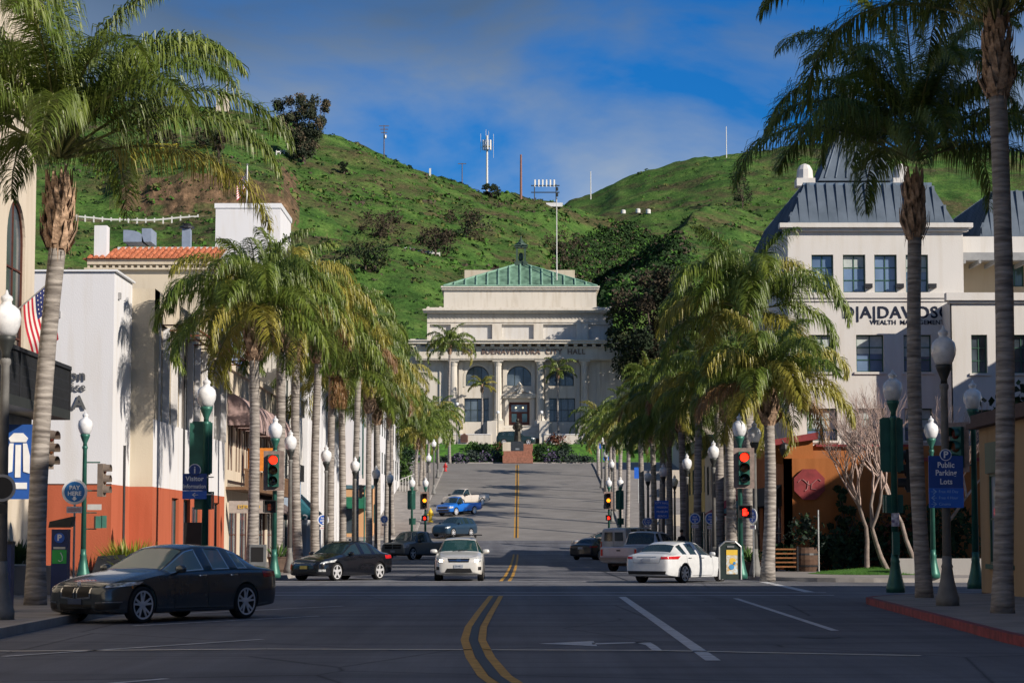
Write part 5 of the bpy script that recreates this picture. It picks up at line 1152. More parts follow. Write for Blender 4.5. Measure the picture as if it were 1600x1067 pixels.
# attic with recessed panels
fA = Fr((0, YC + .3), (1, 0)); AL, AR = cx(667), cx(958)
pan = [(cx(a), cx(b), cz(529.5), cz(506.5)) for a, b in ((671, 704), (717, 769), (784, 834), (849, 901), (920, 953))]
mb = MB(); wall(mb, fA, AL, AR, cz(535), cz(488), pan, .55); mb.build('attic_wall', STONE, root)
mb = MB()
for o in pan: mb.fb(fA, o[0], o[1], o[2], o[3], -.62, -.5)
mb.build('attic_panels', GRYW, root)
mb = MB(); u = AL + .3
while u < AR - .3: mb.fb(fA, u, u + .22, cz(497), cz(494.5), 0, .12); u += .5
mb.fb(fA, AL, AR, cz(493.8), cz(492.8), 0, .2); mb.fb(fA, AL, AR, cz(503.5), cz(502.5), 0, .14); mb.build('frieze', STONE, root)
mb = MB(); mb.fb(fA, AL - .5, AR + .5, cz(489), cz(486), -.2, .9); mb.fb(fA, AL - .6, AR + .6, cz(486), cz(483.6), -.2, 1.25); mb.fb(fA, AL - .1, AR + .1, cz(483.6), cz(480.5), -.2, .4); mb.build('attic_cornice', STONE, root)
mb = MB(); u = AL
while u < AR: mb.fb(fA, u, u + .3, cz(480.5), cz(478.8), -.1, .2); u += 1.7
mb.build('antefixes', STONE, root)
MB().box(AL, AR, YC + .95, YC + 18, 15, cz(484)).box(cx(640), cx(985), YC + .75, YC + 26, 11, cz(548)).build('rear_walls', STONE, root)
for a, b in ((640, 667), (958, 992)): MB().box(cx(a), cx(b), YC + 1.5, YC + 20, cz(548), cz(528)).build('side_block', STONE, root)
# top block
YT = YC + 3; tx = lambda px: at(px, 460, YT).x; tz = lambda py: za(py, YT)
MB().box(tx(693.5), tx(932), YT, YT + 20, tz(484), tz(453)).build('top_block', STONE, root)
MB().box(tx(690), tx(936), YT - .4, YT + 20.4, tz(453), tz(450)).box(tx(689), tx(937), YT - .6, YT + 20.6, tz(450), tz(447.5)).build('top_cornice', STONE, root)
MB().box(tx(723), tx(902), YT + 12, YT + 19, tz(450), za(422, YT + 12)).build('roof_box', BEI, root)
CU = mat('verdigris_copper', (.085, .17, .12), .6, .1, .35, .8, col2=(.15, .27, .19)); CUL = mat('pale_verdigris', (.22, .38, .29), .6, .1, .25, 1.2)
ex0, ex1, ez = tx(693), tx(933), tz(447.5); rx0, rx1, rz_ = at(804, 415, YT + 5).x, at(824, 415, YT + 5).x, za(415, YT + 5)
mb = MB(); e = [(ex0, YT - .5, ez), (ex1, YT - .5, ez), (ex1, YT + 11, ez), (ex0, YT + 11, ez)]; t = [(rx0, YT + 4.6, rz_), (rx1, YT + 4.6, rz_), (rx1, YT + 6.4, rz_), (rx0, YT + 6.4, rz_)]
for i in range(4): j = (i + 1) % 4; mb.poly([e[i], e[j], t[j], t[i]])
mb.poly(t); rf = mb.build('copper_roof', CU, root)
mb = MB(); N = 14
for k in range(N + 1):
    u = ex0 + (ex1 - ex0) * (k + .0) / N
    if u <= rx0: f_ = (u - ex0) / (rx0 - ex0)
    elif u >= rx1: f_ = (ex1 - u) / (ex1 - rx1)
    else: f_ = 1
    if f_ < .03: continue
    a = Vector((u, YT - .5, ez)); b = Vector((u, YT - .5 + 5.1 * f_, ez + (rz_ - ez) * f_)); mb.tube([a + Vector((0, -.05, .06)), b + Vector((0, -.05, .1))], .13, 5)
mb.tube([(ex0, YT - .5, ez + .05), (rx0, YT + 4.6, rz_ + .05)], .13, 5); mb.tube([(ex1, YT - .5, ez + .05), (rx1, YT + 4.6, rz_ + .05)], .13, 5); mb.tube([(ex0, YT - .55, ez + .05), (ex1, YT - .55, ez + .05)], .12, 5)
mb.build('roof_ribs', CUL, rf)
mx_ = (rx0 + rx1) / 2; yc_ = YT + 5.5; zz = lambda py: za(py, YT + 5.5); CUD = mat('dark_bronze_green', (.05, .085, .065), .55, .2, .3, 1.5)
mb = MB(); mb.box(mx_ - .95, mx_ + .95, yc_ - .95, yc_ + .95, rz_ - .1, zz(410)); mb.box(mx_ - .75, mx_ + .75, yc_ - .75, yc_ + .75, zz(410), zz(408.5))
for sx in (-1, 1):
    for sy in (-1, 1): mb.box(mx_ + sx * .58 - .14, mx_ + sx * .58 + .14, yc_ + sy * .58 - .14, yc_ + sy * .58 + .14, zz(408.5), zz(388))
mb.box(mx_ - .85, mx_ + .85, yc_ - .85, yc_ + .85, zz(388), zz(385)); mb.box(mx_ - 1.0, mx_ + 1.0, yc_ - 1.0, yc_ + 1.0, zz(385), zz(383.5))
mb.lathe([(.8, zz(383.5)), (.72, zz(381)), (.45, zz(379)), (.3, zz(377)), (.3, zz(375.5)), (.1, zz(374)), (.08, zz(369))], (mx_, yc_, 0), 12); mb.lathe([(.28, zz(408)), (.36, zz(404)), (.3, zz(397)), (.1, zz(395))], (mx_, yc_, 0), 12)
mb.build('cupola', CUD, root)
for ch in list(root.children): ch.parent = r; ch.location -= Vector((1.1, YC, 15))
bpy.data.objects.remove(root)
# terrace wall, beds, plaques
wl_ = []
for a, b in ((600, 767), (850, 1010)):
    t = empty('garden_wall', ((at(a, 680, 306).x + at(b, 680, 306).x) / 2, 306, 13.9), 0, 'low white garden wall %s of the city hall steps' % ('left' if a < 700 else 'right'), 'wall', 'garden walls by the city hall')
    w = at(b, 680, 306).x - at(a, 680, 306).x
    MB().box(-w / 2, w / 2, -.2, .3, -.2, za(679, 306) - 13.9).build('wall', STONE, t); MB().box(-w / 2 - .02, w / 2 + .02, -.26, .36, za(679, 306) - 13.9, za(679, 306) - 13.8).build('coping', WHT, t)
    mb = MB(); 
    rr = random.Random(a)
    for k in range(60): clump(mb, (at(rr.uniform(a + 4, b - 6), 680, 308).x, 307.6 + rr.uniform(-.4, .6), 15.0), rr.uniform(.25, .5), 26, rr, rr.choice((0, 2, 2, 3)), .8, .13)
    tag(mb.build('hedge', SHRUB), 'low clipped hedge behind the garden wall %s of the steps' % ('left' if a < 700 else 'right'), 'hedge', 'hedges along the city hall')
pl = empty('plaque_stone', at(725.5, 684, 305.7), 0, 'small brown plaque with pointed top on the left garden wall', 'plaque')
MB().prism([(-.5, 0, -.6), (.5, 0, -.6), (.5, 0, .3), (0, 0, .65), (-.5, 0, .3)], (0, -.15, 0)).build('board', mat('brown_plaque', (.16, .08, .06), .7), pl, fix=True); MB().prism([(-.38, -.16, -.45), (.38, -.16, -.45), (.38, -.16, .22), (0, -.16, .48), (-.38, -.16, .22)], (0, -.02, 0)).build('plate', mat('dark_brown', (.08, .04, .03), .6), pl)
def pole_lamp(px, Y, zb, h, lab):
    t = empty('lamp_post', (at(px, 690, Y).x, Y, zb), 0, lab, 'lamp post', 'slim lamp posts by the city hall'); MB().lathe([(.2, 0), (.16, .4), (.07, .6), (.06, h - .5)], n=8).build('post', DKG, t); MB().lathe([(.08, h - .5), (.22, h - .4), (.25, h - .15), (.1, h)], n=10).build('globe', GLOBE, t, True)
pole_lamp(714, 303, 13.9, 5.8, 'slim lamp post on the drive left of the city hall steps')
pole_lamp(778, 307, 14.6, 4.2, 'white globe lamp on the left stair pier'); pole_lamp(846, 307, 14.6, 4.2, 'white globe lamp on the right stair pier')
t = empty('flagpole', (at(870, 430, 316).x, 316, 15), 0, 'tall white flagpole rising behind the city hall roof', 'flagpole'); MB().tube([(0, 0, 0), (0, 0, za(312, 316) - 15)], [.14, .06]).build('pole', FWH, t); MB().lathe([(.02, 0), (.14, .12), (.02, .24)], (0, 0, za(312, 316) - 15), 8).build('finial', MET, t)

# statue of the friar on brick steps
BRK = mat('brick_paving', (.27, .12, .08), .85, 0, .3, 4); GRA = mat('dark_granite', (.035, .04, .045), .3, 0, .4, 9, spec=.6); BRZ = mat('statue_bronze', (.05, .045, .035), .45, .6, .4, 3)
sx_ = at(809, 700, 292).x
t = empty('statue_plinth', (sx_, 292, 11.05), 0, 'brick steps and dark granite plinth carrying the robed statue', 'plinth')
w = (833 - 786) / FPX * 292 / 2
MB().box(-w, w, -2.2, 2, 0, .75).box(-w, w, -1.7, 2, .75, 1.0).box(-w + .1, w - .1, -1.3, 2, 1.0, 1.6).build('brick_steps', BRK, t)
MB().box(-w, -w + 1.7, -1.25, -.2, 1.6, 2.75).build('stone_block', CREAM, t); MB().box(w - 1.5, w, -1.25, -.2, 1.6, 2.5).build('brick_block', BRK, t)
MB().box(-.85, .75, -1.3, .3, 1.6, 2.85).build('granite_block', GRA, t); MB().box(-.3, .2, -1.32, -1.3, 1.75, 1.95).build('plaque', MET, t)
st = empty('statue', (sx_ - .02, 291.6, 13.9), 0, 'bronze statue of a robed friar with staff standing on the granite plinth', 'statue')
mb = MB(); pr = [(.50, 0), (.48, .1), (.42, .8), (.36, 1.3), (.34, 1.7), (.44, 2.05), (.46, 2.25), (.30, 2.42), (.14, 2.5), (.13, 2.55), (.19, 2.66), (.21, 2.8), (.18, 2.95), (.08, 3.05)]
n = 20; o = 0
for (rr, z) in pr:
    for k in range(n):
        a = 2 * math.pi * k / n; f_ = 1 + (.07 * math.sin(a * 7) if z < 1.7 else 0); mb.v.append((rr * f_ * math.cos(a) * (1.0 if z > 2.45 else 1.05), rr * f_ * math.sin(a) * (1 if z > 2.45 else .72), z))
for i in range(len(pr) - 1):
    for k in range(n): mb.f.append([i * n + k, i * n + (k + 1) % n, (i + 1) * n + (k + 1) % n, (i + 1) * n + k]); mb.m.append(0)
mb.f.append([(len(pr) - 1) * n + k for k in range(n)]); mb.m.append(0)
for s in (-1, 1): mb.tube([(s * .38, 0, 2.25), (s * .55, -.05, 1.8), (s * .42, -.42, 1.6), (s * .3, -.5, 1.62)], [.15, .15, .12, .07], 8)
mb.lathe([(.06, -.03), (.05, .0), (.02, .06)], (0, -.22, 2.72), 6, axis='Y'); mb.tube([(0, -.36, .9), (.05, -.33, 1.5)], .03, 5); mb.tube([(.3, -.52, .05), (.3, -.52, 2.7)], .025, 6)
mb.build('body', BRZ, st, True)

# planting in front of the hall
LAV = [mat('gray_green_shrub', (.045, .065, .055), .95, var=.35, vs=2), mat('dark_leaf', (.018, .045, .018), .95, var=.4, vs=2), mat('red_brown_leaf', (.10, .035, .02), .95, var=.35, vs=2), mat('bright_leaf', (.07, .14, .03), .95, var=.35, vs=2), mat('flower_violet', (.10, .08, .15), .9, var=.3)]
def bush(px, py, Y, rx, rz, mats, lab, group, name='shrub', cat='shrub', n=420, leaf=.12, seed=0, x=None, z=None):
    rr = random.Random(seed + int(px)); p = at(px, py, Y); zb = z if z is not None else max(G(Y), p.z); mb = MB()
    for k in range(n):
        a = rr.uniform(0, 2 * math.pi); e = rr.random() ** .6; q = rr.uniform(.75, 1.05) * (1 + .2 * math.sin(a * 3 + seed) + .12 * math.sin(a * 7)); lp = Vector((rx * math.cos(a) * math.cos(e * 1.5) * q, rx * .8 * math.sin(a) * math.cos(e * 1.5) * q, rz * math.sin(e * 1.5) * q))
        if rr.random() < .25: lp *= rr.uniform(.5, .9)
        u = Vector((rr.gauss(0, 1), rr.gauss(0, 1), rr.gauss(0, 1))).normalized(); v = u.cross(Vector((rr.gauss(0, 1), rr.gauss(0, 1), rr.gauss(0, 1)))).normalized(); s = leaf * rr.uniform(.6, 1.4)
        mb.add([lp - u * s, lp + v * s * .6, lp + u * s, lp - v * s * .6], [(0, 1, 2, 3)], rr.choice(range(len(mats))))
    o = mb.build(name, mats); o.location = (x if x is not None else p.x, Y, zb); return tag(o, lab, cat, group)
GB = 'shrubs around the statue'
k = 0
for px, py, Y, rx, rz, ms, l in ((700, 723, 291.8, 1.3, .9, [LAV[0]], 'leftmost gray lavender mound by the road'), (718, 722, 291.7, 1.6, 1.2, [LAV[0], LAV[4]], 'second gray lavender mound from the left'), (738, 720, 292, 1.7, 1.4, [LAV[0]], 'third gray lavender mound from the left'), (757, 722, 292.2, 1.5, 1.2, [LAV[0], LAV[4]], 'fourth gray lavender mound from the left'), (777, 718, 292.6, 1.6, 1.5, [LAV[0]], 'tall gray shrub touching the left side of the brick steps'),
                              (842, 716, 292.4, 1.4, 1.6, [LAV[1]], 'dark green shrub touching the right side of the brick steps'), (862, 720, 291.9, 1.6, 1.4, [LAV[0], LAV[4]], 'gray mound second to the right of the brick steps'), (880, 720, 291.9, 1.6, 1.5, [LAV[0]], 'gray mound third to the right of the brick steps'), (898, 723, 291.8, 1.4, 1.0, [LAV[0]], 'gray mound fourth to the right of the brick steps'), (915, 724, 291.8, 1.3, .9, [LAV[0], LAV[1]], 'rightmost gray mound by the road'),
                              (740, 705, 297, 1.2, 1.1, [LAV[3]], 'bright green bush on the lawn left of the statue'), (757, 706, 296, 1.6, 1.2, [LAV[1]], 'dark hedge bush on the lawn left of the statue'), (780, 704, 297, 1.6, 1.0, [LAV[2], LAV[3]], 'reddish bush just left of the cream stone block'), (850, 706, 296.5, 1.7, 1.2, [LAV[1], LAV[3]], 'dark hedge bush on the lawn right of the statue'), (868, 702, 298, 1.7, 1.4, [LAV[2]], 'red brown bush on the lawn right of the statue'), (882, 708, 296, 1.2, 1.3, [LAV[1]], 'small dark bush at the right end of the hedge'),
                              (700, 697, 300.5, 1.1, 1.1, [LAV[3]], 'pale green bush at the left top of the lawn'), (912, 694, 301, 1.4, 1.0, [LAV[3], LAV[0]], 'green bush in front of the right garden wall')):
    Yz = {True: None}.get(True); zg_ = 11.15 if Y < 293 else (11.7 + (Y - 294) * .4 if Y < 298 else 13.6)
    bush(px, py, Y, rx, rz, ms, l, GB, n=520, leaf=.15, seed=k, z=zg_ - .1); k += 1

# ------------------------------------------------------------------ things on the hills
def stick(px, pyt, pyb, Y, r_, m, name, lab, cat, group=None, cross=(), extra=None):
    b = hill_at(px, pyb) if Y is None else at(px, pyb, Y)
    if b is None: b = at(px, pyb, 600); 
    Y = b.y; b.z = min(b.z, hill(b.x, b.y)) - 1.2; top = at(px, pyt, Y).z
    t = empty(name, b, 0, lab, cat, group); MB().tube([(0, 0, 0), (0, 0, top - b.z)], [r_, r_ * .7], 8).build('pole', m, t)
    for dz, w in cross: MB().box(-w / 2, w / 2, -.1, .1, top - b.z - dz, top - b.z - dz + .18).build('crossarm', m, t)
    return t, top - b.z
WOOD = mat('weathered_wood', (.13, .10, .08), .9, 0, .3, 3); REDW = mat('reddish_pole', (.24, .12, .09), .8, 0, .2, 3)
GP = 'utility poles on the hills'
t, h = stick(600, 196, 226, 596, .16, WOOD, 'utility_pole', 'utility pole with three crossarms on the left ridge', 'utility pole', GP, ((.3, 2.6), (1.2, 2.2), (2.1, 1.6)))
MB().lathe([(.3, -3.6), (.35, -3.4), (.35, -2.7), (.1, -2.6)], (.35, 0, h), 8).build('transformer', MET, t)
stick(722, 255, 290, 640, .16, WOOD, 'utility_pole', 'short utility pole with one crossarm just over the left ridge', 'utility pole', GP, ((.3, 2.4),))
stick(501, 165, 215, 600, .14, WOOD, 'utility_pole', 'utility pole right behind the tall ridge tree', 'utility pole', GP, ((.3, 2.2),))
stick(814, 242, 304, 590, .35, REDW, 'mast', 'plain reddish wooden mast on the ridge between the antenna sites', 'mast')
stick(923, 268, 302, 850, .22, FWH, 'mast', 'thin white mast low on the right ridge', 'mast', 'thin masts on the right ridge'); stick(1135, 198, 238, 850, .2, FWH, 'mast', 'thin white mast high on the right ridge', 'mast', 'thin masts on the right ridge')
t, h = stick(761, 212, 292, 590, .32, FWH, 'antenna_tower', 'white antenna tower with panel antennas on the left ridge', 'antenna tower')
for k in range(9):
    a = k * .698; x, y = 1.15 * math.cos(a), 1.15 * math.sin(a); MB().cb((x, y, h - 2.6), .18, .42, 2.6, a).build('panel_antenna', FWH if k % 3 else MET, t)
MB().lathe([(1.05, h - 3.0), (1.12, h - 2.9), (1.05, h - 2.8)], n=16).build('ring', MET, t)
for x, a, b in ((-1.7, -4.5, .5), (1.7, -6, .4), (-.3, -1, 1.6), (.4, -1, 1.2)): MB().tube([(x, 0, h + a), (x, 0, h + b)], .05, 5).build('whip_antenna', FWH, t)
MB().box(-1.7, 1.7, -.05, .05, h - 3.2, h - 3.1).build('strut', MET, t)
b0 = at(852, 307, 590); b0.z = hill(b0.x, 590) - .6
t = empty('panel_antenna_rack', b0, 0, 'low frame carrying a row of white panel antennas beside the saddle', 'antenna frame'); w = 45 / FPX * 590; hh = at(852, 288, 590).z - b0.z
for s in (-.42, .42): MB().tube([(s * w * .9, 0, 0), (s * w * .9, 0, hh)], .13).build('leg', DKG, t)
MB().box(-w / 2, w / 2, -.1, .1, hh * .55, hh * .6).box(-w / 2, w / 2, -.1, .1, hh * .9, hh * .95).build('beam', DKG, t)
for k in range(6): MB().cb((-w * .36 + k * w * .135, 0, hh + .25), .38, .2, 1.9, .3).build('panel_antenna', FWH, t)
for k in (0, 1): MB().cb((w * .42, 0, hh * (.45 + .3 * k)), .5, .5, .9).build('radio_box', DKG, t)
b0 = at(866, 311, 588); MB().box(-2.2, 2.2, -1, 1, 0, 1.0).build('equipment_shed', WHT).location = (b0.x, 588, hill(b0.x, 588)); tag(bpy.data.objects['equipment_shed'], 'small white equipment shed beside the antenna frame', 'shed')
t, h = stick(354, 78, 150, 640, .2, MET, 'radio_mast', 'thin radio mast on the summit behind the left palm fronds', 'radio mast')
MB().cb((0, 0, h * .45), .8, .8, 1.2).build('dish', FWH, t)
b0 = at(348, 160, 596); b0.z = hill(b0.x, 596); t = empty('monument_tower', b0 - Vector((0, 0, .5)), 0, 'small tan tower on the summit behind the palm fronds', 'tower'); MB().box(-1.6, 1.6, -1.5, 1.5, 0, 4.2).build('wall', CREAM, t); MB().box(-1.8, 1.8, -1.7, 1.7, 4.2, 4.5).build('roof', CREAM, t)
# guard rails: posts and beam following the hill road
def rail(px0, px1, py, n, lab, group, h=.9, m=None, name='guard_rail', yoff=0):
    pts = []
    for i in range(n):
        px = px0 + (px1 - px0) * i / (n - 1); q = hill_at(px, py)
        if yoff: X_r = (px - 800) / FPX * yoff; q = Vector((X_r, yoff, sum(hill(X_r + d_, yoff) for d_ in range(-6, 7, 2)) / 7 - .15))
        if q: pts.append(q)
    if len(pts) < 2: return
    o = pts[len(pts) // 2].copy(); t = empty(name, o, 0, lab, 'guard rail', group); mb = MB()
    for p, q in zip(pts, pts[1:]):
        p = p - o; q = q - o; mb.hexa([p + Vector((0, -.12, h * .62)), q + Vector((0, -.12, h * .62)), q + Vector((0, -.06, h * .62)), p + Vector((0, -.06, h * .62)), p + Vector((0, -.12, h)), q + Vector((0, -.12, h)), q + Vector((0, -.06, h)), p + Vector((0, -.06, h))])
    mb.build('rail_beam', m or FWH, t); pb = MB().cb((0, 0, 0), .25, .22, 1.6).mesh('rail_post', m or FWH)
    for p in pts: link('rail_post', pb, t).location = p - o + Vector((0, 0, .25))
rail(100, 305, 326, 16, 'white guard rail along the hill road above the tiled roof', 'white guard rails on the hill roads', .8, yoff=439.5)
rail(628, 686, 341, 11, 'short white guard rail in the middle of the hillside', 'white guard rails on the hill roads', .9, yoff=438)
rail(432, 462, 243, 6, 'short white rail left of the tall ridge tree', 'white guard rails on the hill roads', .8)
yg = hill_at(258, 236); 
if yg:
    t = empty('road_gate', yg, 0, 'yellow pipe gate on the upper hill track', 'gate'); YP = mat('yellow_gate_paint', (.65, .55, .05), .5)
    MB().tube([(-2.6, 0, 1.5), (2.6, 0, 1.3)], .12).tube([(-2.6, 0, .8), (2.6, 0, .5)], .1).tube([(-2.6, 0, .2), (2.6, 0, 1.3)], .08).build('gate_bars', YP, t)
    for s in (-2.6, 2.6): MB().tube([(s, 0, -.4), (s, 0, 1.6)], .13).build('gate_post', YP, t)
for px, py, l in ((672, 276, 'white marker post halfway up the left ridge'),):
    q = hill_at(px, py); t = empty('marker_post', q, 0, l, 'post'); MB().cb((0, 0, .9), .5, .4, 2.4).build('post', FWH, t)
for i, (px, py, l) in enumerate(((974, 334, 'leftmost'), (997, 333, 'middle'), (1013, 333, 'rightmost'))):
    q = hill_at(px, py); t = empty('water_tank', q, 0, l + ' of the three small white tanks in the far fold of the hills', 'tank', 'white tanks in the fold of the hills'); MB().lathe([(.8, -.3), (.8, 1.0), (.5, 1.2), (.05, 1.3)], n=12).build('tank_body', FWH, t)

# ------------------------------------------------------------------ trees
def tree_mesh(seed, h, rx, rz, nclump, nleaf, leaf, mats, tr=.3, bare=False, lim=7, shape='round'):
    rr = random.Random(seed); tb = MB(); hb = h * (.10 if shape == 'fan' else .35)
    tb.tube([(0, 0, -.5), (.1, 0, hb * .6), (0, .1, hb)], [tr * 1.3, tr, tr * .8], 8)
    cb = MB(); C = []
    for i in range(nclump):
        a = rr.uniform(0, 6.28); q = rr.random() ** .5; z = rr.uniform(-1, 1)
        if shape == 'fan': a_ = rr.choice([-1, -.55, -.1, .35, .9]); zz_ = rr.random(); c = Vector((a_ * rx * (.25 + .75 * zz_) + rr.gauss(0, .3), rr.gauss(0, 1.0), h * .12 + zz_ * h * .86 * (1 - .14 * abs(a_))))
        else: c = Vector((rx * q * math.cos(a) * math.sqrt(1 - z * z * .8), rx * q * math.sin(a) * math.sqrt(1 - z * z * .8), h - rz + z * rz))
        C.append(c)
    for i, c in enumerate(C[:lim * 2]):
        s = Vector((0, .05, hb * rr.uniform(.5, 1))); m_ = s.lerp(c, .5) + Vector((rr.gauss(0, .3), rr.gauss(0, .3), .2)); tb.tube([s, m_, c], [tr * .5, tr * .3, tr * .1], 6)
    for c in C:
        rc = rr.uniform(.55, 1.1) * rx * (.22 if shape == 'fan' else .32); mi = rr.randrange(len(mats))
        for k in range(nleaf):
            d = Vector((rr.gauss(0, 1), rr.gauss(0, 1), rr.gauss(0, .8))); d = d.normalized() * rc * rr.uniform(.45, 1.1); p = c + d; u = Vector((rr.gauss(0, 1), rr.gauss(0, 1), rr.gauss(0, 1))).normalized(); v = u.cross(Vector((rr.gauss(0, 1), rr.gauss(0, 1), rr.gauss(0, 1)))).normalized(); s = leaf * rr.uniform(.6, 1.4)
            cb.add([p - u * s, p + v * s * .55, p + u * s, p - v * s * .55], [(0, 1, 2, 3)], mi)
    return tb.mesh('trunk', mat('tree_bark', (.10, .075, .06), .9, 0, .35, 2), True), cb.mesh('crown', mats)
def tree(x, y, z, tm, lab, cat='tree', group=None, sc=1, rz=0, name='tree'):
    t = empty(name, (x, y, z), rz, lab, cat, group); link('trunk', tm[0], t); link('crown', tm[1], t); t.scale = (sc,) * 3; return t
DKL = [mat('dark_tree_leaf', (.018, .032, .012), .9, var=.4, vs=.5), mat('brown_tree_leaf', (.045, .035, .02), .9, var=.4, vs=.5), mat('olive_tree_leaf', (.05, .06, .018), .9, var=.3, vs=.5)]
EUC = [mat('eucalyptus_leaf', (.055, .065, .035), .9, var=.4, vs=.3), mat('eucalyptus_dark', (.025, .035, .02), .9, var=.4, vs=.3), mat('eucalyptus_tan', (.12, .095, .06), .9, var=.3, vs=.3)]
q = hill_at(474, 258) or at(474, 258, 500)
tree(q.x, q.y, q.z, tree_mesh(5, 17.5, 6.6, 4, 130, 130, .27, EUC, .45, shape='fan'), 'tall fan-shaped eucalyptus standing on the edge of the left ridge', 'eucalyptus', name='eucalyptus_tree')
for i, (px, pyb, h, rx, l, ms) in enumerate(((230, 238, 10, 2.6, 'dark bare tree on the upper left slope above the yellow gate', [DKL[0], DKL[1]]), (322, 234, 4.6, 3.4, 'round dark bush on the upper left slope', [DKL[1], DKL[0]]), (341, 268, 8, 1.8, 'thin brown tree on the slope left of the flagpole', [DKL[1]]), (261, 228, 3.4, 3, 'low brown bush beside the yellow gate', [DKL[1]]),
                                       (537, 272, 3, 1.2, 'small dark cypress on the open slope right of the ridge tree', [DKL[0]]), (594, 372, 5.5, 5.0, 'wide brown leafless bush in the middle of the slope', [DKL[1]]), (728, 372, 6, 5.5, 'wide brown bush above the city hall roof', [DKL[1], DKL[0]]), (768, 310, 3.5, 3, 'dark round bush under the antenna tower', [DKL[0]]), (1160, 325, 12, 5, 'dark round tree on the right slope above the palms', [DKL[0], DKL[1]]), (880, 420, 8, 6, 'brown leafless tree behind the flagpole in the shaded fold', [DKL[1]]), (680, 400, 5, 4.5, 'brown bush low on the slope left of the city hall roof', [DKL[1]]), (570, 430, 5, 5, 'dark bush low on the slope behind the left palms', [DKL[0], DKL[2]]))):
    q = hill_at(px, pyb)
    if q: tree(q.x, q.y, q.z - .3, tree_mesh(40 + i, h, rx, min(h * .45, rx), 16, 70, .28, ms, .18), l, 'tree', 'trees and bushes on the hills')
p = at(1032, 560, 305); tree(p.x, 306, 13.6, tree_mesh(70, 23.5, 6.3, 7.2, 70, 260, .26, [DKL[0], DKL[0], DKL[1], DKL[2]], .6), 'large dark evergreen tree right of the city hall', 'evergreen tree', name='evergreen_tree')
p = at(1085, 560, 312); tree(p.x, 312, 13.6, tree_mesh(71, 19, 4.6, 6, 60, 170, .34, [DKL[0], DKL[1]], .5), 'second dark evergreen tree behind the right palms', 'evergreen tree', name='evergreen_tree')
for px, Y, h, l in ((632, 296, 4.5, 'bushy green tree on the lawn at the top left of the street'), (1010, 296, 6, 'dark tree at the top right of the street')):
    p = at(px, 700, Y); tree(p.x, Y, 11.4, tree_mesh(int(px), h, 2.2, 1.8, 26, 120, .2, [LAV[1], LAV[3]], .2), l, 'tree', 'street trees at the top of the hill')
# ------------------------------------------------------------------ vehicles
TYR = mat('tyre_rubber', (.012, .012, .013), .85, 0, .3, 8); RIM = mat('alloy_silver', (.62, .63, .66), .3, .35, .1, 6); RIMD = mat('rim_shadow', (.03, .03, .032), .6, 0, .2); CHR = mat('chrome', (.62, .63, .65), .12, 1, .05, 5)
TRIM = mat('black_trim', (.012, .012, .013), .45, 0, .2, 5); HLG = mat('headlamp_glass', (.30, .33, .36), .08, .3, .5, 9, spec=1, col2=(.65, .68, .7)); TLG = mat('tail_lamp_red', (.45, .015, .02), .15, 0, .3, 9, spec=.8); AMBG = mat('side_marker_amber', (.6, .2, .03), .3, 0, .1); SEAT = mat('seat_fabric', (.10, .095, .09), .9, 0, .2, 4); PLT = mat('plate_white', (.36, .39, .44), .5, 0, .1, 8); PLTD = mat('plate_dark_blue', (.03, .05, .10), .5, 0, .2, 8); PLTY = mat('plate_yellow', (.42, .33, .08), .5, 0, .2, 8)
def paint(name, col, metal=.35, rough=.32): return mat(name, col, rough, metal, .06, 6, spec=.5, coat=.7)
def carglass(name, col, tr=.45):
    if name in _m: return _m[name]
    m = bpy.data.materials.new(name); m.use_nodes = True; t = m.node_tree; p = t.nodes['Principled BSDF']; p.inputs['Base Color'].default_value = (*col, 1); p.inputs['Roughness'].default_value = .03; p.inputs['Specular IOR Level'].default_value = 1
    ts = t.nodes.new('ShaderNodeBsdfTransparent'); ts.inputs[0].default_value = (.62, .72, .70, 1); mx = t.nodes.new('ShaderNodeMixShader'); mx.inputs[0].default_value = tr
    t.links.new(p.outputs[0], mx.inputs[1]); t.links.new(ts.outputs[0], mx.inputs[2]); t.links.new(mx.outputs[0], t.nodes['Material Output'].inputs[0]); _m[name] = m; return m
WHEELS = {}
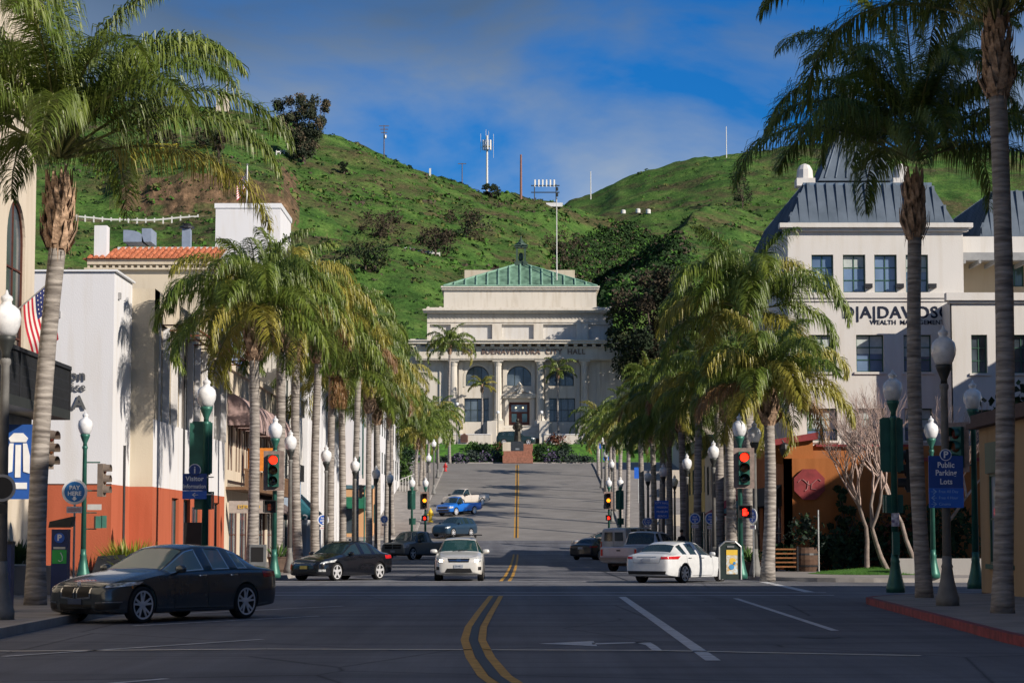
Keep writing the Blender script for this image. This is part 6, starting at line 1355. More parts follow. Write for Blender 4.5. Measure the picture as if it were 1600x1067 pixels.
def wheel_meshes(r, w, style):
    k = (r, w, style)
    if k in WHEELS: return WHEELS[k]
    ri = r * .77
    ty = MB().lathe([(ri, -w * .45), (ri + .015, -w * .5), (r * .93, -w * .5), (r * .985, -w * .42), (r, -w * .3), (r, w * .3), (r * .985, w * .42), (r * .93, w * .5), (ri + .015, w * .5), (ri, w * .45)], n=40, axis='Y', cap=False).mesh('wheel', TYR, True)
    b = MB()
    for i in range(40):
        t0, t1 = [2 * math.pi * q / 40 for q in (i, i + 1)]
        def p(rr, y, t): return (rr * math.cos(t), y, rr * math.sin(t))
        for s in (1,):
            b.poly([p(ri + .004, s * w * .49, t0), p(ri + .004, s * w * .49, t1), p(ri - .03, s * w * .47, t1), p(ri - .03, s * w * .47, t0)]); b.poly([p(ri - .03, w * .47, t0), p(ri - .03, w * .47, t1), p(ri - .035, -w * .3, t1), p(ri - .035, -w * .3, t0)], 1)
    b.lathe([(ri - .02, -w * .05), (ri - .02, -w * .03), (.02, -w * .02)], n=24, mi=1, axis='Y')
    n, wd, dbl = {'ten': (5, .034, True), 'five': (5, .075, False), 'seven': (7, .05, False), 'steel': (8, .07, False)}[style]
    for i in range(n):
        t = 2 * math.pi * (i + .25) / n
        for off in ((-.17, .17) if dbl else (0,)):
            a0 = t + off * .55; a1 = t + off * 1.3
            def q(rr, a, s_, y): return (rr * math.cos(a) - s_ * math.sin(a), y, rr * math.sin(a) + s_ * math.cos(a))
            b.hexa([q(.05, a0, -wd * .7, w * .33), q(ri - .02, a1, -wd * .55, w * .40), q(ri - .02, a1, wd * .55, w * .40), q(.05, a0, wd * .7, w * .33), q(.05, a0, -wd * .7, w * .42), q(ri - .02, a1, -wd * .5, w * .475), q(ri - .02, a1, wd * .5, w * .475), q(.05, a0, wd * .7, w * .42)][::1])
    b.lathe([(.075, w * .3), (.075, w * .43), (.05, w * .455), (.01, w * .46)], n=16, axis='Y')
    WHEELS[k] = (ty, b.mesh('rim', [RIM, RIMD])); return WHEELS[k]
def interp(tab, x):
    if x >= tab[0][0]: return list(tab[0][1:])
    for a, b in zip(tab, tab[1:]):
        if x >= b[0]:
            f = (x - b[0]) / (a[0] - b[0]); return [b[i] + (a[i] - b[i]) * f for i in range(1, len(a))]
    return list(tab[-1][1:])
def make_car(name, label, cat, st, bodym, glassm, axf, axr, wr, ww, track, style='ten', glass=None, doors=None, wsill=.18, extra=None, frame_m=None, group='cars on the street', wells=True, cabin=None):
    """st: stations front to rear: (x, halfwidth, zbottom, zbelt, halfwidth_top, z_topedge, z_top).
       glass: dict(ws=(i), side=[intervals], rear=i) with station interval indices"""
    rows = []; 
    for (x, w, zb, zs, wt, ze, zt) in st:
        zm = zb + (zs - zb) * .45
        rows.append([(0, zb), (w * .80, zb), (w * .955, zb + .035), (w * .995, zb + (zm - zb) * .55), (w, zm + .06), (w * .985, zs - .10 if zs - .1 > zm + .08 else zm + .5 * (zs - zm)), (w * .955, zs), (wt, ze), (wt * .93, ze + (zt - ze) * .42), (wt * .55, ze + (zt - ze) * .86), (0, zt)])
    nr = len(rows[0]); ns = len(st); bm = bmesh.new(); V = {}
    for i in range(ns):
        for j in range(nr):
            for s in (1, -1):
                if j in (0, nr - 1) and s < 0: V[i, j, s] = V[i, j, 1]; continue
                V[i, j, s] = bm.verts.new((st[i][0], s * rows[i][j][0], rows[i][j][1]))
    gmap = {}
    for i in range(ns - 1):
        for j in range(nr - 1):
            for s in (1, -1):
                vs = [V[i, j, s], V[i + 1, j, s], V[i + 1, j + 1, s], V[i, j + 1, s]]; vs = vs if s > 0 else vs[::-1]
                u = []; [u.append(v) for v in vs if v not in u]
                f = bm.faces.new(u); f.smooth = True; mi = 0
                if glass:
                    if j >= 7 and i == glass['ws']: mi = 1
                    elif j >= 7 and i == glass.get('rear', -1): mi = 2
                    elif j == 6 and i in glass['side']: mi = 3 + glass['side'][i]
                f.material_index = mi
    for i, rv in ((0, False), (ns - 1, True)):
        for s in (1, -1):
            for j in range(nr - 1):
                pass
        _L = [V[i, j, 1] for j in range(nr)] + [V[i, j, -1] for j in range(nr - 2, 0, -1)]
        # cap: strips between left and right halves
        for j in range(nr - 1):
            a, b = V[i, j, 1], V[i, j + 1, 1]; c, d = V[i, j + 1, -1], V[i, j, -1]
            vs = []; [vs.append(v) for v in (a, b, c, d) if v not in vs]
            if len(vs) >= 3:
                f = bm.faces.new(vs if not rv else vs[::-1]); f.smooth = True
    cl = bm.edges.layers.float.get('crease_edge') or bm.edges.layers.float.new('crease_edge')
    for i in range(ns - 1):
        for s in (1, -1):
            for j, c in ((6, .55), (7, .5), (2, .6), (4, .25)):
                e = bm.edges.get((V[i, j, s], V[i + 1, j, s]))
                if e: e[cl] = c
    if glass:
        for i in [glass['ws'], glass['ws'] + 1] + ([glass['rear'], glass['rear'] + 1] if 'rear' in glass else []):
            for j in range(7, nr - 1):
                for s in (1, -1):
                    e = bm.edges.get((V[i, j, s], V[i, j + 1, s]))
                    if e: e[cl] = .5
    for i in (extra or {}).get('sharp', []):
        for j in range(0, nr - 1):
            for s in (1, -1):
                e = bm.edges.get((V[i, j, s], V[i, j + 1, s]))
                if e: e[cl] = .85
    bmesh.ops.recalc_face_normals(bm, faces=bm.faces)
    me = bpy.data.meshes.new('body'); bm.to_mesh(me); bm.free()
    for k in range(9): me.materials.append(bodym if k == 0 else (TRIM if k == 8 else glassm))
    ob = bpy.data.objects.new('tmpbody', me); COL.objects.link(ob)
    sb = ob.modifiers.new('s', 'SUBSURF'); sb.levels = sb.render_levels = 2
    cuts = []
    for ax in (axf, axr):
        cm = MB().lathe([(wr * 1.13, -3), (wr * 1.13, 3)], (ax, 0, wr), 40, 0, 'Y').mesh('cut', TRIM)
        b_ = bmesh.new(); b_.from_mesh(cm); bmesh.ops.recalc_face_normals(b_, faces=b_.faces); b_.to_mesh(cm); b_.free()
        co = bpy.data.objects.new('cut', cm); COL.objects.link(co); cuts.append(co)
    # wheel wells only reach in from each side: cut full width is fine, an inner tub closes it
    for co in cuts:
        b = ob.modifiers.new('b', 'BOOLEAN'); b.object = co; b.operation = 'DIFFERENCE'; b.solver = 'EXACT'; b.material_mode = 'TRANSFER'
    me2 = bpy.data.meshes.new_from_object(ob.evaluated_get(bpy.context.evaluated_depsgraph_get()))
    for o in [ob] + cuts: COL.objects.unlink(o); bpy.data.objects.remove(o)
    names = [m.name if m else '' for m in me2.materials]
    root = empty(name, (0, 0, 0), 0, label, cat, group)
    bm = bmesh.new(); bm.from_mesh(me2)
    cutidx = max([k for k in range(len(names)) if names[k] == TRIM.name] or [8])
    # glass panels with a body-coloured surround
    groups = sorted(set(f.material_index for f in bm.faces if 1 <= f.material_index <= 7))
    pans = []
    for g in groups:
        for side in (1, -1, 0):
            fs = [f for f in bm.faces if f.material_index == g and (side == 0 if g < 3 else (f.calc_center_median().y * side > 0 and side != 0))]
            if not fs: continue
            r1 = bmesh.ops.inset_region(bm, faces=fs, thickness=.022 if g < 3 else .014, depth=0, use_even_offset=False)
            for f in r1['faces']: f.material_index = 0
            fs = [f for f in fs if f.is_valid]
            r2 = bmesh.ops.inset_region(bm, faces=fs, thickness=.022 if frame_m and g >= 3 else .014, depth=-.004, use_even_offset=False)
            for f in r2['faces']: f.material_index = 8 if not frame_m or g < 3 else 7 + 0; 
            if frame_m and g >= 3:
                for f in r2['faces']: f.material_index = 9
            pans.append((g, side, [f for f in fs if f.is_valid]))
    for e in bm.edges:
        if len(e.link_faces) == 2 and e.calc_face_angle(0) > .75: e.smooth = False
    while len(me2.materials) < 10: me2.materials.append(None)
    out_p = []
    for g, side, fs in pans:
        mb = MB(); idx = {}
        for f in fs:
            if not f.is_valid: continue
            vv = []
            for v in f.verts:
                if v.index < 0 or v not in idx: idx[v] = len(mb.v); mb.v.append(tuple(v.co))
                vv.append(idx[v])
            mb.f.append(vv); mb.m.append(0)
        out_p.append((g, side, mb))
    dead = [f for g, s, fs in pans for f in fs if f.is_valid]
    bmesh.ops.delete(bm, geom=dead, context='FACES')
    bm.to_mesh(me2)
    bv = BVHTree.FromBMesh(bm)
    bm.free()
    for k in range(len(me2.materials)): me2.materials[k] = bodym if k == 0 else (frame_m if k == 9 and frame_m else TRIM)
    body = link('body', me2, root)
    for g, side, mb in out_p:
        nm = 'windshield' if g == 1 else ('rear_window' if g == 2 else 'side_window')
        mb.build(nm, glassm, root, True)
    # raycaster for lamps, plates, seams
    full = bv
    def ray(a, z, ang):
        """ang: 0 from the front, 90 from the left side, 180 rear, -90 right"""
        d = Vector((math.cos(ang), math.sin(ang), 0)); s = Vector((-d.y, d.x, 0)); k_ = math.degrees(ang) % 90; px_ = 0 if k_ < .01 or k_ > 89.99 else (st[0][0] - .45 if d.x > 0 else st[-1][0] + .45)
        o = Vector((px_, 0, 0)) + d * 6 + s * a + Vector((0, 0, z)); h = full.ray_cast(o, -d)
        return (h[0], d) if h[0] is not None else (None, d)
    def patch(nm, P, ang, m, off=.006, n=6, mn=6, parent=None, lab=None, smooth=True):
        ang = R(ang); mb = MB(); g = {}
        for i in range(n + 1):
            for j in range(mn + 1):
                u, v = i / n, j / mn; a = (P[0][0] * (1 - u) + P[1][0] * u) * (1 - v) + (P[3][0] * (1 - u) + P[2][0] * u) * v; z = (P[0][1] * (1 - u) + P[1][1] * u) * (1 - v) + (P[3][1] * (1 - u) + P[2][1] * u) * v
                h, d = ray(a, z, ang)
                if h is not None: g[i, j] = len(mb.v); mb.v.append(tuple(h + d * off))
        for i in range(n):
            for j in range(mn):
                q = [(i, j), (i + 1, j), (i + 1, j + 1), (i, j + 1)]
                if all(k in g for k in q):
                    pts = [Vector(mb.v[g[k]]) for k in q]
                    if max((a - b).length for a in pts for b in pts) < .6: mb.f.append([g[k] for k in q]); mb.m.append(0)
        if mb.f: return mb.build(nm, m, parent or root, smooth, label=lab)
    def seam(pts, ang, parent=None, w=.008):
        for (a, b) in zip(pts, pts[1:]):
            dx, dz = b[0] - a[0], b[1] - a[1]; l = math.hypot(dx, dz); nx_, nz_ = -dz / l * w / 2, dx / l * w / 2
            seams.append((( a[0] + nx_, a[1] + nz_), (b[0] + nx_, b[1] + nz_), (b[0] - nx_, b[1] - nz_), (a[0] - nx_, a[1] - nz_), ang))
    seams = []
    # wheels
    ty, rm = wheel_meshes(wr, ww, style)
    for ax in (axf, axr):
        for s in (1, -1):
            w_ = link('wheel', ty, root); w_.location = (ax, s * (track / 2), wr); w_.rotation_euler = (0, 0, 0 if s > 0 else math.pi)
            link('rim', rm, w_)
    # dark underbody and wheel tubs
    hw = track / 2 - ww * .75
    ub = MB().box(axr - wr - .15, axf + wr + .15, -hw, hw, .16 + (wr - .3), wr + .30); ub.build('underbody', TRIM, root)
    api = dict(root=root, patch=patch, seam=seam, seams=seams, ray=ray, body=body)
    return api
def flush_seams(c):
    mb = MB()
    for p0, p1, p2, p3, ang in c['seams']:
        A = R(ang); n = 6; pr = None
        for i in range(n + 1):
            u = i / n; a0 = (p0[0] * (1 - u) + p1[0] * u, p0[1] * (1 - u) + p1[1] * u); a1 = (p3[0] * (1 - u) + p2[0] * u, p3[1] * (1 - u) + p2[1] * u)
            h0, d = c['ray'](*a0, A); h1, _ = c['ray'](*a1, A)
            if h0 is None or h1 is None: pr = None; continue
            q = (h0 + d * .004, h1 + d * .004)
            if pr and (pr[0] - q[0]).length < .5: mb.poly([pr[0], q[0], q[1], pr[1]])
            pr = q
    if mb.f: mb.build('panel_gaps', TRIM, c['root'])
def mirrors(c, x, y, z, m, sc=1):
    for s in (1, -1):
        mb = MB(); mb.lathe([(.02, -.10), (.075, -.08), (.09, 0), (.08, .08), (.02, .11)], (0, 0, 0), 12, axis='Y'); 
        me = mb.mesh('mirror', m, True); o = link('mirror', me, c['root']); o.location = (x, s * (y + .09 * sc), z + .04); o.scale = (.85 * sc, 1.1 * sc, .85 * sc)
def seats(c, xs, zfloor, hw, rowsx, m=SEAT):
    mb = MB()
    for x in rowsx:
        for s in (-1, 1): mb.box(x - .25, x + .25, s * hw * .5 - .24, s * hw * .5 + .24, zfloor, zfloor + .45); mb.hexa([(x - .40, s * hw * .5 - .24, zfloor + .3), (x - .28, s * hw * .5 - .24, zfloor + .3), (x - .28, s * hw * .5 + .24, zfloor + .3), (x - .40, s * hw * .5 + .24, zfloor + .3), (x - .52, s * hw * .5 - .2, zfloor + .74), (x - .42, s * hw * .5 - .2, zfloor + .74), (x - .42, s * hw * .5 + .2, zfloor + .74), (x - .52, s * hw * .5 + .2, zfloor + .74)]); mb.box(x - .53, x - .43, s * hw * .5 - .12, s * hw * .5 + .12, zfloor + .75, zfloor + .88)
    mb.build('seats', m, c['root'])
    MB().box(xs[1], xs[0], -hw, hw, zfloor - .08, zfloor + .02).box(xs[0] - .5, xs[0] - .05, -hw * .93, hw * .93, zfloor + .3, zfloor + .62).build('cabin_floor', TRIM, c['root'])
def sedan(name, label, bodym, glassm, L=4.9, W=1.86, H=1.46, wb=2.97, wr=.34, style='ten', frame_m=None, group='parked cars', ov=.84, kind='sedan', low=0):
    s = L / 4.9; w = W / 2 / .93; h = H / 1.46; f = L / 2; r = -L / 2; wh = lambda k: k * w
    st = [(f, .50 * w, .30 * h, .52 * h, .40 * w, .58 * h, .60 * h), (f - .06, .70 * w, .22, .60 * h, .56 * w, .665 * h, .685 * h), (f - .22, .84 * w, .17, .67 * h, .66 * w, .73 * h, .75 * h), (f - .50, .905 * w, .16, .735 * h, .70 * w, .80 * h, .825 * h), (f - .85, .925 * w, .16, .81 * h, .71 * w, .865 * h, .895 * h), (f - 1.28 * s, .93 * w, .16, .875 * h, .71 * w, .92 * h, .95 * h),
          (f - 1.52 * s, .93 * w, .16, .905 * h, .70 * w, .955 * h, .985 * h), (f - 2.30 * s, .93 * w, .16, .945 * h, .57 * w, 1.345 * h, 1.405 * h), (f - 2.62 * s, .93 * w, .16, .95 * h, .575 * w, 1.395 * h, 1.455 * h), (f - 2.72 * s, .93 * w, .16, .953 * h, .575 * w, 1.40 * h, 1.46 * h), (f - 3.45 * s, .93 * w, .16, .965 * h, .56 * w, 1.375 * h, 1.435 * h), (f - 3.52 * s, .93 * w, .16, .968 * h, .555 * w, 1.36 * h, 1.425 * h), (f - 3.86 * s, .93 * w, .17, .975 * h, .54 * w, 1.28 * h, 1.355 * h), 
          (f - 4.32 * s, .915 * w, .20, .965 * h, .62 * w, 1.03 * h, 1.065 * h), (f - 4.55 * s, .90 * w, .22, .955 * h, .66 * w, 1.01 * h, 1.04 * h), (r + .12, .86 * w, .24, .94 * h, .66 * w, .985 * h, 1.01 * h), (r + .04, .80 * w, .28, .88 * h, .6 * w, .93 * h, .95 * h), (r, .66 * w, .36, .70 * h, .5 * w, .76 * h, .80 * h)]
    c = make_car(name, label, 'car', st, bodym, glassm, f - ov, f - ov - wb, wr, .225, W - .24, style, dict(ws=6, rear=12, side={7: 0, 6: 0, 9: 1, 11: 2}), frame_m=frame_m, group=group)
    c['f'] = f; c['r'] = r; c['w'] = W / 2; c['h'] = h; c['s'] = s; c['ov'] = ov
    hw = W / 2 * .8; seats(c, (f - 1.65 * s, r + .9), .38 * h, hw, (f - 2.55 * s, f - 3.4 * s)); mirrors(c, f - 1.82 * s, W / 2 - .06, .95 * h, bodym)
    # doors
    for ang, sg in ((90, -1), (-90, 1)):
        X = lambda x: sg * x
        xs_ = (f - 1.75 * s, f - 2.67 * s, f - 3.62 * s)
        c['seam']([(X(xs_[0]), .90 * h), (X(xs_[0] + .04), .5), (X(xs_[0] + .03), .26)], ang); c['seam']([(X(xs_[1]), .94 * h), (X(xs_[1]), .26)], ang); c['seam']([(X(xs_[2]), .95 * h), (X(xs_[2] + .0), .75 * h), (X(xs_[2] + .32), .36)], ang); c['seam']([(X(xs_[0]), .25), (X(xs_[2] + .4), .25)], ang, w=.012)
        for x in (f - 2.50 * s, f - 3.42 * s):
            h_, d = c['ray'](X(x), .86 * h, R(ang))
            if h_ is not None:
                o = MB().tube([(-.10, 0, 0), (-.08, .03, 0), (.08, .03, 0), (.10, 0, 0)], .014, 8).build('door_handle', CHR if frame_m else bodym, c['root'], True); o.location = h_; o.rotation_euler = (0, 0, 0 if ang > 0 else math.pi)
    return c
def put(c, x, y, head, z=None, pitch=0):
    """head: direction of travel in degrees from +X"""
    flush_seams(c); c['root'].location = (x, y, (G(y) if z is None else z) + .0); c['root'].rotation_euler = (0, -R(pitch), R(head))
def mm(P): return [(-a, z) for a, z in P][::1]
PK_ = 'cars parked at an angle on the left'
# charcoal sedan, nearest
c = sedan('parked_car', 'big charcoal gray sedan with twin chrome grilles parked at the left kerb', paint('charcoal_metallic', (.065, .078, .088), .5, .2), carglass('sedan_glass', (.20, .30, .31), .25), frame_m=CHR, group=PK_)
f = c['f']; p = c['patch']
for s in (1, -1):
    p('headlight', [(s * .50, .66), (s * .93, .70), (s * .98, .775), (s * .50, .735)], 18 * s, HLG, .006, 10, 4); p('headlight_surround', [(s * .49, .650), (s * .93, .685), (s * .98, .70), (s * .50, .665)], 18 * s, TRIM, .008, 10, 2)
    g = [(s * .06, .475), (s * .33, .50), (s * .34, .675), (s * .06, .685)]
    p('grille_frame', [(s * .03, .44), (s * .37, .47), (s * .38, .705), (s * .03, .715)], 0, CHR, .010, 8, 6); p('grille', g, 0, mat('grille_black', (.008, .008, .009), .6, 0, .1), .018, 8, 6)
    p('lower_intake', [(s * .42, .26), (s * .80, .28), (s * .82, .38), (s * .42, .36)], 8 * s, TRIM, .006, 8, 3); p('chrome_blade', [(s * .42, .385), (s * .84, .40), (s * .84, .415), (s * .42, .40)], 8 * s, CHR, .008, 8, 1)
    p('side_marker', [(-1 * 2.02 * s if False else (-(f - .62) * 1 if s > 0 else (f - .62)), .60), ((-(f - .56) if s > 0 else (f - .56)), .60), ((-(f - .56) if s > 0 else (f - .56)), .70), ((-(f - .62) if s > 0 else (f - .62)), .70)], 90 * s, AMBG, .006, 2, 2)
    p('tail_light', [(s * .62, .82), (s * .86, .80), (s * .86, .93), (s * .62, .91)], 180 - 25 * s * -1 if False else 180 + (25 if s > 0 else -25), TLG, .006, 8, 4)
p('lower_intake', [(-.38, .22), (.38, .22), (.40, .36), (-.40, .36)], 0, TRIM, .006, 8, 3); p('plate', [(-.17, .36), (.17, .36), (.17, .46), (-.17, .46)], 0, PLTD, .022, 3, 2)
c['seam']([(-.80, .785), (-.30, .755), (.30, .755), (.80, .785)], 0)
MB().lathe([(.045, 0), (.04, .012), (.01, .015)], (0, 0, 0), 14, axis='X').build('badge', mat('badge_blue', (.1, .2, .5), .3, .3, .3, 20, col2=(.7, .7, .7)), c['root']).location = (f - .10, 0, .735)
BETA = 33
put(c, -6.72, 43.6, 270 - BETA)
# black sedan
c = sedan('parked_car', 'glossy black sedan with bright five-spoke wheels parked on the left past the crossing', paint('gloss_black', (.008, .009, .013), .1, .15), carglass('tinted_glass', (.02, .04, .05), .2), 4.53, 1.76, 1.44, 2.67, .325, 'five', group=PK_, ov=.88)
p = c['patch']; f = c['f']
for s in (1, -1):
    p('headlight', [(s * .44, .62), (s * .90, .68), (s * .96, .78), (s * .50, .68)], 25 * s, HLG, .006, 10, 4); p('fog_light', [(s * .55, .34), (s * .75, .34), (s * .75, .42), (s * .55, .42)], 10 * s, HLG, .006, 3, 3)
    p('tail_light', [(s * .55, .80), (s * .82, .78), (s * .82, .92), (s * .55, .92)], 180 + 30 * s, TLG, .006, 8, 4)
p('grille', [(-.42, .58), (.42, .58), (.50, .66), (-.50, .66)], 0, CHR, .006, 10, 3); p('grille', [(-.40, .60), (.40, .60), (.45, .64), (-.45, .64)], 0, TRIM, .012, 10, 3); p('lower_intake', [(-.55, .24), (.55, .24), (.5, .40), (-.5, .40)], 0, TRIM, .006, 8, 3); p('plate', [(-.17, .43), (.17, .43), (.17, .55), (-.17, .55)], 0, PLTY, .02, 3, 2)
mb = MB()
for s in (-.5, .5): mb.tube([(.35, s * .98, 1.40), (-.55, s * .98, 1.42)], .018, 6)
mb.build('roof_bars', TRIM, c['root'])
put(c, -6.35, 83.5, 270 - 32)
# white sedan, right
WHP = paint('pearl_white', (.60, .62, .64), .05, .25)
c = sedan('parked_car', 'white sedan seen from behind with red tail lights by the right trash bin', WHP, carglass('tinted_glass', (.02, .04, .05), .2), 4.86, 1.85, 1.46, 2.78, .33, 'seven', frame_m=CHR, group='cars parked at an angle on the right', ov=.96)
p = c['patch']
for s in (1, -1):
    p('tail_light', [(s * .40, .83), (s * .92, .82), (s * .97, .93), (s * .40, .91)], 180 + 18 * s, TLG, .008, 12, 4); p('headlight', [(s * .5, .62), (s * .93, .66), (s * .96, .75), (s * .5, .70)], 22 * s, HLG, .006, 8, 4)
p('plate', [(-.16, .74), (.16, .74), (.16, .86), (-.16, .86)], 180, PLT, .012, 3, 2); p('rear_diffuser', [(-.72, .30), (.72, .30), (.76, .42), (-.76, .42)], 180, TRIM, .008, 10, 3); p('trunk_chrome', [(-.38, .90), (.38, .90), (.38, .915), (-.38, .915)], 180, CHR, .008, 8, 1)
c['seam']([(-.60, .97), (-.50, .70), (.50, .70), (.60, .97)], 180)
put(c, 5.95, 79.6, 90 - 33)

def suv(name, label, bodym, glassm, L=4.45, W=1.78, H=1.58, wb=2.635, wr=.345, style='five', group='cars', ov=.87, cat='car', hood=.0, tail=.55, hz=.98):
    f = L / 2; r = -L / 2; w = W / 2 / .93; h = H / 1.58; s = L / 4.45
    st = [(f, .52 * w, .34, .60 * h, .42 * w, .68 * h, .70 * h), (f - .05, .74 * w, .25, .70 * h, .58 * w, .78 * h, .80 * h), (f - .20, .86 * w, .21, .78 * h, .68 * w, .86 * h, .88 * h), (f - .48, .91 * w, .2, .85 * h, .72 * w, .92 * h, .95 * h), (f - .85, .93 * w, .2, .90 * h, .73 * w, .97 * h, 1.0 * h), (f - 1.08 * s, .93 * w, .2, .94 * h, .73 * w, 1.0 * h, 1.035 * h),
          (f - 1.25 * s, .93 * w, .2, .965 * h, .72 * w, 1.02 * h, 1.06 * h), (f - 1.98 * s, .93 * w, .2, 1.0 * h, .60 * w, 1.46 * h, 1.515 * h), (f - 2.33 * s, .93 * w, .2, 1.0 * h, .605 * w, 1.51 * h, 1.57 * h), (f - 2.42 * s, .93 * w, .2, 1.005 * h, .605 * w, 1.515 * h, 1.575 * h), (f - 3.20 * s, .93 * w, .2, 1.02 * h, .60 * w, 1.51 * h, 1.57 * h), (f - 3.29 * s, .93 * w, .2, 1.025 * h, .60 * w, 1.505 * h, 1.565 * h), (f - 3.85 * s, .925 * w, .22, 1.04 * h, .58 * w, 1.46 * h, 1.53 * h), (r + .38, .91 * w, .24, 1.04 * h, .57 * w, 1.43 * h, 1.50 * h),
          (r + .10, .87 * w, .28, 1.0 * h, .66 * w, 1.05 * h, 1.09 * h), (r + .03, .82 * w, .32, .86 * h, .66 * w, .92 * h, .95 * h), (r, .72 * w, .38, .64 * h, .6 * w, .70 * h, .74 * h)]
    c = make_car(name, label, cat, st, bodym, glassm, f - ov, f - ov - wb, wr, .225, W - .22, style, dict(ws=6, rear=13, side={6: 0, 7: 0, 9: 1, 11: 2}), group=group)
    c['f'] = f; c['r'] = r; hw = W / 2 * .8; seats(c, (f - 1.4 * s, r + .5), .5 * h, hw, (f - 2.25 * s, f - 3.1 * s)); mirrors(c, f - 1.55 * s, W / 2 - .04, 1.02 * h, bodym, 1.15)
    for ang, sg in ((90, -1), (-90, 1)):
        for x in (f - 1.45 * s, f - 2.37 * s, f - 3.28 * s): c['seam']([(sg * x, .98 * h), (sg * x, .32)], ang)
    return c
# white crossover driving towards the camera
c = suv('crossover', 'white crossover with roof rack and lit headlights driving towards the camera', paint('satin_white', (.58, .575, .55), .1, .3), carglass('clear_glass', (.03, .10, .10), .55), group=None, wr=.345)
p = c['patch']; f = c['f']; HLIT = emis('headlamp_lit', (1, .78, .5), 9)
p('grille', [(-.36, .68), (.36, .68), (.40, .82), (-.40, .82)], 0, TRIM, .008, 10, 5); p('grille_bar', [(-.34, .735), (.34, .735), (.36, .765), (-.36, .765)], 0, CHR, .018, 8, 2); p('badge', [(-.08, .72), (.08, .72), (.08, .79), (-.08, .79)], 0, CHR, .03, 4, 3)
p('lower_intake', [(-.50, .32), (.50, .32), (.42, .46), (-.42, .46)], 0, TRIM, .008, 8, 4); p('bumper_guard', [(-.76, .20), (.76, .20), (.70, .31), (-.70, .31)], 0, TRIM, .006, 10, 2); p('plate', [(-.16, .47), (.16, .47), (.16, .60), (-.16, .60)], 0, PLT, .03, 3, 2)
for s in (1, -1):
    p('headlight', [(s * .44, .66), (s * .84, .72), (s * .88, .88), (s * .44, .80)], 14 * s, HLG, .008, 8, 5); p('headlight_beam', [(s * .52, .70), (s * .64, .70), (s * .64, .78), (s * .52, .78)], 8 * s, HLIT, .02, 4, 4)
    p('fog_light', [(s * .62, .40), (s * .76, .40), (s * .76, .52), (s * .62, .52)], 10 * s, TRIM, .008, 4, 4); p('tail_light', [(s * .62, .9), (s * .85, .9), (s * .85, 1.05), (s * .62, 1.05)], 180, TLG, .008, 4, 4)
    for x0 in (0,):
        MB().tube([(.25, s * .56, 1.575), (.2, s * .56, 1.61), (-1.35, s * .56, 1.61), (-1.4, s * .56, 1.56)], .02, 8).build('roof_rail', TRIM, c['root'], True)
MB().box(-.05, .12, -.80, .80, 1.64, 1.68).box(-1.15, -.98, -.80, .80, 1.64, 1.68).box(-.0, .08, -.60, -.52, 1.59, 1.645).box(0, .08, .52, .60, 1.59, 1.645).build('roof_rack', TRIM, c['root'])
mb = MB()
for s in (-1, 1): mb.tube([(1.1, s * .1 - .15, 1.07), (.95, s * .1 + .35 - .15, 1.12)], .01, 4)
mb.build('wiper', TRIM, c['root'])
hp_, _ = c['ray'](0, .535, 0)
text('7JX4821', .085, PLTD, (hp_.x + .033, 0, .535), (math.pi / 2, 0, math.pi / 2), c['root'], 'plate_number', .002)
c['seam']([(-.72, .93), (-.45, .865), (.45, .865), (.72, .93)], 0)
put(c, -1.92, 83.2, 270)
SUBX, SUBY = -1.92, 83.2
# dark wagon beyond the far crossing and the suburban by the city hall
c = suv('parked_suv', 'dark blue wagon mostly hidden behind the gray pickup truck', paint('dark_blue_metallic', (.02, .05, .09), .4, .3), carglass('tinted_glass', (.02, .04, .05)), 4.8, 1.88, 1.7, 2.75, .35, 'seven', PK_, cat='car')
for s in (1, -1): c['patch']('tail_light', [(s * .7, .95), (s * .9, .95), (s * .9, 1.15), (s * .7, 1.15)], 180, TLG, .008, 4, 4); c['patch']('headlight', [(s * .5, .7), (s * .85, .75), (s * .88, .88), (s * .5, .8)], 15 * s, HLG, .008, 5, 4)
put(c, -4.95, 193, 238, pitch=0)
c = suv('parked_suv', 'long dark green SUV parked sideways in front of the city hall steps', paint('dark_green_metallic', (.015, .035, .035), .3, .3), carglass('tinted_glass', (.02, .04, .05)), 5.3, 2.0, 1.9, 3.3, .38, 'five', None, ov=.95, cat='car')
for s in (1, -1): c['patch']('headlight', [(s * .5, .8), (s * .92, .84), (s * .95, .98), (s * .5, .95)], 20 * s, HLG, .008, 5, 4)
put(c, at(806, 690, 303).x, 303, 0, 13.9)
# more sedans in the distance
c = sedan('parked_car', 'dark gray sedan peeking out past the white van on the right', paint('dark_gray_paint', (.03, .032, .04), .3, .35), carglass('tinted_glass', (.02, .04, .05)), 4.6, 1.8, 1.46, 2.7, .32, 'seven', group='cars parked at an angle on the right')
for s in (1, -1): c['patch']('tail_light', [(s * .5, .80), (s * .92, .8), (s * .95, .92), (s * .5, .9)], 180 + 20 * s, TLG, .008, 6, 3)
c['patch']('plate', [(-.17, .7), (.17, .7), (.17, .84), (-.17, .84)], 180, PLT, .012, 3, 2)
put(c, 5.55, 149.5, 62)
c = sedan('crossing_car', 'beige sedan crossing sideways at the far intersection', paint('beige_paint', (.42, .33, .28), .2, .35), carglass('tinted_glass', (.02, .04, .05)), 4.6, 1.78, 1.42, 2.7, .32, 'seven', group=None)
for s in (1, -1): c['patch']('headlight', [(s * .5, .6), (s * .9, .62), (s * .92, .72), (s * .5, .7)], 20 * s, HLG, .008, 6, 3)
put(c, 7.1, 182, 186)
c = sedan('parked_car', 'dark sedan at the top of the street on the far left', paint('dark_blue_paint', (.02, .025, .04), .3, .35), carglass('tinted_glass', (.02, .04, .05)), 4.6, 1.8, 1.44, 2.7, .32, 'seven', group=None)
put(c, -14.2, 288.5, 200, 11.1)

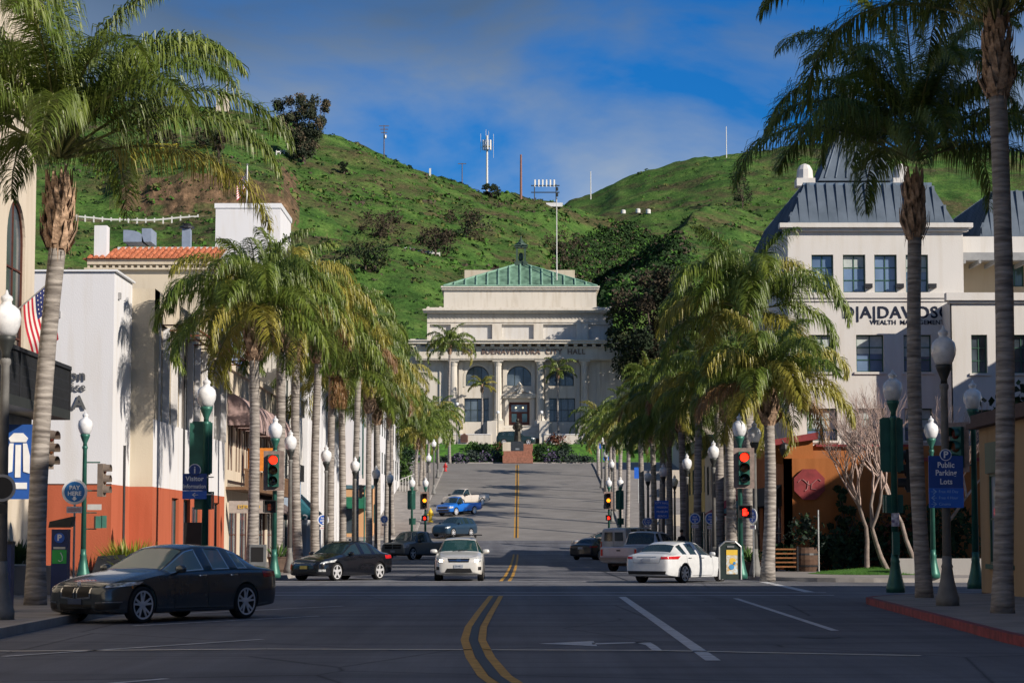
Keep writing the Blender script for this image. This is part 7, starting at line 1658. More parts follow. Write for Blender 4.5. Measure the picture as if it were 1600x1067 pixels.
def pickup(name, label, bodym, glassm, L=5.3, W=1.9, H=1.8, wb=3.4, wr=.38, style='five', group='cars', ov=.92, crew=True, canopy=False, cat='pickup truck', bw=.30):
    f = L / 2; r = -L / 2; w = W / 2 / .93; h = H / 1.9
    cabb = f - (3.55 if crew else 2.75) * L / 5.8; ch = f - 1.28 * L / 5.8; wt = f - 1.95 * L / 5.8; B_ = 1.12 * h
    st = [(f, .70 * w, .42, .90 * h, .60 * w, .98 * h, 1.0 * h), (f - .05, .84 * w, .36, .99 * h, .70 * w, 1.06 * h, 1.08 * h), (f - .18, .91 * w, .33, 1.03 * h, .76 * w, 1.11 * h, 1.13 * h), (f - .6, .93 * w, .32, 1.07 * h, .78 * w, 1.15 * h, 1.18 * h), (ch + .12, .93 * w, .32, 1.10 * h, .78 * w, 1.17 * h, 1.21 * h),
          (ch, .93 * w, .32, 1.12 * h, .77 * w, 1.19 * h, 1.23 * h), (wt, .93 * w, .32, 1.14 * h, .66 * w, 1.74 * h, 1.82 * h), (wt - .30, .93 * w, .32, 1.14 * h, .66 * w, 1.82 * h, 1.89 * h)]
    side = {5: 0, 6: 0}
    k = 7
    if crew:
        mid = wt - 1.0 * L / 5.8; st += [(mid + .05, .93 * w, .32, 1.14 * h, .66 * w, 1.83 * h, 1.90 * h), (mid - .05, .93 * w, .32, 1.14 * h, .66 * w, 1.83 * h, 1.90 * h)]; side[7] = 0; side[9] = 1; k = 9
    st += [(cabb + .22, .93 * w, .32, 1.14 * h, .65 * w, 1.80 * h, 1.87 * h)]
    if not crew: side[7] = 0
    n_ = len(st) - 1
    st += [(cabb, .93 * w, .32, 1.13 * h, .68 * w, 1.22 * h, 1.24 * h), (cabb - .06, .93 * w, .32, B_, .84 * w, B_ + .035, B_ + .03), (cabb - .5, .93 * w, .32, B_, .85 * w, B_ + .035, B_ + .03), (r + .4, .93 * w, .34, B_, .85 * w, B_ + .035, B_ + .03), (r + .06, .92 * w, .40, B_, .85 * w, B_ + .035, B_ + .03), (r, .90 * w, .48, B_ - .04, .84 * w, B_, B_)]
    c = make_car(name, label, cat, st, bodym, glassm, f - ov, f - ov - wb, wr, .26, W - .24, style, dict(ws=5, rear=n_, side=side), group=group, extra=dict(sharp=[n_ + 1, n_ + 2, len(st) - 2, len(st) - 1]))
    c['f'] = f; c['r'] = r; seats(c, (f - 1.5 * L / 5.8, cabb + .1), .6 * h, W / 2 * .8, (wt - .15,) + ((wt - .95 * L / 5.8,) if crew else ())); mirrors(c, ch - .25, W / 2, 1.18 * h, TRIM, 1.4)
    MB().box(r + .12, cabb - .15, -W / 2 * .80, W / 2 * .80, B_ + .05, B_ + .055).build('bed_cover', TRIM, c['root'])
    for ang, sg in ((90, -1), (-90, 1)):
        for x in [ch - .12, mid if crew else cabb + .15] + ([cabb + .08] if crew else []): c['seam']([(sg * x, 1.1 * h), (sg * x, .5)], ang)
    MB().box(r - .14, r + .05, -W / 2 * .93, W / 2 * .93, .50, .66).build('rear_bumper', mat('gray_bumper', (.16, .17, .18), .4, .5) if 'silver' in label else TRIM, c['root'])
    c['h'] = h; return c
c = pickup('pickup_truck', 'gray crew cab pickup truck with dark grille parked on the left', paint('gunmetal_paint', (.16, .18, .19), .3, .32), carglass('pickup_glass', (.04, .07, .08), .3), 5.8, 2.02, 1.9, 3.57, .40, 'five', PK_)
p = c['patch']; h = c['h']
p('grille', [(-.62, .72), (.62, .72), (.66, 1.02), (-.66, 1.02)], 0, TRIM, .01, 8, 6); p('grille_cross', [(-.04, .70), (.04, .70), (.04, 1.04), (-.04, 1.04)], 0, paint('gunmetal_paint', (.085, .1, .11)), .03, 2, 6); p('grille_cross', [(-.66, .85), (.66, .85), (.66, .89), (-.66, .89)], 0, paint('gunmetal_paint', (.085, .1, .11)), .03, 8, 1)
p('bumper', [(-.85, .42), (.85, .42), (.85, .62), (-.85, .62)], 0, mat('gray_bumper', (.16, .17, .18), .4, .5), .012, 8, 3); p('plate', [(-.17, .48), (.17, .48), (.17, .62), (-.17, .62)], 0, PLT, .03, 3, 2)
for s in (1, -1): p('headlight', [(s * .68, .78), (s * .96, .80), (s * .98, 1.02), (s * .68, 1.02)], 14 * s, HLG, .01, 6, 5)
put(c, -6.4, 150.5, 240)
BLUP = paint('bright_blue_paint', (.01, .14, .55), .2, .3)
c = pickup('pickup_truck', 'bright blue pickup truck with white wheels on the hill at the left', BLUP, carglass('tinted_glass', (.02, .04, .05)), 5.0, 1.80, 1.74, 2.9, .36, 'steel', PK_, crew=False)
p = c['patch']
p('grille', [(-.55, .66), (.55, .66), (.58, .84), (-.58, .84)], 0, TRIM, .01, 8, 6); p('bumper', [(-.80, .42), (.80, .42), (.80, .58), (-.80, .58)], 0, TRIM, .012, 8, 3)
for s in (1, -1): p('headlight', [(s * .60, .68), (s * .86, .70), (s * .88, .86), (s * .60, .86)], 14 * s, HLG, .01, 6, 5)
put(c, -5.0, 211, 235, pitch=-3)
c = pickup('pickup_truck', 'tan and white pickup truck parked just uphill of the blue pickup', paint('tan_paint', (.55, .50, .44), .1, .35), carglass('tinted_glass', (.02, .04, .05)), 5.2, 1.85, 1.78, 3.1, .36, 'steel', PK_, crew=False); put(c, -4.5, 220, 232, pitch=-3)
c = pickup('pickup_truck', 'silver pickup truck seen from behind on the right', paint('silver_paint', (.50, .52, .55), .0, .4), carglass('tinted_glass', (.02, .04, .05)), 5.6, 1.98, 1.86, 3.5, .38, 'steel', 'cars parked at an angle on the right')
p = c['patch']
for s in (1, -1): p('tail_light', [(s * .82, .72), (s * .93, .72), (s * .93, 1.02), (s * .82, 1.02)], 180, TLG, .012, 3, 5)
p('tailgate_handle', [(-.10, .93), (.10, .93), (.10, .99), (-.10, .99)], 180, TRIM, .012, 3, 3); c['seam']([(-.80, .70), (.80, .70)], 180); c['seam']([(-.80, .70), (-.80, 1.08)], 180); c['seam']([(.80, .70), (.80, 1.08)], 180)
put(c, 6.3, 106, 60)
# white van
f = 2.8; r = -2.8; w = 1.0
st = [(f, .70 * w, .42, .78, .55, .88, .90), (f - .06, .86 * w, .34, .90, .7, .98, 1.0), (f - .3, .95 * w, .32, 1.02, .78, 1.10, 1.13), (f - .75, .99 * w, .32, 1.12, .80, 1.19, 1.23), (f - .85, 1.0 * w, .32, 1.14, .80, 1.22, 1.26), (f - 1.6, 1.0 * w, .32, 1.18, .76, 1.98, 2.05), (f - 1.9, 1.0 * w, .32, 1.18, .77, 2.05, 2.12), (f - 2.5, w, .32, 1.18, .78, 2.06, 2.14), (f - 2.6, w, .32, 1.18, .78, 2.06, 2.14), (f - 3.6, w, .32, 1.18, .78, 2.06, 2.14), (f - 3.7, w, .32, 1.18, .78, 2.06, 2.14), (f - 4.9, w, .33, 1.18, .78, 2.05, 2.12), (r + .12, .99 * w, .35, 1.17, .77, 2.02, 2.09), (r + .03, .97 * w, .38, 1.15, .80, 1.95, 2.02), (r, .92 * w, .42, 1.12, .80, 1.75, 1.85)]
c = make_car('parked_van', 'white cargo van seen from behind on the right', 'van', st, paint('van_white', (.52, .53, .55), .05, .35), carglass('tinted_glass', (.02, .04, .05)), 1.9, -1.6, .37, .24, 1.75, 'steel', dict(ws=4, side={4: 0, 5: 0, 6: 0, 8: 1, 10: 2}), group='cars parked at an angle on the right')
p = c['patch']
for s in (1, -1): p('rear_window', [(s * .07, 1.28), (s * .66, 1.28), (s * .62, 1.82), (s * .07, 1.82)], 180, GL1, .012, 5, 5); p('tail_light', [(s * .80, .85), (s * .92, .85), (s * .90, 1.25), (s * .80, 1.25)], 180, TLG, .012, 3, 5)
c['seam']([(0, .5), (0, 1.95)], 180); MB().box(r - .12, r + .05, -.9, .9, .42, .58).build('rear_bumper', TRIM, c['root']); mirrors(c, 1.8, 1.0, 1.3, TRIM, 1.6)
put(c, 7.6, 141.5, 62)
# ------------------------------------------------------------------ street furniture and signs
BLUE = mat('sign_blue', (.012, .055, .26), .45, 0, .08, 3); BLUE2 = mat('sign_bright_blue', (.02, .12, .55), .45, 0, .08, 3); LBL = mat('sign_light_blue', (.25, .45, .7), .5)
def xy(px, Y): return (px - 800) / FPX * Y
def flat(o, y=-.012, parent=None): return o
# visitor information sign on the left signal post
Y = 59.2; X = xy(305, Y); z = za(758, Y)
t = empty('visitor_sign', (X, Y, z), 0, 'blue visitor information sign with round i symbol on the teal post', 'sign')
MB().box(-.32, .32, -.012, .012, -.14, .31).build('panel', BLUE, t); MB().box(-.32, .32, -.012, .012, -.36, -.143).build('arrow_panel', BLUE2, t)
MB().lathe([(.165, -.012), (.165, .012)], (0, 0, .40), 24, axis='Y').build('badge', SW, t); MB().lathe([(.145, -.016), (.145, -.0125)], (0, 0, .40), 24, axis='Y').build('badge_face', BLUE, t)
text('i', .26, SW, (0, -.018, .40), parent=t, ext=.002, bold=.006); text('Visitor', .17, SW, (0, -.015, .17), parent=t, ext=.002, bold=.004); text('Information', .155, SW, (0, -.015, -.03), parent=t, ext=.002, bold=.003, sx=.8)
mb = MB(); 
def arrow(mb, x, z, s, L_=.2, w=.016, y=-.015):
    mb.prism([(x - L_ / 2, y, z - w / 2), (x + L_ / 2, y, z - w / 2), (x + L_ / 2, y, z + w / 2), (x - L_ / 2, y, z + w / 2)], (0, -.002, 0)); e = x + s * L_ / 2
    for k in (-1, 1): mb.prism([(e, y, z), (e - s * .07, y, z + k * .06), (e - s * .085, y, z + k * .045), (e - s * .02, y, z)][::k], (0, -.003, 0))
arrow(mb, .02, -.25, -1, .16); mb.build('arrow', SW, t); MB().box(.3, .5, .0, .03, -.25, -.22).box(.3, .5, 0, .03, .2, .23).build('mount', MET, t)
# pay here signs: white ring with blue disc
def pay(px, py, Y, lab, zb=None, sub=True, sc=1.0, rz=0, post=True):
    z = za(py, Y); zb_ = G(Y) + .15; t = empty('pay_sign', (xy(px, Y), Y, zb_), rz, lab, 'sign', 'round pay here signs'); h = z - zb_
    if post: MB().tube([(0, .03, 0), (0, .03, h + .2)], .028).build('post', MET, t)
    MB().lathe([(.33 * sc, -.01), (.33 * sc, .01)], (0, 0, h), 28, axis='Y').build('ring', SW, t); MB().lathe([(.265 * sc, -.016), (.265 * sc, -.0105)], (0, 0, h), 28, axis='Y').build('disc', BLUE2 if Y > 75 else mat('pay_blue', (.02, .16, .45), .5, 0, .1, 4), t)
    text('PAY', .15 * sc, SW, (0, -.019, h + .10 * sc), parent=t, ext=.002, bold=.004); text('HERE', .15 * sc, SW, (0, -.019, h - .05 * sc), parent=t, ext=.002, bold=.004)
    mb = MB(); mb.prism([(-.03, -.017, h - .12 * sc), (-.03, -.017, h - .17 * sc), (-.07, -.017, h - .17 * sc), (0, -.017, h - .24 * sc), (.07, -.017, h - .17 * sc), (.03, -.017, h - .17 * sc), (.03, -.017, h - .12 * sc)], (0, -.003, 0)); mb.build('arrow', SW, t)
    if sub: MB().box(-.2 * sc, .2 * sc, -.012, .012, h - .55 * sc, h - .38 * sc).build('sub_plate', SW, t); MB().box(-.17 * sc, .17 * sc, -.015, -.0125, h - .50 * sc, h - .48 * sc).box(-.17 * sc, .17 * sc, -.015, -.0125, h - .45 * sc, h - .43 * sc).build('small_print', mat('red_print', (.4, .03, .03), .6), t)
    return t
pay(118, 768, 57, 'round pay here sign on a pole beside the parking meter kiosk', sc=.98)
pay(506, 812, 109, 'round pay here sign among the palms left of the black sedan', sc=.85)
pay(601, 811, 150, 'round pay here sign left of the gray pickup truck', sc=.8); pay(1110, 810, 103, 'round pay here sign over a small green plate on the right', sc=.85); pay(1085, 810, 108, 'round pay here sign second from the right beside the lamp', sc=.8); pay(1009, 815, 148, 'left one of two overlapping round pay signs above the silver pickup', sc=.8); pay(1012.5, 814.5, 144, 'right one of two overlapping round pay signs above the silver pickup', sc=.78)
pay(1175, 806, 81, 'round pay here sign turned edge-on beside the right red signal', sc=.85, rz=-1.1)
# parking kiosk
Y = 53; X = xy(98, Y); t = empty('parking_kiosk', (X, Y, .15), 0, 'dark blue parking pay station with slanted solar top and green sticker', 'parking meter')
mb = MB(); mb.box(-.19, .19, -.17, .17, 0, 1.62); mb.build('cabinet', mat('kiosk_blue', (.012, .03, .12), .45, 0, .15, 3), t); MB().hexa([(-.25, -.26, 1.66), (.27, -.26, 1.66), (.27, .22, 1.70), (-.25, .22, 1.70), (-.23, -.24, 1.80), (.30, -.24, 1.92), (.30, .2, 1.92), (-.23, .2, 1.80)]).build('solar_top', TRIM, t)
MB().lathe([(.12, -.02), (.12, 0)], (0, -.172, 1.42), 24, axis='Y').build('disc', BLUE2, t); text('P', .2, SW, (0, -.196, 1.42), parent=t, ext=.002, bold=.008)
MB().box(-.17, .17, -.18, -.172, .82, 1.14).build('sticker', mat('bright_green', (.03, .42, .08), .5), t); mb = MB(); mb.tube([(-.02, -.184, .9), (.02, -.184, .87), (.07, -.184, .89), (.08, -.184, .98), (.03, -.184, 1.08)], .012, 5); mb.build('sticker_mark', SW, t); MB().box(-.14, .14, -.178, -.172, 1.16, 1.21).build('slot', MET, t)
t = empty('parking_kiosk', (xy(10, 44), 44, .15), 0, 'dark blue pay station cabinet partly cut by the left edge', 'parking meter'); MB().box(-.17, .17, -.15, .15, 0, 1.3).build('cabinet', mat('kiosk_blue', (.012, .03, .12)), t); MB().box(-.19, .19, -.18, .15, 1.3, 1.36).build('cap', TRIM, t)
t = empty('round_sign', (-8.98 + .02, 39.35, 2.45), 0, 'dark round sign with pale ring on the left edge lamp post', 'sign'); MB().lathe([(.24, -.012), (.24, .012)], (.02, 0, 0), 24, axis='Y').build('ring', mat('gray_ring', (.3, .31, .32), .5), t); MB().lathe([(.19, -.016), (.19, -.0125)], (.02, 0, 0), 24, axis='Y').build('disc', TRIM, t); MB().box(-.06, .1, -.04, .04, -.45, -.28).build('lock_box', TRIM, t)
# public parking sign
Y = 47.3; X = xy(1477, Y); z1, z0 = za(712, Y), za(793, Y); h = z1 - z0; w = 54 / FPX * Y / 2
t = empty('parking_sign', (X, Y, z0), 0, 'large blue public parking lots sign with white arrows on the gray lamp post', 'sign')
MB().box(-w, w, -.015, .015, h * .38, h).build('panel', BLUE, t); MB().box(-w, w, -.015, .015, 0, h * .378).build('direction_panel', BLUE2, t)
MB().lathe([(.125, -.016), (.125, .016)], (0, 0, h + .02), 26, axis='Y').build('badge', SW, t); MB().lathe([(.108, -.022), (.108, -.0165)], (0, 0, h + .02), 26, axis='Y').build('badge_face', BLUE, t)
text('P', .2, SW, (0, -.024, h + .02), parent=t, ext=.002, bold=.006)
for s, k in (('Public', .82), ('Parking', .67), ('Lots', .50)): text(s, .165, SW, (0, -.018, h * k), parent=t, ext=.002, bold=.003, sx=.9)
mb = MB()
for s, k, d in (('Free All Day', .31, 1), ('Free 4 Hour', .19, -1), ('Cinema', .07, 1)): text(s, .085, LBL, (-.16, -.018, h * k), parent=t, ext=.001, align='LEFT', sx=.95); arrow(mb, -.26, h * k, d, .12, .01, -.018)
mb.build('arrows', LBL, t); MB().box(-.12, .12, .0, .2, h * .25, h * .3).box(-.12, .12, 0, .2, h * .85, h * .9).build('mount', MET, t)
# blue direction sign in the right row
Y = 128; t = empty('direction_sign', (xy(1033, Y), Y, za(810, Y)), 0, 'blue direction sign with four white lines among the right palms', 'sign'); w = 22 / FPX * Y / 2; h = 28 / FPX * Y
MB().box(-w, w, -.02, .02, 0, h).build('panel', BLUE2, t); MB().tube([(0, .06, -(za(810, Y) - .15)), (0, .06, h)], .05).build('post', MET, t)
for i, s in enumerate(('CITY HALL', 'MISSION', 'MUSEUM', 'BEACH')): text(s, .16, SW, (.03, -.025, h * (.86 - .24 * i)), parent=t, ext=.002)
t = empty('direction_sign', (xy(997, 222), 222, G(222) + .15), 0, 'small blue sign uphill on the right pavement', 'sign'); MB().box(-.4, .4, -.02, .02, 2.4, 3.5).build('panel', BLUE2, t); MB().tube([(0, .04, 0), (0, .04, 3.5)], .04).build('post', MET, t)
for px, Y, h, l in ((936.5, 262, 3.1, 'small round blue sign on a white pole at the top right of the street'), (947, 244, 2.9, 'small round blue sign on the upper right lamp row')):
    t = empty('round_sign', (xy(px, Y), Y, G(Y) + .15), 0, l, 'sign'); MB().tube([(0, .03, 0), (0, .03, h + .2)], .04).build('post', SW, t); MB().lathe([(.32, -.01), (.32, .01)], (0, -.02, h), 20, axis='Y').build('disc', BLUE2, t)
# trash bin with poster panel
Y = 77; X = xy(1138, Y); t = empty('trash_bin', (X, Y, .15), .0, 'dark curved trash bin with a colourful poster on the right corner', 'trash bin'); w = .34
mb = MB(); P = [(-w, 0), (w, 0), (w, 1.12), (w * .6, 1.22), (-w * .6, 1.25), (-w, 1.18)]
mb.prism([(x, -.28, z) for x, z in P], (0, .56, 0)); mb.build('cabinet', mat('bin_dark_green', (.03, .045, .042), .4, .2, .2, 3), t, fix=True)
mb = MB(); 
for s in (-1, 1): mb.tube([(s * (w + .03), -.30, 0), (s * (w + .03), -.30, 1.1), (s * w * .5, -.30, 1.28)], .03)
mb.tube([(-w * .5, -.30, 1.28), (w * .5, -.30, 1.28)], .03); mb.build('frame', MET, t)
pm = mat('poster_art', (.6, .38, .08), .6, 0, .1, 7, col2=(.55, .7, .8), detail=2); MB().box(-.13, .25, -.295, -.282, .18, 1.0).build('poster', pm, t)
mb = MB(); mb.box(-.13, .25, -.30, -.296, .82, 1.0); mb.lathe([(.11, -.005), (.11, 0)], (.08, -.298, .62), 14, axis='Y'); mb.build('poster_head', mat('poster_yellow', (.75, .5, .06), .6), t); MB().lathe([(.09, -.005), (.09, 0)], (.05, -.304, .42), 14, axis='Y').lathe([(.05, -.005), (.05, 0)], (.14, -.304, .55), 14, axis='Y').build('poster_spot', mat('poster_blue', (.06, .25, .5), .6, 0, .3, 9), t); MB().box(-.1, .14, -.31, -.282, 1.08, 1.14).build('slot', MET, t)
# closed patio umbrella, hydrants, planters, news boxes
t = empty('patio_umbrella', (xy(1129, 104) + .5, 104, .15), 0, 'closed gray patio umbrella beside the right palms', 'umbrella'); mb = MB(); mb.lathe([(.30, .9), (.24, 1.3), (.18, 2.0), (.08, 2.65), (.02, 2.75)], n=12, flute=.25); mb.build('folded_canopy', mat('gray_canvas', (.22, .22, .25), .9, 0, .2, 3), t); MB().tube([(0, 0, 0), (0, 0, 2.9)], .03).build('pole', MET, t); MB().lathe([(.3, 0), (.28, .08), (.05, .12)], n=16).build('base', IRN, t)
def hydrant(px, Y, m, lab):
    t = empty('fire_hydrant', (xy(px, Y), Y, G(Y) + .15), 0, lab, 'fire hydrant'); MB().lathe([(.17, 0), (.17, .06), (.11, .08), (.11, .5), (.15, .52), (.15, .57), (.12, .62), (.04, .74), (.03, .8)], n=14).build('barrel', m, t, True)
    for s in (-1, 1): MB().lathe([(.07, 0), (.07, s * .1)], (s * .1, 0, .42), 10, axis='X').build('outlet', m, t)
    return t
RP_ = mat('hydrant_red', (.45, .03, .03), .5, 0, .2, 4); YP_ = mat('hydrant_yellow', (.65, .45, .03), .5, 0, .2, 4)
o = hydrant(673, 203, YP_, 'yellow fire hydrant between the signal and the blue pickup'); o.scale = (1.4, 1.4, 1.6); o = hydrant(696, 264, RP_, 'red fire hydrant at the top of the left kerb'); o.scale = (1.3,) * 3
def planter(px, Y, lab, spiky=True, sc=1.0, dx=0):
    t = empty('planter_pot', (xy(px, Y) + dx, Y, G(Y) + .15), 0, lab, 'planter', 'potted plants on the pavements'); t.scale = (sc,) * 3
    MB().lathe([(.22, 0), (.3, .1), (.36, .5), (.4, .56), (.36, .58), (.34, .5), (.02, .48)], n=16).build('pot', mat('dark_clay', (.09, .06, .045), .8, 0, .3, 4), t)
    rr = random.Random(int(px)); mb = MB()
    for k in range(90):
        a = rr.uniform(0, 6.28); e = rr.uniform(.5, 1.45); l = rr.uniform(.4, .85); d = Vector((math.cos(a) * math.cos(e), math.sin(a) * math.cos(e), math.sin(e))); s = Vector((-math.sin(a), math.cos(a), 0)) * .02; o = Vector((.12 * math.cos(a), .12 * math.sin(a), .5)); m1 = o + d * l * .6; m2 = o + d * l + Vector((0, 0, -.12))
        mb.add([o - s, o + s, m1 + s, m1 - s, m2], [(0, 1, 2, 3), (3, 2, 4)])
    mb.build('leaves', mat('bright_leaf', (.07, .14, .03)), t); return t
planter(1163, 86, 'potted grassy plant just behind the right corner lamps'); planter(1172, 83.5, 'potted plant tucked beside the fluted gray lamp base', sc=.9); planter(443, 92, 'dark planter left of the black sedan by the lamp base', sc=1.1, dx=-.2)
# spiky yellow green shrub by the orange wall, beds
def spiky(x, Y, z, r_, h, n, m, lab, seed=1, cat='shrub', name='spiky_shrub'):
    rr = random.Random(seed); mb = MB()
    for k in range(n):
        a = rr.uniform(0, 6.28); q = rr.random() ** .5 * r_ * .5; e = rr.uniform(.45, 1.5); l = h * rr.uniform(.6, 1.05); d = Vector((math.cos(a) * math.cos(e), math.sin(a) * math.cos(e), math.sin(e))); s = Vector((-math.sin(a), math.cos(a), 0)) * .022; o = Vector((q * math.cos(a), q * math.sin(a), 0)); m1 = o + d * l * .6; m2 = o + d * l * .95 + Vector((0, 0, -.1 * l))
        mb.add([o - s, o + s, m1 + s, m1 - s, m2], [(0, 1, 2, 3), (3, 2, 4)])
    o = mb.build(name, m); o.location = (x, Y, z); return tag(o, lab, cat)
YGL = leafmat('yellow_green_blade', (.16, .22, .02), (.38, .38, .05), .3); DGL = leafmat('dark_green_blade', (.02, .05, .015), (.05, .09, .02), .2)
spiky(xy(206, 82.5), 82.6, .15, 1.3, 1.75, 520, YGL, 'bright yellow green spiky shrub against the orange wall'); spiky(xy(180, 82.5), 82.9, .15, .8, .8, 160, DGL, 'small dark green clump left of the yellow green shrub', 2)
spiky(xy(24, 58), 58.6 - 1.0, .15 + .75, .9, .8, 260, DGL, 'dark hedge plant in the stone bed at the left edge', 3)
b = MB().box(-1.0, 1.0, -.4, .4, 0, .72).build('stone_bed', CONC); b.location = (xy(32, 56.8), 56.9, .15); tag(b, 'low stone planting bed at the foot of the cream building', 'planter')
# rounded news box / scooter shapes by the sedan
t = empty('news_rack', (xy(407, 86), 86, .15), 0, 'small gray news rack between the sedan and the left palm', 'news rack'); MB().box(-.35, .25, -.25, .25, .25, 1.15).build('cabinet', mat('rack_gray', (.16, .17, .18), .5, .2, .2, 4), t); MB().box(-.28, .18, -.27, -.25, .5, 1.05).build('door', DARKI, t); MB().box(-.3, -.24, -.2, .2, 0, .25).box(.14, .2, -.2, .2, 0, .25).build('legs', IRN, t)
t = empty('utility_box', (xy(170, 81.5), 81.6, .15), 0, 'low dark bench-like utility box beside the green signal post', 'utility box'); MB().hexa([(-.55, -.3, 0), (.65, -.3, 0), (.65, .3, 0), (-.55, .3, 0), (-.3, -.28, .75), (.6, -.28, .8), (.6, .28, .8), (-.3, .28, .75)]).build('cabinet', IRN, t)
t = empty('notice_board', (xy(303, 88), 88, .15), 0, 'small black notice panel on a gray pole before the orange wall', 'sign'); MB().box(-.35, .35, -.04, .0, 1.1, 2.0).build('board', TRIM, t); MB().tube([(0, .03, 0), (0, .03, 2.6)], .06).build('post', MET, t)
# barrel, shrubs, lawn and hedge at the right corner restaurant
t = empty('wine_barrel', (xy(1257, 94), 94, .15), 0, 'dark wooden barrel planter in front of the orange restaurant', 'barrel'); MB().lathe([(.42, 0), (.52, .3), (.55, .5), (.52, .75), (.45, 1.0), (.4, 1.0)], n=18).build('staves', mat('dark_barrel_wood', (.08, .045, .03), .8, 0, .3, 5), t); MB().lathe([(.505, .2), (.525, .27)], n=18).lathe([(.535, .68), (.52, .76)], n=18).build('hoops', IRN, t)
rr = random.Random(8)
bush(1257, 800, 94, .9, 1.2, [LAV[1], LAV[0]], 'leafy plant growing from the dark wooden barrel', None, n=360, leaf=.1, z=1.1, seed=4)
for i, (px, Y, rx, rz, ms, l) in enumerate(((1220, 95, .8, 1.0, [LAV[1]], 'dark shrub at the left foot of the orange restaurant'), (1290, 96, 1.3, 1.3, [LAV[1]], 'dark hedge right of the wooden barrel'), (1322, 97, 1.6, 1.5, [LAV[1]], 'dark hedge behind the white pole'), (1362, 97, 1.8, 2.0, [LAV[1]], 'dark tall hedge behind the left bare tree'), (1405, 97, 1.9, 2.3, [LAV[1], LAV[2]], 'dark tall hedge between the bare trees'), (1450, 97, 2.0, 2.6, [LAV[1]], 'dark tall hedge behind the parking sign post'), (1495, 96, 2.0, 2.4, [LAV[1]], 'dark tall hedge beside the tan building'))):
    bush(px, 870, Y, rx, rz, ms, l, 'dark hedges beside the restaurant', n=620, leaf=.13, z=.1, seed=i)
for i, px in enumerate((1310, 1326)):
    o = tree(xy(px, 97.5), 97.4, .1, tree_mesh(200 + i, 3.6, .5, 1.6, 16, 90, .1, [LAV[1]], .08), 'slim dark cypress against the orange wall, %s of two' % ('left' if i == 0 else 'right'), 'cypress', 'slim cypresses', name='cypress_tree')
mb = MB(); P = []
for k in range(28):
    a = 2 * math.pi * k / 28; P.append((xy(1368, 89) + 2.1 * math.cos(a) * (1 if math.cos(a) > 0 else 1.35), 88.3 + 3.0 * math.sin(a)))
zc_ = .36; n = len(P); cxy = (sum(p[0] for p in P) / n, sum(p[1] for p in P) / n)
for k in range(n):
    a, b = P[k], P[(k + 1) % n]; a2, b2 = [((p[0] + cxy[0]) / 2, (p[1] + cxy[1]) / 2) for p in (a, b)]
    mb.poly([(*a, .16), (*b, .16), (*b2, .30), (*a2, .30)]); mb.poly([(*a2, .30), (*b2, .30), (*cxy, .36)])
tag(mb.build('corner_lawn', GRASS, fix=True), kind='structure'); rr = random.Random(3); mb = MB()
for k in range(5200):
    a = rr.uniform(0, 6.28); q = rr.random() ** .5; x = cxy[0] + 2.25 * q * math.cos(a); y = cxy[1] + 2.9 * q * math.sin(a); hh = rr.uniform(.05, .11); s = rr.uniform(-.03, .03); z = .15 + .2 * (1 - q)
    mb.add([(x - .012, y, z), (x + .012, y, z), (x + s, y + s, z + hh)], [(0, 1, 2)])
tag(mb.build('grass_blades', leafmat('grass_blade', (.04, .12, .015), (.08, .2, .03), .3)), 'short green grass blades on the corner lawn', 'grass', kind='stuff')
b = MB().box(-2.4, 2.4, -.2, .2, 0, .62).build('low_wall', stucco('gray_wall', (.34, .33, .32), .3)); b.location = (xy(1488, 86), 86, .15); tag(b, 'low gray wall behind the parking sign post', 'wall')
t = empty('white_pole', (xy(1277, 93), 93, .15), 0, 'thin bare white pole in front of the orange restaurant', 'pole'); MB().tube([(0, 0, 0), (0, 0, 2.55)], .035).build('pole', MET, t)
t = empty('patio_rail', (xy(1240, 95), 93.2, .15), 0, 'low slatted patio fence by the restaurant doorway', 'fence'); mb = MB()
for k in range(5): mb.box(-1.1, -.1, 0, .04, .18 + k * .18, .24 + k * .18)
mb.build('slats', mat('patio_wood', (.22, .09, .03), .7, 0, .3, 4), t)
for s in (-1.1, -.14): MB().box(s, s + .06, -.03, .0, 0, 1.05).build('post', IRN, t)
# bare branching trees
def bare_tree(x, y, seed, h, lean, lab, spread=.5):
    rr = random.Random(seed); tb = MB(); bb = MB()
    def grow(p, d, l, r_, dep):
        k = 3; pts = [p]; dd = d.copy()
        for i in range(k):
            dd = (dd + Vector((rr.gauss(0, .12), rr.gauss(0, .12), .06))).normalized(); pts.append(pts[-1] + dd * l / k)
        (tb if dep < 2 else bb).tube(pts, [r_ * (1 - .3 * i / k) for i in range(k + 1)], 7 if dep < 2 else 4, cap=False)
        if dep >= 7: return
        nb = 2 if dep < 1 else rr.choice((2, 3, 3)) if dep < 6 else 2
        for b in range(nb):
            a = rr.uniform(0, 6.28); t = Vector((math.cos(a), math.sin(a), rr.uniform(-.1, .5))); nd = (dd * (1.25 if dep > 2 else 1.0) + t * spread * rr.uniform(.5, 1.2)).normalized()
            grow(pts[-1] if b < 2 else pts[-2], nd, l * rr.uniform(.66, .86), r_ * (.66 if dep < 2 else .62), dep + 1)
    grow(Vector((0, 0, -.1)), Vector(lean).normalized(), h * .25, .115, 0)
    t = empty('bare_tree', (x, y, .3), 0, lab, 'bare tree', 'leafless trees on the corner lawn')
    TB = mat('pale_twig', (.30, .23, .20), .85, 0, .25, 3, col2=(.42, .31, .27)); tb.build('trunk', mat('pale_bark', (.22, .18, .16), .9, 0, .3, 4), t, True); bb.build('branches', TB, t); return t
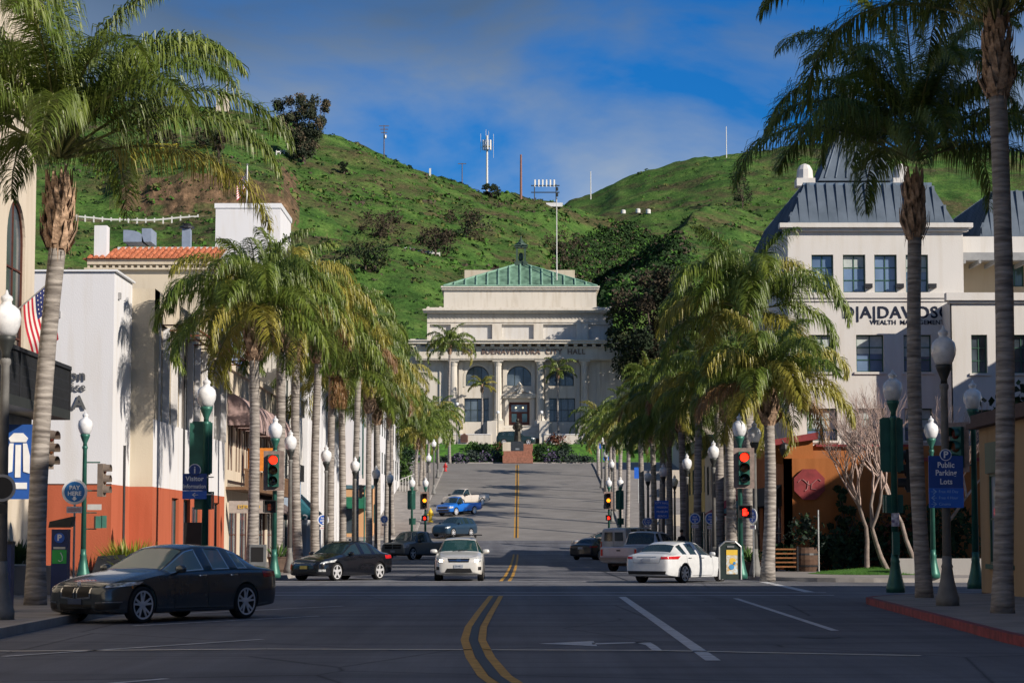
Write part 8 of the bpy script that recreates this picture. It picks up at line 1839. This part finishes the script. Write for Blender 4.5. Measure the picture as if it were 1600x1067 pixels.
bare_tree(xy(1385, 88), 88, 5, 8.2, (-.38, 0, 1), 'leafless tree with pale twigs left of the dark green corner post', .5); bare_tree(xy(1432, 89), 89, 12, 8.2, (-.2, .1, 1), 'leafless tree behind the palm by the parking sign', .55); bare_tree(xy(1475, 92), 92, 17, 7.5, (.15, .1, 1), 'leafless tree farther right behind the globe lamp', .55)
bare_tree(xy(1352, 93), 93, 23, 7.2, (-.3, 0, 1), 'leafless tree farthest left in front of the restaurant', .55)
# roof planting above the tan building, side hedges uphill
bush(1595, 640, 60, 1.5, .9, [LAV[1], LAV[0]], 'dark foliage over the roof of the tan building', None, n=500, leaf=.12, z=4.6, x=xy(1600, 62))
for i, (px, Y, rx, rz, ms, l) in enumerate(((633, 245, 1.0, 2.2, [LAV[3]], 'yellow green hedge uphill beside the left pavement'), (628, 262, 1.2, 2.4, [LAV[3], LAV[1]], 'second green hedge uphill beside the left pavement'), (640, 278, 1.2, 1.6, [LAV[1]], 'third green hedge near the top of the left pavement'))):
    bush(px, 740, Y, rx, rz, ms, l, 'hedges uphill on the left', n=520, leaf=.15, z=G(Y) + .1, seed=i)
for i, (x0, Y0, l_, hh, lab) in enumerate(((14.2, 200, 40, 1.0, 'lower pale retaining wall uphill on the right'), (15.5, 228, 26, 1.1, 'middle pale retaining wall uphill on the right'), (17, 250, 24, 1.2, 'upper pale retaining wall uphill on the right'))):
    mb = MB(); mb.box(0, 22, 0, .4, -3, hh); mb.box(0, .4, .4, 20, -3, hh); o = mb.build('retaining_wall', stucco('pale_wall', (.5, .45, .38), .3)); o.location = (x0, Y0, G(Y0) + .15); tag(o, lab, 'wall', 'retaining walls uphill on the right')
t = empty('stair_railing', (xy(640, 236), 236, G(236) + .15), 0, 'white stair railing beside the hedge uphill on the left', 'railing'); mb = MB()
for k in range(6): mb.tube([(-1 + k * .3, 0, 0), (-1 + k * .3, 0, 1.2 + k * .12)], .03, 5)
mb.tube([(-1.1, 0, 1.15), (.6, 0, 1.85)], .04, 5); mb.build('bars', FWH, t)
# far low building rows right of the street top, seen between trunks
r = B('garden_building', 'low cream building beyond the palms uphill on the right')
face(r, Fr((0, 262), (1, 0)), 20, 60, 9, 15.5, CREAM, [(22 + k * 4, 24 + k * 4, 11.5, 13.5) for k in range(8)], FDK, GL1); mass(r, 20, 60, 262.4, 280, 8, 15.4, CREAM)

# ------------------------------------------------------------------ people
SKIN = mat('skin', (.45, .27, .19), .6, 0, .08, 6); HAIR = mat('dark_hair', (.03, .02, .015), .8, 0, .2, 9)
def figure(name, loc, rz, joints, edges, lab, cloth, cat='person', head=(0, 0, 1.6), cl_idx=None, sc=1):
    """one continuous skinned body; joints: (x,y,z,radius)"""
    me = bpy.data.meshes.new('body'); me.from_pydata([j[:3] for j in joints], edges, [])
    o = bpy.data.objects.new('tmp', me); COL.objects.link(o); o.modifiers.new('s', 'SKIN'); 
    for i, j in enumerate(joints): me.skin_vertices[0].data[i].radius = (j[3], j[3] * (j[4] if len(j) > 4 else 1)); me.skin_vertices[0].data[i].use_root = (i == 0)
    sb = o.modifiers.new('u', 'SUBSURF'); sb.levels = sb.render_levels = 2
    m2 = bpy.data.meshes.new_from_object(o.evaluated_get(bpy.context.evaluated_depsgraph_get())); COL.objects.unlink(o); bpy.data.objects.remove(o)
    m2.materials.clear()
    for m in cloth: m2.materials.append(m)
    for f in m2.polygons: f.use_smooth = True; f.material_index = cl_idx(f.center) if cl_idx else 0
    t = empty(name, loc, rz, lab, cat); t.scale = (sc,) * 3; link('body', m2, t)
    hx, hy, hz = head; h = MB().lathe([(.02, .02), (.075, .03), (.098, .0), (.10, -.06)][::-1] and [(.095, -.05), (.105, .0), (.10, .06), (.07, .105), (.02, .125)], (hx, hy + .012, hz + .04), 14); h.build('hair', HAIR, t, True)
    return t
# joints: pelvis, waist, chest, neck, head..., arms, legs (facing -Y)
def standing(swing=.2):
    J = [(0, 0, .95, .13, .8), (0, 0, 1.12, .125, .75), (0, .01, 1.32, .155, .7), (0, .01, 1.46, .07), (0, 0, 1.56, .06), (0, -.01, 1.68, .10, 1.1), (0, -.01, 1.76, .06)]; E = [(0, 1), (1, 2), (2, 3), (3, 4), (4, 5), (5, 6)]
    for s in (-1, 1):
        b = len(J); J += [(s * .17, 0, 1.40, .062), (s * .23, .02 * s * 2, 1.14, .045), (s * .24, -.08 * s, .90, .034), (s * .24, -.10 * s, .80, .038)]; E += [(2, b), (b, b + 1), (b + 1, b + 2), (b + 2, b + 3)]
        b = len(J); J += [(s * .09, 0, .84, .095), (s * .10, -swing * s * .5, .48, .065), (s * .10, -swing * s * .6 + .06, .09, .042), (s * .10, -swing * s * .6 - .10, .04, .04)]; E += [(0, b), (b, b + 1), (b + 1, b + 2), (b + 2, b + 3)]
    return J, E
J, E = standing(.3)
figure('person', (xy(1064, 125), 125, .15), .3, J, E, 'person in dark clothes standing by the pavement near the yellow wall', [mat('dark_jacket', (.02, .02, .025), .9, 0, .2, 5), SKIN, mat('dark_trousers', (.03, .03, .04), .9, 0, .2, 5)], head=(0, -.01, 1.70), cl_idx=lambda c: 1 if c.z > 1.50 or (c.z < .87 and abs(c.x) > .2) else (2 if c.z < .95 else 0))
# driver of the white crossover, seated
J = [(0, 0, .0, .14, .9), (0, .04, .2, .14, .75), (0, .07, .42, .16, .7), (0, .06, .55, .06), (0, .03, .63, .055), (0, .01, .74, .095, 1.1), (0, .01, .82, .06)]; E = [(0, 1), (1, 2), (2, 3), (3, 4), (4, 5), (5, 6)]
for s in (-1, 1):
    b = len(J); J += [(s * .18, .05, .46, .06), (s * .24, -.08, .25, .045), (s * .15, -.32, .34, .035), (s * .13, -.40, .38, .038)]; E += [(2, b), (b, b + 1), (b + 1, b + 2), (b + 2, b + 3)]
    b = len(J); J += [(s * .1, -.08, .0, .09), (s * .12, -.42, .06, .065), (s * .12, -.55, -.28, .045)]; E += [(0, b), (b, b + 1), (b + 1, b + 2)]
figure('person', (SUBX + .36, SUBY + .2, .60), 0, J, E, 'driver sitting behind the windshield of the white crossover', [mat('tan_shirt', (.35, .28, .2), .9, 0, .2, 5), SKIN], head=(0, .02, .77), cl_idx=lambda c: 1 if c.z > .58 or (c.y < -.3 and c.z > .28) else 0)
